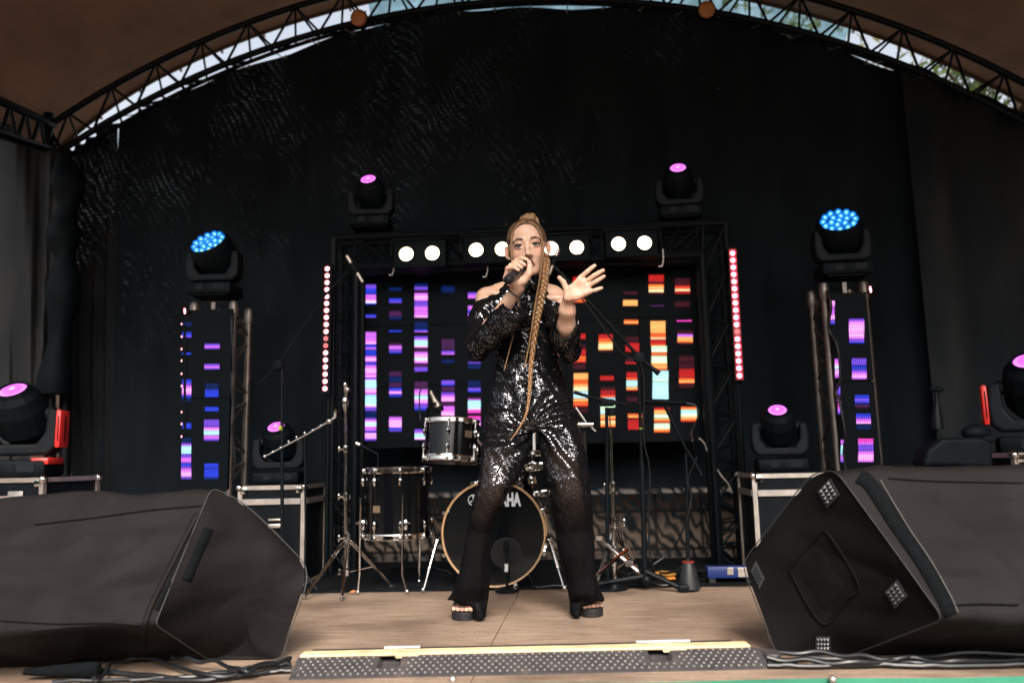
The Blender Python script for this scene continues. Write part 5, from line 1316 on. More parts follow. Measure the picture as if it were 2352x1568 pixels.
# snare/hardware stand right with chrome double-braced legs
t, c = stand('cymbal_stand', 'chrome stand with wide double braced legs right of the singer', 1408, 1320, 4.13, 'cymbal stand', 'chrome drum hardware stands')
pole(t, c, [(1412, 1330), (1408, 1118)], 4.13, M['chrome'], 0.0125); pole(t, c, [(1407, 1118), (1404, 1008), (1402, 985)], 4.13, M['chrome'], 0.0085)
pole(t, c, [(1402, 1000), (1400, 940)], 4.13, M['chrome'], 0.0035, 'rod')
clampp(t, c, 1408, 1117, 4.13, M['chrome'], 1.2); clampp(t, c, 1412, 1200, 4.13, M['chrome'], 1.3, 1); clampp(t, c, 1412, 1268, 4.13, M['chrome'], 1.2, 1)
tripod(t, c, (1412, 1196), [(1366, 1300, -0.1), (1478, 1300, 0.02), (1452, 1290, 0.25)], 4.13, M['chrome'])
m = MB(); m.tube([P(1372, 1232, 4.09) - c, P(1466, 1312, 4.0) - c], 0.010, 8); m.box(P(1376, 1235, 3.89) - c, (0.03, 0.02, 0.02)); m.box(P(1445, 1293, 3.74) - c, (0.035, 0.02, 0.025)); m.tube([P(1372, 1318, 3.8) - c, P(1440, 1262, 4.09) - c], 0.009, 8); m.build('brace_arm', M['chrome'], t, True)
# chrome stand half hidden behind the leg
t, c = stand('tilter_stand', 'chrome pole with a horizontal tilter just right of the singer\'s thigh', 1343, 1200, 4.20, 'cymbal stand', 'chrome drum hardware stands')
pole(t, c, [(1342, 990), (1347, 1075), (1352, 1200)], 4.20, M['chrome'], [0.0095, 0.0095, 0.011]); m = MB(); b_ = P(1352, 1200, 4.20) - c; m.tube([b_, Vector((b_.x, b_.y, 0.01))], 0.012, 8); m.build('pole', M['chrome'], t, True)
pole(t, c, [(1328, 975), (1362, 974)], 4.0, M['chrome'], 0.014, 'tilter'); pole(t, c, [(1322, 935), (1345, 968), (1368, 990)], 4.04, M['chrome'], 0.006, 'rod')
# black boom stand right, carrying microphone to the singer's hip
t, c = stand('boom_stand', 'black boom stand reaching left over the chrome stand', 1397, 1260, 4.09, 'microphone stand', 'microphone stands')
pole(t, c, [(1396, 1330), (1394, 1000), (1393, 935)], 4.09, M['black_metal'], [0.012, 0.010, 0.009]); pole(t, c, [(1318, 900), (1360, 913), (1404, 922), (1440, 930)], 4.09, M['black_metal'], [0.010, 0.008, 0.012, 0.006], 'boom')
m = MB(); m.box(P(1395, 925, 3.89) - c, (0.07, 0.03, 0.035), bev=0.008); m.lathe([(0.02, -0.02), (0.022, 0), (0.018, 0.02)], P(1405, 945, 3.88) - c, (0, 0, 1), 12); m.build('joint', M['black_plastic'], t, True)
b_ = P(1396, 1330, 4.09) - c; m = MB(); m.tube([b_, Vector((b_.x, b_.y, 0.01))], 0.011, 8); m.lathe([(0.10, 0), (0.10, 0.01), (0.02, 0.02)], Vector((b_.x, b_.y, 0)), (0, 0, 1), 24); m.build('base', M['black_metal'], t, True)
# tall black boom stand: vertical pole x 1470, boom from singer's ear down to 1512,855
t, c = stand('boom_stand', 'tall black boom stand whose long boom slants up behind the waving hand', 1480, 1330, 4.02, 'microphone stand', 'microphone stands')
pole(t, c, [(1482, 1322), (1474, 1060)], 4.02, M['black_metal'], 0.0135); pole(t, c, [(1474, 1060), (1466, 830)], 4.02, M['black_metal'], 0.0085)
pole(t, c, [(1270, 610), (1330, 668), (1400, 745), (1470, 822)], 4.02, M['black_metal'], [0.008, 0.0085, 0.0085, 0.009], 'boom'); pole(t, c, [(1470, 822), (1492, 840), (1514, 858)], 4.02, M['black_metal'], [0.009, 0.009, 0.015], 'boom')
m = MB(); m.lathe([(0.001, -0.03), (0.024, -0.026), (0.026, 0.01), (0.001, 0.02)], P(1468, 822, 3.71) - c, (0, 1, 0), 18); m.build('boom_knob', M['black_plastic'], t, True)
m = MB(); p = P(1474, 985, 4.02) - c; m.tube([p, p + Vector((0, 0, 0.006))], 0.0155, 12); m.build('yellow_ring', bpy.data.materials['yellow_tape'], t, True)
m = MB(); b0 = P(1484, 1330, 4.02) - c; m.ball(Vector((b0.x, b0.y, 0.05)), 0.03, 12); m.tube([Vector((b0.x, b0.y, 0.07)), Vector((P(1300, 1345, 4.02) - c).xz.to_3d()) * 0 + Vector(((P(1330, 1336, 3.75) - c).x, 0.02, 0.016))], [0.014, 0.010], 8)
fr = PF(1565, 1350, 0.02) - c; m.tube([Vector((b0.x, b0.y, 0.09)), fr], [0.015, 0.012], 8); m.box(fr + Vector((0.01, 0, 0.0)), (0.05, 0.04, 0.036), bev=0.01); m.tube([Vector((b0.x, b0.y, 0.08)), Vector((b0.x + 0.05, 0.28, 0.012))], 0.011, 8); m.build('leg', M['black_metal'], t, True)
cable([P(1290, 632, 4.0), P(1340, 690, 4.0), P(1398, 770, 4.0), P(1430, 812, 4.0), P(1476, 850, 4.0), P(1478, 1000, 4.0), P(1492, 1080, 4.0), P(1490, 1200, 4.0), P(1494, 1290, 4.0)], 0.0045, 'microphone_cable', 'thin cable following the tall boom stand down to the floor')
# dynamic microphone lying horizontal and its stand right
t, c = stand('boom_stand', 'black boom stand on a round base holding a level microphone', 1580, 1290, 4.0, 'microphone stand', 'microphone stands')
pole(t, c, [(1580, 1282), (1577, 1080)], 4.0, M['black_metal'], 0.010); pole(t, c, [(1577, 1080), (1575, 1040)], 4.0, M['black_metal'], 0.007)
pole(t, c, [(1528, 932), (1570, 1020), (1596, 1062), (1612, 1092)], 4.13, M['black_metal'], [0.011, 0.0075, 0.011, 0.011], 'boom')
m = MB(); bz = P(1580, 1282, 4.0) - c; m.lathe([(0.052, 0.012), (0.05, 0.03), (0.036, 0.10), (0.026, 0.135), (0.012, 0.14)], (bz.x, bz.y, 0), (0, 0, 1), 24); m.tube([(bz.x, 0, 0.13), bz], 0.010, 8); m.build('base', simple('grey_cone', (0.010, 0.012, 0.015), 0.5, 0.0), t, True)
m = MB(); m.lathe([(0.030, 0), (0.030, 0.006), (0.026, 0.008)], (bz.x, bz.y, 0.132), (0, 0, 1), 24); m.build('red_ring', simple('red_ring', (0.18, 0.02, 0.012), 0.5), t, True)
t = empty('dynamic_microphone', P(1535, 923, 4.12), 0, 'black microphone held level in front of the orange bars', 'microphone', 'microphones on stands'); c = t.location
m = MB(); m.tube([P(1480, 921, 4.12) - c, P(1492, 922, 4.12) - c, P(1558, 924, 4.12) - c, P(1576, 925, 4.12) - c], [0.016, 0.013, 0.014, 0.007], 14); m.build('body', M['black_plastic'], t, True); m = MB(); m.ball(P(1480, 921, 4.12) - c, 0.017, 12); m.build('grille', M['black_metal'], t, True)
cable([P(1576, 925, 4.12), P(1598, 932, 4.12), P(1604, 955, 4.12), P(1590, 985, 4.12), P(1590, 1010, 3.96), P(1600, 1050, 4.13), P(1580, 1100, 3.96), P(1588, 1140, 3.96), P(1575, 1200, 3.97), P(1545, 1260, 4.13), P(1500, 1296, 4.13)], 0.0045, 'microphone_cable', 'thin cable looping from the level microphone')
# tom microphone on rack tom
t = empty('drum_microphone', P(1000, 915, 4.12), 0, 'pale tapered microphone clipped above the rack tom', 'microphone', 'microphones on stands'); c = t.location
m = MB(); m.tube([P(989, 898, 4.09) - c, P(996, 914, 4.09) - c], [0.009, 0.010], 12); m.tube([P(996, 914, 4.09) - c, P(1007, 934, 4.09) - c], [0.011, 0.020], 12); m.build('body', simple('pale_metal', (0.38, 0.33, 0.28), 0.4, 0.5), t, True)
m = MB(); m.tube([P(1007, 934, 4.09) - c, P(1012, 944, 4.09) - c], [0.024, 0.020], 14); m.build('grille', M['black_metal'], t, True)
m = MB(); m.tube([P(1000, 926, 4.05) - c, P(990, 928, 4.13) - c, P(982, 938, 3.94) - c, P(985, 965, 4.12) - c, P(992, 975, 4.12) - c], 0.007, 8); m.build('clip_arm', M['black_plastic'], t, True)
cable([P(989, 898, 4.09), P(980, 890, 4.09), P(966, 896, 4.09), P(963, 925, 4.09), P(966, 965, 4.05), P(975, 1000, 4.13)], 0.0038, 'microphone_cable', 'cable arching from the rack tom microphone')
# stand at far right
t, c = stand('microphone_stand', 'black microphone stand with an empty clip in front of the right curtain', 2158, 1100, 3.7, 'microphone stand', 'microphone stands')
pole(t, c, [(2153, 985), (2163, 1100)], 3.7, M['black_metal'], 0.008); m = MB(); b_ = P(2163, 1100, 3.7) - c; m.tube([b_, Vector((b_.x, b_.y, 0.01))], 0.009, 8); m.lathe([(0.12, 0), (0.12, 0.01), (0.02, 0.02)], (b_.x, b_.y, 0), (0, 0, 1), 24); m.build('base', M['black_metal'], t, True)
pole(t, c, [(2150, 900), (2152, 925), (2151, 950), (2153, 985)], 3.7, M['black_metal'], [0.010, 0.010, 0.022, 0.026], 'grip'); m = MB(); m.ball(P(2143, 892, 3.7) - c, 0.016, 10, (1, 1, 1.2)); m.ball(P(2156, 894, 3.7) - c, 0.018, 10, (1.3, 1, 0.8)); m.build('clip', M['black_plastic'], t, True)

# ------------------------------------------------------------------ clutter behind right
m = MB(); a = P(1640, 1302, 4.2); b = P(1712, 1302, 4.2); t = empty('power_box', Vector(((a.x + b.x) / 2, 4.2, 0)), 0, 'blue power strip with a silver face among cables at right', 'power box')
w_ = (b - a).length * 1.5; m.box((0, 0, 0.06), (w_, 0.07, 0.055), bev=0.004); m.build('body', simple('blue_case', (0.006, 0.022, 0.13), 0.4), t, True)
m = MB(); m.box((w_ * 0.30, -0.036, 0.06), (0.075, 0.004, 0.045), bev=0.001); m.box((w_ * -0.02, -0.036, 0.066), (0.03, 0.004, 0.035), bev=0.001); m.build('face_plate', M['alu'], t)
m = MB()
for s in (-1, 1): m.box((s * w_ * 0.4, 0, 0.02), (0.03, 0.06, 0.03))
m.build('foot', M['rubber'], t)
m = MB(); p = PF(1525, 1318, 0.03); m.ball(p, 0.05, 14, (1.3, 0.8, 0.35)); o = m.build('orange_cloth', simple('orange_cloth', (0.50, 0.24, 0.04), 0.8, 0, 0.2, 9, 0.5), smooth=True); tag(o, 'crumpled mustard cloth on the cables behind the boom stand', 'cloth')
m = MB(); p = PF(1535, 1328, 0.02); m.box(p, (0.075, 0.02, 0.012), Euler((0, -0.05, 0.25)).to_matrix(), bev=0.003); o = m.build('orange_marker', simple('orange_plastic', (0.75, 0.22, 0.02), 0.5)); tag(o, 'small bright orange strip on the floor behind the boom stand', 'marker')
rg = np.random.default_rng(21)
TL = ['black cable at the left end of the tangle, beside the chrome legs', 'black cable of the tangle passing under the braced chrome stand', 'black cable of the tangle just left of the tall boom stand', 'black cable of the tangle around the tall boom stand foot', 'black cable of the tangle in front of the mustard cloth', 'black cable of the tangle beside the orange strip', 'black cable of the tangle left of the grey cone base', 'black cable of the tangle around the grey cone base', 'black cable at the right end of the tangle, before the blue strip']
for k in range(9):
    x0_ = 1400 + 36 * k; pts = []
    for i in range(6): pts.append((x0_ - 70 + i * 34 + rg.normal(0, 14), 1322 + rg.normal(0, 8)))
    pts3 = [PF(x, y, 0.012) for x, y in pts]; s_ = spline(pts3, 60)
    for i, p in enumerate(s_): p.z = 0.016 + 0.035 * abs(math.sin(i * 0.12 + k)) * abs(math.sin(k * 2.1))
    m = MB(); m.tube(s_, 0.005, 7); o = m.build('cable', M['cable'], smooth=True); tag(o, TL[k], 'cable', 'tangled cables on the mat')
pts3 = [PF(1700, 1312, 0.03), PF(1735, 1332, 0.015), PF(1770, 1340, 0.012)]
for (pp, lab) in (([(1640, 1290), (1665, 1284), (1690, 1300), (1720, 1325), (1745, 1332)], 'black cable with pale sleeves coming off the blue power strip'), ([(1330, 1338), (1400, 1330), (1470, 1336), (1520, 1342), (1600, 1338)], 'black cable lying along the front of the mat at right'), ([(860, 1310), (930, 1302), (1000, 1306), (1040, 1318)], 'cable sagging between the floor tom legs')):
    floor_cable(pp, 0.0055, lab, 0.016)
cable([P(1648, 1078, 4.55), P(1660, 1096, 4.55), P(1672, 1110, 4.55), P(1682, 1132, 4.55)], 0.005, 'twisted_wire', 'short twisted bright wire hanging beside the right truss leg', 30, M['alu'])
cable([P(1605, 1005, 4.6), P(1618, 1018, 4.6), P(1624, 1035, 4.6)], 0.004, 'loose_strap', 'short grey strap end hanging below the video wall', 20, M['alu'], 'strap')
# ------------------------------------------------------------------ implicit modelling helpers
class Field:
    def __init__(s, lo, hi, h):
        s.lo = np.array(lo, float); s.h = h; s.n = np.ceil((np.array(hi) - s.lo) / h).astype(int) + 1
        s.F = np.full(tuple(s.n), 0.03, np.float32)
        s.ax = [s.lo[i] + h * np.arange(s.n[i]) for i in range(3)]
    def reg(s, lo, hi):
        a = np.clip(np.floor((np.array(lo) - s.lo) / s.h).astype(int), 0, s.n - 1); b = np.clip(np.ceil((np.array(hi) - s.lo) / s.h).astype(int) + 1, 1, s.n)
        sl = tuple(slice(a[i], b[i]) for i in range(3))
        X = s.ax[0][sl[0]][:, None, None]; Y = s.ax[1][sl[1]][None, :, None]; Z = s.ax[2][sl[2]][None, None, :]
        return sl, X, Y, Z
    def comb(s, sl, d, k, op):
        F = s.F[sl]; d = d.astype(np.float32)
        if op == '+':
            if k > 0: hh = np.maximum(k - np.abs(F - d), 0) / k; s.F[sl] = np.minimum(F, d) - hh * hh * k * 0.25
            else: s.F[sl] = np.minimum(F, d)
        else:
            d = -d
            if k > 0: hh = np.maximum(k - np.abs(F - d), 0) / k; s.F[sl] = np.maximum(F, d) + hh * hh * k * 0.25
            else: s.F[sl] = np.maximum(F, d)
    def cap(s, a, b, ra, rb=None, k=0.01, op='+'):
        rb = ra if rb is None else rb; a = np.array(a, float); b = np.array(b, float); m = max(ra, rb) + k + 3 * s.h
        sl, X, Y, Z = s.reg(np.minimum(a, b) - m, np.maximum(a, b) + m)
        v = b - a; L = max(v @ v, 1e-9)
        t = np.clip(((X - a[0]) * v[0] + (Y - a[1]) * v[1] + (Z - a[2]) * v[2]) / L, 0, 1)
        d = np.sqrt((X - a[0] - t * v[0]) ** 2 + (Y - a[1] - t * v[1]) ** 2 + (Z - a[2] - t * v[2]) ** 2) - (ra + t * (rb - ra))
        s.comb(sl, d, k, op)
    def chain(s, pts, rs, k=0.01, op='+'):
        for i in range(len(pts) - 1): s.cap(pts[i], pts[i + 1], rs[i], rs[i + 1], k, op)
    def ell(s, c, r, M_=None, k=0.01, op='+'):
        c = np.array(c, float); r = np.array(r, float); m = r.max() + k + 3 * s.h
        sl, X, Y, Z = s.reg(c - m, c + m); dx, dy, dz = X - c[0], Y - c[1], Z - c[2]
        if M_ is not None:
            Q = np.array(M_).T
            dx, dy, dz = (Q[i][0] * dx + Q[i][1] * dy + Q[i][2] * dz for i in range(3))
        k0 = np.sqrt((dx / r[0]) ** 2 + (dy / r[1]) ** 2 + (dz / r[2]) ** 2) + 1e-6
        k1 = np.sqrt((dx / r[0] ** 2) ** 2 + (dy / r[1] ** 2) ** 2 + (dz / r[2] ** 2) ** 2) + 1e-6
        s.comb(sl, k0 * (k0 - 1) / k1, k, op)
    def loft(s, lev, k=0.02):
        """lev: rows (z, cx, cy, a, b) of ellipses stacked along z"""
        lev = sorted(lev); z = [l[0] for l in lev]; a_ = np.array(lev)
        lo = (a_[:, 1] - a_[:, 3]).min() - 0.04, (a_[:, 2] - a_[:, 4]).min() - 0.04, z[0] - 0.03
        hi = (a_[:, 1] + a_[:, 3]).max() + 0.04, (a_[:, 2] + a_[:, 4]).max() + 0.04, z[-1] + 0.03
        sl, X, Y, Z = s.reg(lo, hi); zz = Z.ravel()
        cx, cy, a, b = (np.interp(zz, z, a_[:, i])[None, None, :] for i in (1, 2, 3, 4))
        k0 = np.sqrt(((X - cx) / a) ** 2 + ((Y - cy) / b) ** 2) + 1e-6; k1 = np.sqrt(((X - cx) / a ** 2) ** 2 + ((Y - cy) / b ** 2) ** 2) + 1e-6
        d = k0 * (k0 - 1) / k1
        d = np.maximum(d, np.maximum(z[0] - Z, Z - z[-1])); s.comb(sl, d, k, '+')
    def mesh(s, origin):
        g = openvdb.FloatGrid(0.03); g.copyFromArray(np.ascontiguousarray(np.clip(s.F, -0.03, 0.03))); g.transform = openvdb.createLinearTransform(voxelSize=s.h)
        pts, tris, quads = g.convertToPolygons(isovalue=0.0, adaptivity=0.0)
        v = np.array(pts) + s.lo - np.array(origin)
        return v, [tuple(int(i) for i in f) for f in tris] + [tuple(int(i) for i in f) for f in quads]
def normals_of(me):
    a = np.empty(len(me.vertices) * 3, np.float32); me.vertices.foreach_get('normal', a) if False else None
    b = np.array([0.0]); 
    me.vertex_normals.foreach_get('vector', a); return a.reshape(-1, 3)
def mesh_obj(name, v, f, mat, parent, smooth_it=2):
    me = bpy.data.meshes.new(name); me.from_pydata(v.tolist(), [], f)
    bm = bmesh.new(); bm.from_mesh(me)
    for _ in range(smooth_it): bmesh.ops.smooth_vert(bm, verts=bm.verts, factor=0.5, use_axis_x=True, use_axis_y=True, use_axis_z=True)
    bmesh.ops.recalc_face_normals(bm, faces=bm.faces); bm.to_mesh(me); bm.free()
    me.polygons.foreach_set('use_smooth', [True] * len(me.polygons)); me.materials.append(mat); me.update()
    o = bpy.data.objects.new(name, me); COL.objects.link(o); o.parent = parent; return o

SY = 3.27
SO = Vector(((P(1215, 1300, SY)).x, SY, 0.0))
singer = empty('person', SO, 0, 'singer with a long braid in a black sequined jumpsuit, one open hand held out', 'person')
# ---------------- head frame
HC = P(1211.5, 571, 3.205); HS = 1.08
def rotm(roll, pitch, yaw): return Matrix.Rotation(roll, 3, 'Y') @ Matrix.Rotation(pitch, 3, 'X') @ Matrix.Rotation(yaw, 3, 'Z')
HR = rotm(R(-4.5), R(5), R(1))          # columns act on (x right, y into the picture, z up)
def HL(x, f, z): return HC + HR @ Vector((x, -f, z)) * HS
HRn = np.array(HR)

h_ = 0.0024
lo = (SO.x - 0.34, 2.80, 0.0); hi = (SO.x + 0.34, 3.47, 1.62)
B = Field((SO.x - 0.36, 2.79, 0.0), (SO.x + 0.36, 3.45, 1.60), 0.0027)
def E_(x, f, z, r, k=0.012, op='+'): B.ell(HL(x, f, z), (r[0] * HS, r[1] * HS, r[2] * HS), HRn, k, op)
# skull and face
E_(0, -0.014, 0.036, (0.074, 0.088, 0.076), 0.02)
E_(0, 0.022, 0.000, (0.065, 0.064, 0.086), 0.02)
E_(0, 0.020, -0.052, (0.050, 0.056, 0.054), 0.02)
E_(0, 0.048, 0.046, (0.050, 0.036, 0.040), 0.02)
E_(0, 0.044, -0.082, (0.032, 0.032, 0.028), 0.018)
E_(0, 0.064, -0.100, (0.016, 0.013, 0.013), 0.016)
for s in (-1, 1):
    B.cap(HL(s * 0.048, -0.005, -0.045), HL(s * 0.018, 0.055, -0.099), 0.012, 0.010, 0.018)
    E_(s * 0.038, 0.051, -0.030, (0.019, 0.019, 0.020), 0.022)
    B.cap(HL(s * 0.012, 0.082, 0.020), HL(s * 0.046, 0.068, 0.021), 0.007, 0.006, 0.012)
    E_(s * 0.0315, 0.093, 0.001, (0.017, 0.014, 0.0105), 0.010, '-')
    B.ell(HL(s * 0.0315, 0.0690, 0.0005), (0.0150, 0.0150, 0.0150), None, 0.004)
    # lids
    B.chain([HL(s * 0.0155, 0.0775, 0.001), HL(s * 0.024, 0.0840, 0.0074), HL(s * 0.034, 0.0840, 0.0082), HL(s * 0.048, 0.0735, 0.002)], [0.0030, 0.0044, 0.0044, 0.0030], 0.003)
    B.chain([HL(s * 0.0165, 0.0775, -0.002), HL(s * 0.026, 0.0820, -0.0085), HL(s * 0.038, 0.0805, -0.0082), HL(s * 0.048, 0.0735, -0.001)], [0.0022, 0.0028, 0.0028, 0.0022], 0.004)
    # ear
    Me = HR @ Matrix.Rotation(R(s * 48), 3, 'Z')
    B.ell(HL(s * 0.081, -0.006, -0.004), (0.0058, 0.0150, 0.0275), np.array(Me), 0.006)
    B.ell(HL(s * 0.084, 0.003, 0.001), (0.006, 0.0085, 0.017), np.array(Me), 0.004, '-')
    B.cap(HL(s * 0.077, 0.002, -0.028), HL(s * 0.072, 0.006, -0.034), 0.0065, 0.005, 0.006)
B.cap(HL(0, 0.080, 0.008), HL(0, 0.098, -0.034), 0.0062, 0.0088, 0.012)
E_(0, 0.1005, -0.037, (0.0095, 0.0095, 0.0085), 0.007)
for s in (-1, 1):
    E_(s * 0.0125, 0.0885, -0.0405, (0.0075, 0.009, 0.0065), 0.006)
    E_(s * 0.0062, 0.0965, -0.0475, (0.0032, 0.004, 0.003), 0.003, '-')
# mouth: parted, lips
B.chain([HL(-0.021, 0.0755, -0.069), HL(-0.008, 0.086, -0.0635), HL(0, 0.087, -0.0645), HL(0.008, 0.086, -0.0635), HL(0.021, 0.0755, -0.069)], [0.0025, 0.0048, 0.0045, 0.0048, 0.0025], 0.006)
B.chain([HL(-0.020, 0.0755, -0.071), HL(-0.008, 0.084, -0.079), HL(0.008, 0.084, -0.079), HL(0.020, 0.0755, -0.071)], [0.0025, 0.0058, 0.0058, 0.0025], 0.006)
E_(0, 0.088, -0.0715, (0.013, 0.014, 0.0048), 0.003, '-')
E_(0, 0.092, -0.0905, (0.014, 0.006, 0.004), 0.008, '-')
# neck, shoulders, trunk
NB = P(1223, 672, 3.275); 
B.cap(HL(0, -0.012, -0.055), NB, 0.049, 0.050, 0.02)
RS, LS = P(1118, 685, 3.275), P(1291, 696, 3.275)
B.chain([P(1200, 664, 3.285), P(1155, 672, 3.285), RS], [0.045, 0.038, 0.043], 0.03)
B.chain([P(1240, 667, 3.285), P(1270, 680, 3.285), LS], [0.042, 0.038, 0.040], 0.03)
B.cap(P(1200, 684, 3.225), P(1125, 672, 3.235), 0.013, 0.012, 0.02); B.cap(P(1226, 686, 3.225), P(1285, 684, 3.235), 0.013, 0.012, 0.02)
B.ell(P(1206, 735, 3.28), (0.120, 0.078, 0.115), None, 0.03); B.ell(P(1210, 820, 3.28), (0.105, 0.075, 0.12), None, 0.03); B.ell(P(1218, 920, 3.29), (0.145, 0.090, 0.11), None, 0.03)
# legs
B.chain([P(1165, 955, 3.28), P(1127, 1135, 3.215), P(1106, 1190, 3.255), P(1095, 1250, 3.33), P(1078, 1380, 3.385)], [0.074, 0.044, 0.038, 0.038, 0.024], 0.02)
B.chain([P(1272, 955, 3.28), P(1309, 1130, 3.215), P(1328, 1250, 3.33), P(1344, 1376, 3.405)], [0.074, 0.046, 0.042, 0.024], 0.02)
# feet: soles stand on platforms 4 cm high
def foot_frame(heel_px, toe_px, zt=0.0):
    a = PF(*heel_px); b = PF(*toe_px); a.z = b.z = 0; return a, b
FR = (PF(1074, 1393), PF(1063, 1426)); FL = (PF(1338, 1390), PF(1364, 1418))
PLAT = 0.033
def foot_axes(F_):
    d = (F_[1] - F_[0]); d.z = 0; d.normalize(); return d, Vector((-d.y, d.x, 0))
FEET = []
for F_, sgn in ((FR, -1), (FL, 1)):
    d, n = foot_axes(F_); toe = F_[1] - d * 0.015; heel = toe - d * 0.205
    z0 = PLAT
    ank = P(1078, 1380, 3.385) if sgn < 0 else P(1344, 1376, 3.405)
    B.cap(heel + Vector((0, 0, z0 + 0.030)), toe - d * 0.055 + Vector((0, 0, z0 + 0.022)), 0.028, 0.024, 0.02)
    B.cap(ank, heel + d * 0.03 + Vector((0, 0, z0 + 0.040)), 0.024, 0.028, 0.02)
    B.cap(toe - d * 0.065 + n * 0.018 + Vector((0, 0, z0 + 0.015)), toe - d * 0.065 - n * 0.018 + Vector((0, 0, z0 + 0.015)), 0.017, 0.017, 0.015)
    inner = 1 if (n.x * -sgn) > 0 else -1      # big toe towards the other foot
    # toes: offset from the inner side outwards
    for i in range(5):
        off = (0.034 - 0.0175 * i - (0.003 if i else 0)) * inner
        ln = (0.0, -0.002, -0.007, -0.013, -0.021)[i]; r = (0.0145, 0.0105, 0.0100, 0.0096, 0.0090)[i]
        p0 = toe - d * (0.060) + n * off * 0.9 + Vector((0, 0, z0 + 0.014)); p1 = toe + d * (ln - 0.020) + n * off + Vector((0, 0, z0 + r + 0.003)); p2 = toe + d * ln + n * off + Vector((0, 0, z0 + r))
        B.chain([p0, p1, p2], [r, r * 0.95, r], 0.0025)
    FEET.append((toe, heel, d, n, inner))
# arms
RE, RW = P(1098, 800, 3.175), P(1189, 660, 3.03)
B.chain([RS, RE], [0.041, 0.032], 0.02); B.chain([RE, RE.lerp(RW, 0.35), RW], [0.036, 0.035, 0.0235], 0.02)
LE, LW = P(1303, 806, 3.13), P(1305, 689, 2.93)
B.chain([LS, LE], [0.040, 0.034], 0.02); B.chain([LE, P(1301, 748, 3.02), P(1303, 712, 2.955), LW], [0.036, 0.0335, 0.0285, 0.0225], 0.02)
# open hand, palm to the viewer
HY = 2.90
def h(x, y, dy=0.0): return P(x, y, HY + dy)
B.ell(P(1311, 676, HY + 0.005), (0.026, 0.014, 0.024), None, 0.012)
for (x, y), r in (((1334, 638), 0.0105), ((1345, 645), 0.0108), ((1351.5, 655.5), 0.0105), ((1353.5, 668.5), 0.0100)):
    B.cap(h(1310, 681), h(x, y), 0.0130, r, 0.010)
B.cap(h(1322, 684, 0), h(1351, 670, -0.002), 0.0125, 0.0105, 0.010)
B.cap(h(1303, 684, -0.006), h(1302, 663, -0.012), 0.0150, 0.0125, 0.010)
B.cap(h(1309, 660, 0.0), h(1330, 645, 0.0), 0.0085, 0.0085, 0.012)
B.ell(h(1328, 660, -0.022), (0.020, 0.012, 0.018), None, 0.014, '-')
fk = 0.0035
B.chain([h(1301, 664, -0.012), h(1294, 648, -0.018), h(1284.5, 637.5, -0.024)], [0.0118, 0.0100, 0.0080], fk)
B.chain([h(1334, 637), h(1349, 623.8, -0.010), h(1358, 616, -0.012), h(1366, 609.8, -0.012)], [0.0098, 0.0086, 0.0080, 0.0070], fk)
B.chain([h(1347, 645.5), h(1364.5, 633.0, -0.012), h(1376, 626, -0.014), h(1385.5, 621.0, -0.014)], [0.0096, 0.0088, 0.0082, 0.0072], fk)
B.chain([h(1353, 655.5), h(1369.5, 646, -0.010), h(1379, 640, -0.012), h(1387.5, 634.5, -0.012)], [0.0092, 0.0082, 0.0076, 0.0067], fk)
B.chain([h(1354.5, 669), h(1367.5, 666.3, -0.006), h(1375, 663.6, -0.008), h(1382, 661.2, -0.008)], [0.0086, 0.0074, 0.0069, 0.0061], fk)
# microphone hand
MT, MH = P(1169, 641, 2.925), P(1209, 607, 3.055)
mx_ = (MH - MT).normalized(); e1 = Vector((1, 0, 0)); e1 = (e1 - mx_ * e1.dot(mx_)).normalized(); e2 = e1.cross(mx_).normalized()
if e2.z < 0: e2 = -e2
def mp(s, ph, rad): return MT + (MH - MT) * s + (e1 * math.cos(R(ph)) + e2 * math.sin(R(ph))) * rad
wr_ = RW + Vector((0, 0, 0.0))
for i, s in enumerate((0.84, 0.66, 0.48, 0.31)):
    rr = (0.0090, 0.0092, 0.0088, 0.0080)[i]
    kn = mp(s - 0.02, 205, 0.041); 
    B.cap(wr_.lerp(mp(s, 255, 0.045), 0.25), mp(s, 240, 0.040), 0.016, 0.0135, 0.012); B.cap(mp(s, 240, 0.040), kn, 0.0135, 0.0108, 0.010)
    if i == 0: B.chain([kn, mp(s + 0.03, 150, 0.039), mp(s + 0.05, 108, 0.032), mp(s + 0.07, 70, 0.028)], [rr + 0.0015, rr + 0.0005, rr, rr - 0.0012], 0.0035)
    else: B.chain([kn, mp(s, 140, 0.036), mp(s, 88, 0.028), mp(s - 0.01, 48, 0.0265)], [rr + 0.0015, rr + 0.0005, rr, rr - 0.0010], 0.0035)
B.cap(wr_, mp(0.45, 270, 0.040), 0.023, 0.020, 0.014); B.cap(mp(0.45, 270, 0.042), mp(0.60, 320, 0.040), 0.017, 0.0145, 0.012)
B.chain([mp(0.50, 300, 0.043), mp(0.60, 345, 0.039), mp(0.76, 15, 0.033), mp(0.88, 40, 0.029)], [0.0145, 0.0118, 0.0105, 0.0088], 0.008)
v_, f_ = B.mesh(SO)
sk = NT('skin'); at = sk.add("Attribute"); at.attribute_name = 'tint'; v = sk.coord('Object')
n = sk.noise(v, 38, 4); mixn = sk.add("Mix", data_type='RGBA', blend_type='MULTIPLY'); mixn.inputs[0].default_value = 1.0
sk.l(at.outputs['Color'], mixn.inputs[6]); sk.l(sk.ramp(n.outputs[0], [(0.3, (0.93, 0.90, 0.88)), (0.7, (1, 1, 1))]), mixn.inputs[7])
sk.set(color=mixn.outputs[2], rough=0.45, spec=0.4, sss=0.12); sk.b.inputs['Subsurface Radius'].default_value = (0.9, 0.35, 0.2); sk.b.inputs['Subsurface Scale'].default_value = 0.008
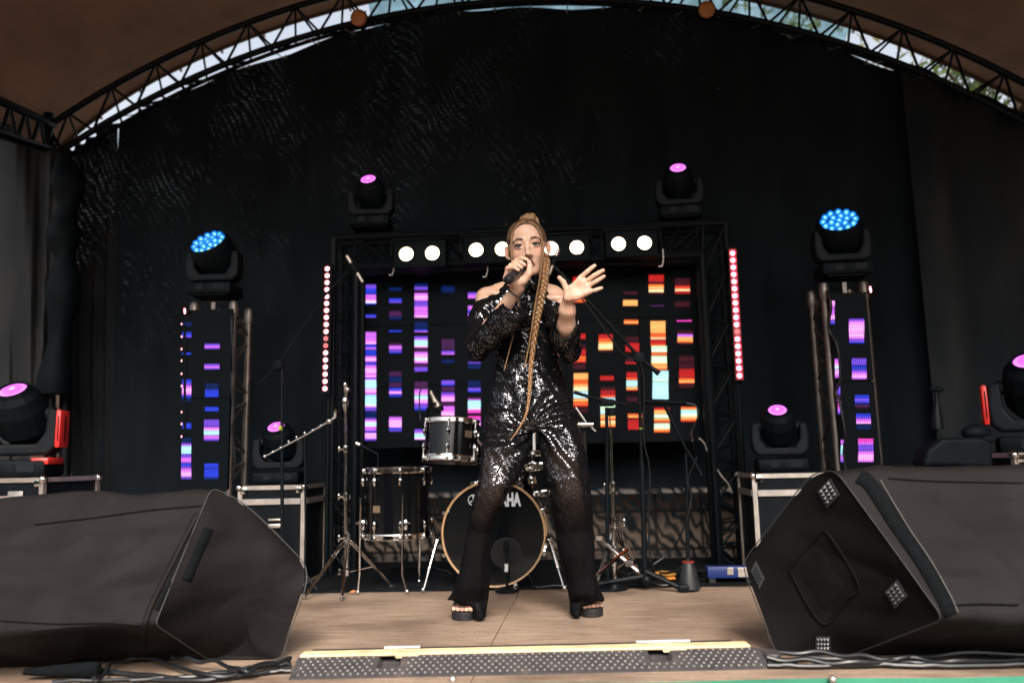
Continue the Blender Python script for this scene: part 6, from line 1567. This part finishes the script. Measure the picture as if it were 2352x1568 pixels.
sk.bump(sk.noise(v, 600, 2).outputs[0], 0.08, 0.001)
body = mesh_obj('body', v_, f_, sk.m, singer, 2)
me = body.data; vv = np.empty(len(me.vertices) * 3); me.vertices.foreach_get('co', vv); vv = vv.reshape(-1, 3) + np.array(SO)
base = np.array((0.56, 0.350, 0.255)); col = np.tile(base, (len(vv), 1))
def blend(center, rad, c, amt, aniso=None):
    d = vv - np.array(center)
    if aniso is not None:
        d = d @ HRn; d = d / np.array(aniso)
    w_ = np.exp(-(np.sum(d * d, 1)) / (rad * rad)) * amt
    col[:] = col * (1 - w_[:, None]) + np.array(c) * w_[:, None]
rosy = (0.66, 0.30, 0.22)
for s in (-1, 1):
    blend(HL(s * 0.040, 0.068, -0.024), 0.020, rosy, 0.55); blend(HL(s * 0.0315, 0.082, 0.011), 0.012, (0.34, 0.19, 0.14), 0.45, (1.5, 2, 0.7)); blend(HL(s * 0.085, 0, 0), 0.022, rosy, 0.5)
loc_ = (vv - np.array(HC)) @ HRn / HS; lx, lf, lz = loc_[:, 0], -loc_[:, 1], loc_[:, 2]
lipw = np.clip(1.4 - ((lx / 0.023) ** 2 + ((lz + 0.0715) / 0.0140) ** 2) ** 0.5 * 1.4, 0, 0.35) / 0.35 * ((lf > 0.066) & (lf < 0.0935))
col = col * (1 - lipw[:, None]) + np.array((0.50, 0.14, 0.12)) * lipw[:, None]
lip = 0 * lz > 1
_unused = (np.abs(lx) < 0.024) & (lf > 0.066) & (lf < 0.0925) & (np.abs(lz + 0.0715) < 0.0145 * (1 - (np.abs(lx) / 0.027) ** 2) ** 0.6 + 0.001)
col[lip] = (0.50, 0.13, 0.11)
inner_m = (np.abs(lx) < 0.015) & (lf > 0.055) & (lf < 0.09) & (np.abs(lz + 0.0715) < 0.0042); col[inner_m] = (0.06, 0.015, 0.015)
nos = ((np.abs(np.abs(lx) - 0.0062) < 0.0036) & (np.abs(lz + 0.0485) < 0.003) & (lf > 0.082)); col[nos] = (0.22, 0.09, 0.06)
for c in ((1366, 610), (1385, 621), (1387, 634), (1382, 661), (1284, 638)): blend(h(*c, -0.012), 0.014, rosy, 0.55)
for c in ((1325, 660), (1340, 655), (1320, 680)): blend(h(*c), 0.022, (0.56, 0.29, 0.20), 0.45)
for c, rr in (((1351, 652), 0.016), ((1313, 686), 0.02), ((1300, 668), 0.014), ((1345, 668), 0.014)): blend(h(*c), rr, rosy, 0.4)
for s in (0.84, 0.66, 0.48, 0.31): blend(mp(s, 205, 0.041), 0.013, rosy, 0.35); blend(mp(s, 60, 0.03), 0.012, rosy, 0.3)
for line in (((1303, 690), (1312, 676), (1317, 662), (1311, 652)), ((1330, 642), (1327, 655), (1334, 668), (1342, 678)), ((1340, 648), (1344, 660), (1351, 666)), ((1303, 694), (1312, 699), (1318, 695))):  # palm creases: their shading put into the skin tint as darker lines
    for q_ in spline([h(*c) for c in line], 16):
        dd = np.hypot(vv[:, 0] - q_.x, vv[:, 2] - q_.z); w_ = np.exp(-(dd / 0.0026) ** 2) * 0.5 * (np.abs(vv[:, 1] - HY) < 0.05); col[:] = col * (1 - w_[:, None]) + np.array((0.42, 0.19, 0.13)) * w_[:, None]
for (toe, heel, d, n_, inn) in FEET: blend(toe + Vector((0, 0, PLAT + .01)), 0.05, (0.72, 0.38, 0.30), 0.6)
a = me.color_attributes.new('tint', 'FLOAT_COLOR', 'POINT'); a.data.foreach_set('color', np.hstack([col, np.ones((len(col), 1))]).astype(np.float32).ravel())

# ---------------- face pieces
M['eye_white'] = simple('eye_white', (0.42, 0.37, 0.34), 0.2, 0, 0.05, 20, 0, 0.5, 0.5)
M['iris'] = simple('iris', (0.045, 0.055, 0.050), 0.15, 0, 0.3, 300, 0, 0.5, 0.8)
M['pupil'] = simple('pupil', (0.003, 0.003, 0.003), 0.1)
M['lash'] = simple('lash', (0.015, 0.009, 0.007), 0.7)
M['brow'] = simple('brow', (0.085, 0.040, 0.026), 0.8, 0, 0.3, 300)
for s in (-1, 1):
    c = HL(s * 0.0315, 0.0700, 0.000) - SO
    mb = MB(); mb.ball(c, 0.0163, 20); eye = mb.build('eye', M['eye_white'], singer, True)
    dirv = (CAM - (c + SO)).normalized(); q = Vector((0, 0, 1)).rotation_difference(dirv)
    mb = MB(); mb.lathe([(0.0074, 0.0148), (0.0045, 0.0163), (0.0005, 0.0169)], c, dirv, 20); mb.build('iris', M['iris'], eye, True)
    mb = MB(); mb.lathe([(0.0030, 0.0168), (0.0005, 0.0173)], c, dirv, 14); mb.build('pupil', M['pupil'], eye, True)
    # upper lid with lashes, lower lash line
    def arc(z0, zm, xin, xout, f0, fm, n=13):
        return [HL(s * (xin + (xout - xin) * t), f0 + (fm - f0) * math.sin(math.pi * t), z0 + (zm - z0) * math.sin(math.pi * t) ** 0.8) - SO for t in np.linspace(0, 1, n)]
    mb = MB(); up_ = arc(0.000, 0.0041, 0.0155, 0.0490, 0.0785, 0.0882); mb.tube(up_, [0.0011 + 0.0018 * math.sin(math.pi * (0.15 + 0.8 * i / 12)) for i in range(13)], 6)
    for i in range(3, 13):
        p = up_[i]; mb.tube([p, p + (HR @ Vector((s * 0.0035 * (i / 12), -0.0035, 0.0035)))], [0.0006, 0.0002], 4)
    mb.build('upper_lashes', M['lash'], singer, True)
    mb = MB(); mb.tube(arc(-0.001, -0.0052, 0.0175, 0.0465, 0.0785, 0.0862), 0.0006, 5); mb.build('lower_lashes', M['lash'], singer, True)
    mb = MB(); rw = []
    for k in range(16):
        t = k / 15; x = 0.0145 + 0.041 * t; zc = 0.0190 + 0.0062 * math.sin(math.pi * min(1, t * 0.85 + 0.1)) - 0.006 * max(0, t - 0.6) / 0.4
        wd = 0.0042 * (1 - max(0, t - 0.45) / 0.62) + 0.0003
        f0 = 0.0905 - 0.019 * t ** 1.8
        rw.append([HL(s * x, f0 + 0.0005, zc - wd) - SO, HL(s * x, f0 + 0.0015, zc) - SO, HL(s * x, f0 - 0.0006, zc + wd * 0.8) - SO])
    mb.grid(rw); bo = mb.build('eyebrow', M['brow'], singer, True); md = bo.modifiers.new('solid', 'SOLIDIFY'); md.thickness = 0.0015; md.offset = 0
def snap_front(o, target, lift):
    """lay a thin face piece on the skin: ray from in front of each vertex"""
    bpy.context.view_layer.update(); mi = target.matrix_world.inverted(); fdir = HR @ Vector((0, 1, 0)); fl = (mi.to_3x3() @ fdir).normalized()
    for v in o.data.vertices:
        p = o.matrix_world @ v.co; st = p - fdir * 0.05
        ok, loc, nn, i = target.ray_cast(mi @ st, fl, distance=0.09)
        if ok: v.co = o.matrix_world.inverted() @ (target.matrix_world @ loc - fdir * lift)
for o in list(singer.children):
    if o.name.startswith('eyebrow'): snap_front(o, body, 0.0006)

# ---------------- hair
ha = NT('hair'); hc_ = ha.coord('Object', (1, 1, 1)); wv = ha.add("TexNoise"); wv.inputs['Scale'].default_value = 1.0; wv.inputs['Detail'].default_value = 3
ha.l(ha.coord('Object', (260, 260, 26)), wv.inputs['Vector'])
big_ = ha.noise(hc_, 14, 3)
ha.set(color=ha.ramp(ha.math('MULTIPLY_ADD', wv.outputs[0], 0.8, ha.math('MULTIPLY', big_.outputs[0], 0.35)), [(0.36, (0.028, 0.015, 0.010)), (0.56, (0.075, 0.042, 0.025)), (0.80, (0.24, 0.135, 0.072))]), rough=0.38, spec=0.5)
ha.bump(wv.outputs[0], 0.7, 0.003); M['hair'] = ha.m
hb_ = NT('braid_hair'); wv = hb_.noise(hb_.coord('Object', (90, 90, 90)), 3.0, 3); hb_.set(color=hb_.ramp(wv.outputs[0], [(0.3, (0.105, 0.054, 0.023)), (0.7, (0.36, 0.20, 0.092))]), rough=0.36, spec=0.5); hb_.bump(wv.outputs[0], 0.5, 0.002); M['braid'] = hb_.m
Hf = Field(tuple(HC - Vector((0.14, 0.15, 0.13))), tuple(HC + Vector((0.14, 0.16, 0.20))), 0.0022)
def EH(x, f, z, r, k=0.01, op='+'): Hf.ell(HL(x, f, z), tuple(q * HS for q in r), HRn, k, op)
EH(0, -0.014, 0.036, (0.0765, 0.091, 0.0785), 0.01)
EH(0, 0.028, 0.040, (0.0690, 0.056, 0.0665), 0.012)
EH(0, -0.045, -0.03, (0.066, 0.055, 0.06), 0.02)
EH(0, 0.098, -0.006, (0.0655, 0.062, 0.0915), 0.006, '-')
EH(0, 0.072, -0.070, (0.085, 0.062, 0.075), 0.006, '-')
for s in (-1, 1): EH(s * 0.085, 0.03, -0.020, (0.018, 0.036, 0.045), 0.004, '-')
v2, f2 = Hf.mesh(SO)
cap_ = mesh_obj('hair', v2, f2, M['hair'], singer, 2)
# combed-back strands as shallow grooves
me = cap_.data; vv2 = np.empty(len(me.vertices) * 3, np.float32); me.vertices.foreach_get('co', vv2); vv2 = vv2.reshape(-1, 3); nn2 = normals_of(me)
l2 = (vv2 + np.array(SO) - np.array(HL(0.006, -0.02, 0.11))) @ HRn; ang = np.arctan2(l2[:, 0], -l2[:, 1] + 1e-6)
g_ = np.sin(ang * 46 + 2 * np.sin(l2[:, 2] * 60)) * 0.0008 + np.sin(ang * 91) * 0.0004; vv2 += nn2 * g_[:, None]; me.vertices.foreach_set('co', vv2.ravel()); me.update()
# bun: coiled strands
mb = MB(); bc = HL(0.014, -0.010, 0.117) - SO
for k in range(5):
    pts = []
    for i in range(64):
        a = i / 64 * 2 * math.pi; vv_ = a * 2 + k * 2 * math.pi / 5; rM = 0.0215 + 0.0085 * math.cos(vv_)
        pts.append(bc + HR @ Vector((math.cos(a) * rM, math.sin(a) * rM, -0.002 + 0.0105 * math.sin(vv_) + 0.004 * math.cos(a))))
    mb.tube(pts, 0.0078, 10, closed=True)
mb.ball(bc + HR @ Vector((0, 0, 0.004)), 0.021, 20, (1, 1, 0.9)); mb.tube([bc + HR @ Vector((0.02, 0.0, 0.012)), bc + HR @ Vector((0.034, 0, -0.010)), bc + HR @ Vector((0.037, 0, -0.035)), bc + HR @ Vector((0.034, 0.01, -0.055))], [0.010, 0.012, 0.011, 0.006], 8)
bun = mb.build('bun', M['braid'], cap_, True)
# fly-away hairs
mb = MB(); rg = np.random.default_rng(3)
for i in range(46):
    a = rg.random() * 6.28; st = HL(math.cos(a) * 0.07, -0.02 + 0.04 * rg.random(), 0.05 + 0.06 * rg.random()) - SO if rg.random() < 0.6 else HL(0.045 + 0.03 * rg.random(), -0.02, -0.05 - 0.10 * rg.random()) - SO
    d = Vector(rg.normal(0, 1, 3)) * 0.005 + Vector((math.cos(a) * 0.004, 0, 0.003)); mb.tube([st, st + d, st + d * 2 + Vector((0, 0, -0.006))], [0.00025, 0.0002, 0.0001], 3)
mb.build('stray_hairs', M['braid'], cap_)
def braid(px_pts, rads, turns, name, Ys):
    ctrl = [P(x, y, Y_) - SO for (x, y), Y_ in zip(px_pts, Ys)]; N_ = int(turns * 14); s_ = spline(ctrl, N_); rr = np.interp(np.linspace(0, 1, N_), np.linspace(0, 1, len(rads)), rads)
    mb = MB()
    for k in range(3):
        pts = []; rs = []
        for i, p in enumerate(s_):
            t = (s_[min(i + 1, N_ - 1)] - s_[max(i - 1, 0)]).normalized(); side = t.cross(Vector((0, 1, 0))).normalized(); fr_ = t.cross(side).normalized()
            th = i / 14 * 2 * math.pi * 0.5 + k * 2 * math.pi / 3
            pts.append(p + side * math.sin(th) * rr[i] * 0.66 + fr_ * math.sin(2 * th) * rr[i] * 0.50); rs.append(rr[i] * 0.50)
        mb.tube(pts, rs, 8)
    return mb.build(name, M['braid'], cap_, True)
braid([(1250, 585), (1255, 600), (1253, 624), (1250, 656), (1244, 680), (1238, 715), (1232, 745), (1225, 793), (1219, 844), (1216, 900), (1210, 945), (1195, 978), (1174, 1009)], [0.009, 0.0138, 0.0140, 0.0138, 0.0132, 0.0125, 0.0115, 0.0100, 0.0085, 0.0068, 0.0050, 0.0036, 0.0018], 23, 'long_braid',
      [3.24, 3.20, 3.17, 3.155, 3.15, 3.145, 3.145, 3.15, 3.15, 3.145, 3.14, 3.14, 3.14])
braid([(1214, 509), (1228, 516), (1239, 531), (1244.5, 550), (1245, 575), (1243, 606), (1239, 647), (1233, 677), (1225, 729), (1215, 793), (1204, 846)], [0.0036] * 7 + [0.0034, 0.0032, 0.0028, 0.002], 60, 'thin_braid', [3.13, 3.12, 3.125, 3.125, 3.12, 3.12, 3.13, 3.14, 3.13, 3.14, 3.15])
braid([(1205, 508), (1191, 515), (1180, 531), (1175, 549), (1174.5, 574), (1176, 600), (1182, 640), (1192, 690), (1190, 720), (1183, 754), (1171, 800), (1158, 850)], [0.0036] * 6 + [0.0032] * 2 + [0.003, 0.0028, 0.0024, 0.002], 60, 'thin_braid', [3.13, 3.12, 3.125, 3.125, 3.12, 3.11, 3.12, 3.14, 3.13, 3.12, 3.15, 3.15])

# ---------------- jumpsuit
J = Field((SO.x - 0.40, 2.86, 0.0), (SO.x + 0.36, 3.50, 1.46), 0.0042)
def lev(y, xl, xr, dep, Yc=3.28, px_z=None):
    a = P(xl, y, Yc); b = P(xr, y, Yc); return ((a.z + b.z) / 2, (a.x + b.x) / 2, Yc, (b.x - a.x) / 2, dep)
J.loft([lev(662, 1172, 1260, 0.062), lev(690, 1150, 1277, 0.080), lev(720, 1143, 1284, 0.094), lev(755, 1140, 1284, 0.100), lev(795, 1140, 1281, 0.090), lev(835, 1137, 1284, 0.084), lev(870, 1131, 1296, 0.092), lev(905, 1123, 1309, 0.100), lev(940, 1118, 1319, 0.106), lev(972, 1117, 1326, 0.104), lev(992, 1135, 1310, 0.09)], 0.02)
J.cap(NB + Vector((0, 0, -0.01)), HL(0, -0.008, -0.108) + Vector((0.002, 0.0, -0.030)), 0.056, 0.0535, 0.02)
J.loft([lev(950, 1119, 1226, 0.100, 3.285), lev(994, 1111, 1227, 0.098, 3.265), lev(1047, 1104, 1211, 0.090, 3.235), lev(1111, 1096, 1184, 0.080, 3.205), lev(1150, 1087, 1160, 0.075, 3.215), lev(1180, 1080, 1143, 0.072, 3.245), lev(1219, 1073, 1130, 0.070, 3.30), lev(1258, 1066, 1125, 0.072, 3.315), lev(1317, 1056, 1123, 0.072, 3.34), lev(1347, 1041, 1122, 0.070, 3.35), lev(1376, 1026, 1120, 0.058, 3.375), lev(1384, 1060, 1119, 0.050, 3.37), lev(1394, 1082, 1119, 0.045, 3.36), lev(1405, 1085, 1118, 0.042, 3.355), lev(1417, 1086, 1118, 0.040, 3.35)], 0.03)
J.loft([lev(950, 1222, 1322, 0.100, 3.285), lev(994, 1229, 1336, 0.098, 3.265), lev(1060, 1250, 1350, 0.088, 3.228), lev(1100, 1259, 1356, 0.080, 3.205), lev(1150, 1264, 1361, 0.076, 3.215), lev(1219, 1274, 1363, 0.070, 3.30), lev(1270, 1284, 1366, 0.070, 3.32), lev(1322, 1299, 1371, 0.070, 3.36), lev(1360, 1307, 1379, 0.066, 3.37), lev(1377, 1310, 1387, 0.055, 3.395), lev(1384, 1311, 1352, 0.046, 3.39), lev(1394, 1311, 1338, 0.042, 3.38), lev(1411, 1312, 1337, 0.040, 3.37)], 0.03)
J.ell(P(1229, 1018, 3.20), (0.018, 0.2, 0.05), None, 0.015, '-')
# sleeves: off-shoulder top edges, draped, wide cuffs
J.chain([P(1118, 694, 3.27), P(1107, 730, 3.25), P(1098, 780, 3.20), P(1097, 804, 3.18)], [0.051, 0.052, 0.051, 0.042], 0.02)
J.cap(P(1186, 668, 3.275), P(1150, 706, 3.26), 0.052, 0.060, 0.02); J.cap(P(1150, 706, 3.26), P(1118, 716, 3.26), 0.052, 0.050, 0.02)
J.chain([P(1096, 800, 3.175), P(1125, 772, 3.12), P(1158, 742, 3.07), P(1180, 722, 3.045)], [0.044, 0.050, 0.056, 0.060], 0.02)
J.chain([P(1140, 760, 3.14), P(1195, 735, 3.14), P(1222, 742, 3.16)], [0.030, 0.035, 0.020], 0.02)
J.chain([P(1290, 706, 3.27), P(1302, 755, 3.22), P(1308, 806, 3.15)], [0.049, 0.048, 0.046], 0.02)
J.chain([P(1306, 806, 3.13), P(1299, 772, 3.06), P(1299, 742, 3.01)], [0.047, 0.052, 0.054], 0.02)
J.chain([P(1265, 720, 3.2), P(1290, 770, 3.1)], [0.030, 0.035], 0.02)
# open shoulders
J.ell(P(1110, 658, 3.26), (0.070, 0.16, 0.054), np.array(Matrix.Rotation(R(-37), 3, 'Y')), 0.008, '-')
J.ell(P(1274, 671, 3.24), (0.024, 0.14, 0.030), None, 0.006, '-')
# cuffs are hollow
J.chain([P(1166, 733, 3.06), P(1190, 700, 3.03), P(1200, 668, 2.98)], [0.042, 0.052, 0.060], 0.006, '-')
J.chain([P(1298, 752, 3.01), P(1302, 722, 2.965), P(1304, 690, 2.92)], [0.040, 0.047, 0.056], 0.006, '-')
v3, f3 = J.mesh(SO)
sq = NT('sequin_cloth'); v = sq.coord('Object'); geo = sq.add("NewGeometry")
vo = sq.add("TexVoronoi"); vo.inputs['Scale'].default_value = 235; vo.inputs['Randomness'].default_value = 0.55; sq.l(v, vo.inputs['Vector'])
tlt = sq.add("VectorMath", operation='SUBTRACT'); sq.l(vo.outputs['Color'], tlt.inputs[0]); tlt.inputs[1].default_value = (0.5, 0.5, 0.5)
sc_ = sq.add("VectorMath", operation='SCALE'); sq.l(tlt.outputs[0], sc_.inputs[0]); sc_.inputs['Scale'].default_value = 0.21
ad_ = sq.add("VectorMath", operation='ADD'); sq.l(geo.outputs['Normal'], ad_.inputs[0]); sq.l(sc_.outputs[0], ad_.inputs[1]); nm = sq.add("VectorMath", operation='NORMALIZE'); sq.l(ad_.outputs[0], nm.inputs[0])
sq.l(nm.outputs[0], sq.b.inputs['Normal'])
sq.set(color=(0.21, 0.205, 0.215), metal=1.0, rough=0.13)
cl = sq.add("BsdfPrincipled"); cl.inputs['Base Color'].default_value = (0.0035, 0.0036, 0.0045, 1); cl.inputs['Roughness'].default_value = 0.85; cl.inputs['Specular IOR Level'].default_value = 0.05
disc = sq.ramp(vo.outputs['Distance'], [(0.36, (1, 1, 1)), (0.50, (0, 0, 0))])
sepc = sq.add("SeparateColor"); sq.l(vo.outputs['Color'], sepc.inputs[0])
keep = sq.math('GREATER_THAN', sepc.outputs[2], 0.46)
sp = sq.add("SeparateXYZ"); sq.l(v, sp.inputs[0])
lown = sq.ramp(sp.outputs[2], [(0.12, (0.03, 0.03, 0.03)), (0.36, (0.05, 0.05, 0.05)), (0.46, (0.35, 0.35, 0.35)), (0.54, (1, 1, 1))])
fac = sq.math('MULTIPLY', sq.math('MULTIPLY', disc, keep), lown)
ms = sq.add("MixShader"); sq.l(fac, ms.inputs[0]); sq.l(cl.outputs[0], ms.inputs[1]); sq.l(sq.b.outputs[0], ms.inputs[2])
tr = sq.add("BsdfTransparent"); ms2 = sq.add("MixShader")
sheer = sq.ramp(sp.outputs[2], [(0.05, (0.03, 0.03, 0.03)), (0.40, (0.06, 0.06, 0.06)), (0.50, (0.15, 0.15, 0.15)), (0.69, (0.16, 0.16, 0.16)), (0.71, (0, 0, 0))])
sq.l(sq.math('MULTIPLY', sheer, sq.math('SUBTRACT', 1.0, fac)), ms2.inputs[0]); sq.l(ms.outputs[0], ms2.inputs[1]); sq.l(tr.outputs[0], ms2.inputs[2]); sq.l(ms2.outputs[0], sq.out.inputs[0])
suit = mesh_obj('jumpsuit', v3, f3, sq.m, singer, 2)
me = suit.data; co = np.empty(len(me.vertices) * 3, np.float32); me.vertices.foreach_get('co', co); co = co.reshape(-1, 3); nn = normals_of(me)
x, y, z = co[:, 0], co[:, 1], co[:, 2]
cz = P(1228, 985, SY).z; dx = x - (P(1228, 985, SY).x - SO.x); dz = z - cz; ra = np.sqrt(dx * dx + dz * dz) + 1e-5; th = np.arctan2(dz, dx)
crot = np.sin(th * 11 + ra * 26 + 1.5 * np.sin(z * 30)) * np.exp(-((ra - 0.13) / 0.12) ** 2) * np.clip(ra / 0.04, 0, 1)
leg_ = np.clip((cz - z) / 0.2, 0, 1); low = np.clip((0.45 - z) / 0.3, 0, 1)
diag = np.sin(x * 70 + z * 34 + 2.2 * np.sin(z * 9 + x * 8)) * (1 - low) * 0.5
vert = np.sin(x * 95 + 1.5 * np.sin(z * 7) + y * 40) * low
tors = np.clip((z - 0.92) / 0.08, 0, 1)
armw = np.clip((np.abs(x - 0.0) - 0.115) / 0.04, 0, 1) * tors
tw = (1 - 0.55 * armw) * np.sin(z * 55 + x * 30 + 2.5 * np.sin(x * 22 + z * 9)) + 0.7 * np.sin(z * 34 - x * 52 + 2 * np.sin(z * 25))
d = 0.0062 * crot + 0.0032 * diag * (1 - tors) + 0.0050 * vert + 0.0030 * tw * tors
d += 0.0012 * np.sin(x * 130 + z * 90) * (1 - low)
co += nn * d[:, None]; co[:, 2] = np.maximum(co[:, 2], 0.004); me.vertices.foreach_set('co', co.ravel()); me.update()

# bracelet, ring
mb = MB(); axw = (RW - RE).normalized(); cb = RE.lerp(RW, 0.93) - SO; q = Vector((0, 0, 1)).rotation_difference(axw)
for i in range(26):
    a = i / 26 * 2 * math.pi; mb.ball(cb + q @ Vector((math.cos(a) * 0.0285, math.sin(a) * 0.0285, 0)), 0.0036, 8)
mb.build('bead_bracelet', simple('bead', (0.008, 0.008, 0.009), 0.25), singer, True)
M['gold'] = simple('gold', (0.80, 0.55, 0.28), 0.25, 1.0, 0.05)
mb = MB(); a_, b_ = h(1349.3, 643.9, -0.002), h(1351.6, 642.2, -0.003); mb.lathe([(0.0100, -0.0022), (0.0108, 0), (0.0100, 0.0022)], (a_ + b_) / 2 - SO, (b_ - a_).normalized(), 24, False); mb.build('ring', M['gold'], singer, True)

# sandals
M['sandal'] = simple('sandal', (0.006, 0.006, 0.007), 0.45, 0, 0.2, 20, 0.2)
M['sole'] = simple('sole_foam', (0.010, 0.010, 0.011), 0.6, 0, 0.2, 60, 0.6, 0.4, 0, 260)
for (toe, heel, d, n_, inn) in FEET:
    def fp(u, w, z): return heel + d * u + n_ * w + Vector((0, 0, z)) - SO
    L_ = (toe - heel).length
    out = [(-0.025, 0), (-0.018, 0.026), (0.03, 0.036), (0.10, 0.037), (L_ - 0.05, 0.049), (L_ - 0.015, 0.047), (L_ + 0.016, 0.030 if inn > 0 else 0.022), (L_ + 0.020, 0), (L_ + 0.014, -0.022 if inn > 0 else -0.030), (L_ - 0.015, -0.047), (L_ - 0.05, -0.049), (0.10, -0.037), (0.03, -0.036), (-0.018, -0.026)]
    ring = [fp(u, w_, 0) for u, w_ in out]; ring = resample(rounded(ring, 0.02), 60); cen = sum(ring, Vector()) / 60
    rows = []
    for (sc, z) in ((0.93, 0.0), (0.99, 0.004), (0.985, 0.016), (1.0, 0.020), (0.99, 0.034), (0.96, PLAT)):
        rows.append([Vector((cen.x + (p.x - cen.x) * sc, cen.y + (p.y - cen.y) * sc, z)) for p in ring + [ring[0]]])
    mb = MB(); mb.grid(rows); mb.addv(rows[-1][:-1], [tuple(range(60))]); mb.addv(rows[0][:-1], [tuple(range(60))])
    sa = mb.build('sandal', M['sole'], singer, True)
    mb = MB(); rows = []
    for i in range(12):
        u = L_ - 0.118 + 0.062 * i / 11; row = []
        for j in range(21):
            a = math.pi * j / 20; wv_ = 0.0515; hz = 0.056 - 0.014 * i / 11
            row.append(fp(u + 0.006 * math.sin(a), math.cos(a) * wv_, PLAT - 0.006 + math.sin(a) ** 0.7 * hz))
        rows.append(row)
    mb.grid(rows); st_ = mb.build('toe_strap', M['sandal'], sa, True); md = st_.modifiers.new('solid', 'SOLIDIFY'); md.thickness = 0.004

# ---------------- microphone in her hand: a thing of its own
micT = MT - mx_ * 0.018
mic = empty('handheld_microphone', micT, 0, 'black wireless microphone gripped by the singer before her mouth', 'microphone')
Lm = (MH - micT).length
mb = MB(); mb.lathe([(0.0140, 0), (0.0175, 0.006), (0.0190, 0.020), (0.0190, 0.036), (0.0172, 0.040), (0.0175, 0.05), (0.0175, Lm * 0.6), (0.0185, Lm - 0.02)], (0, 0, 0), mx_, 24); mb.build('handle', simple('mic_black', (0.012, 0.012, 0.014), 0.32, 0, 0.1, 20), mic, True)
mb = MB(); mb.lathe([(0.0185, Lm - 0.02), (0.0245, Lm - 0.012), (0.0255, Lm + 0.002), (0.024, Lm + 0.016), (0.016, Lm + 0.027), (0.002, Lm + 0.031)], (0, 0, 0), mx_, 24); mb.build('grille', simple('mic_grille', (0.02, 0.02, 0.022), 0.5, 0.6, 0.3, 300, 0.8, 0.5, 0, 500), mic, True)
mb = MB(); mb.lathe([(0.0125, 0.0), (0.009, -0.003), (0.001, -0.0035)], (0, 0, 0), mx_, 20); mb.build('end_cap', M['grey_plastic'], mic, True)
# unseen trees added behind the photographer to darken chrome and sequin reflections
pk = leaf_mat('added_wood', (0.03, 0.045, 0.015)); rg = np.random.default_rng(9); mb = MB()
for i in range(2600):
    a = rg.random() * math.pi; rr = 17 + 3 * rg.random(); p = Vector((math.cos(a) * rr * 1.2, -2 - math.sin(a) * rr * 0.8, -1 + 4.6 * rg.random() ** 0.8 + rg.normal(0, 0.4)))
    u = Vector(rg.normal(0, 1, 3)).normalized() * 0.75; w2_ = u.orthogonal().normalized() * 0.55; mb.addv([p - u, p + w2_, p + u, p - w2_], [(0, 1, 2, 3)])
o = mb.build('unseen_treeline', pk); tag(o, 'unseen dark trees added round the audience area to darken reflections', 'unseen_treeline', None, 'stuff')
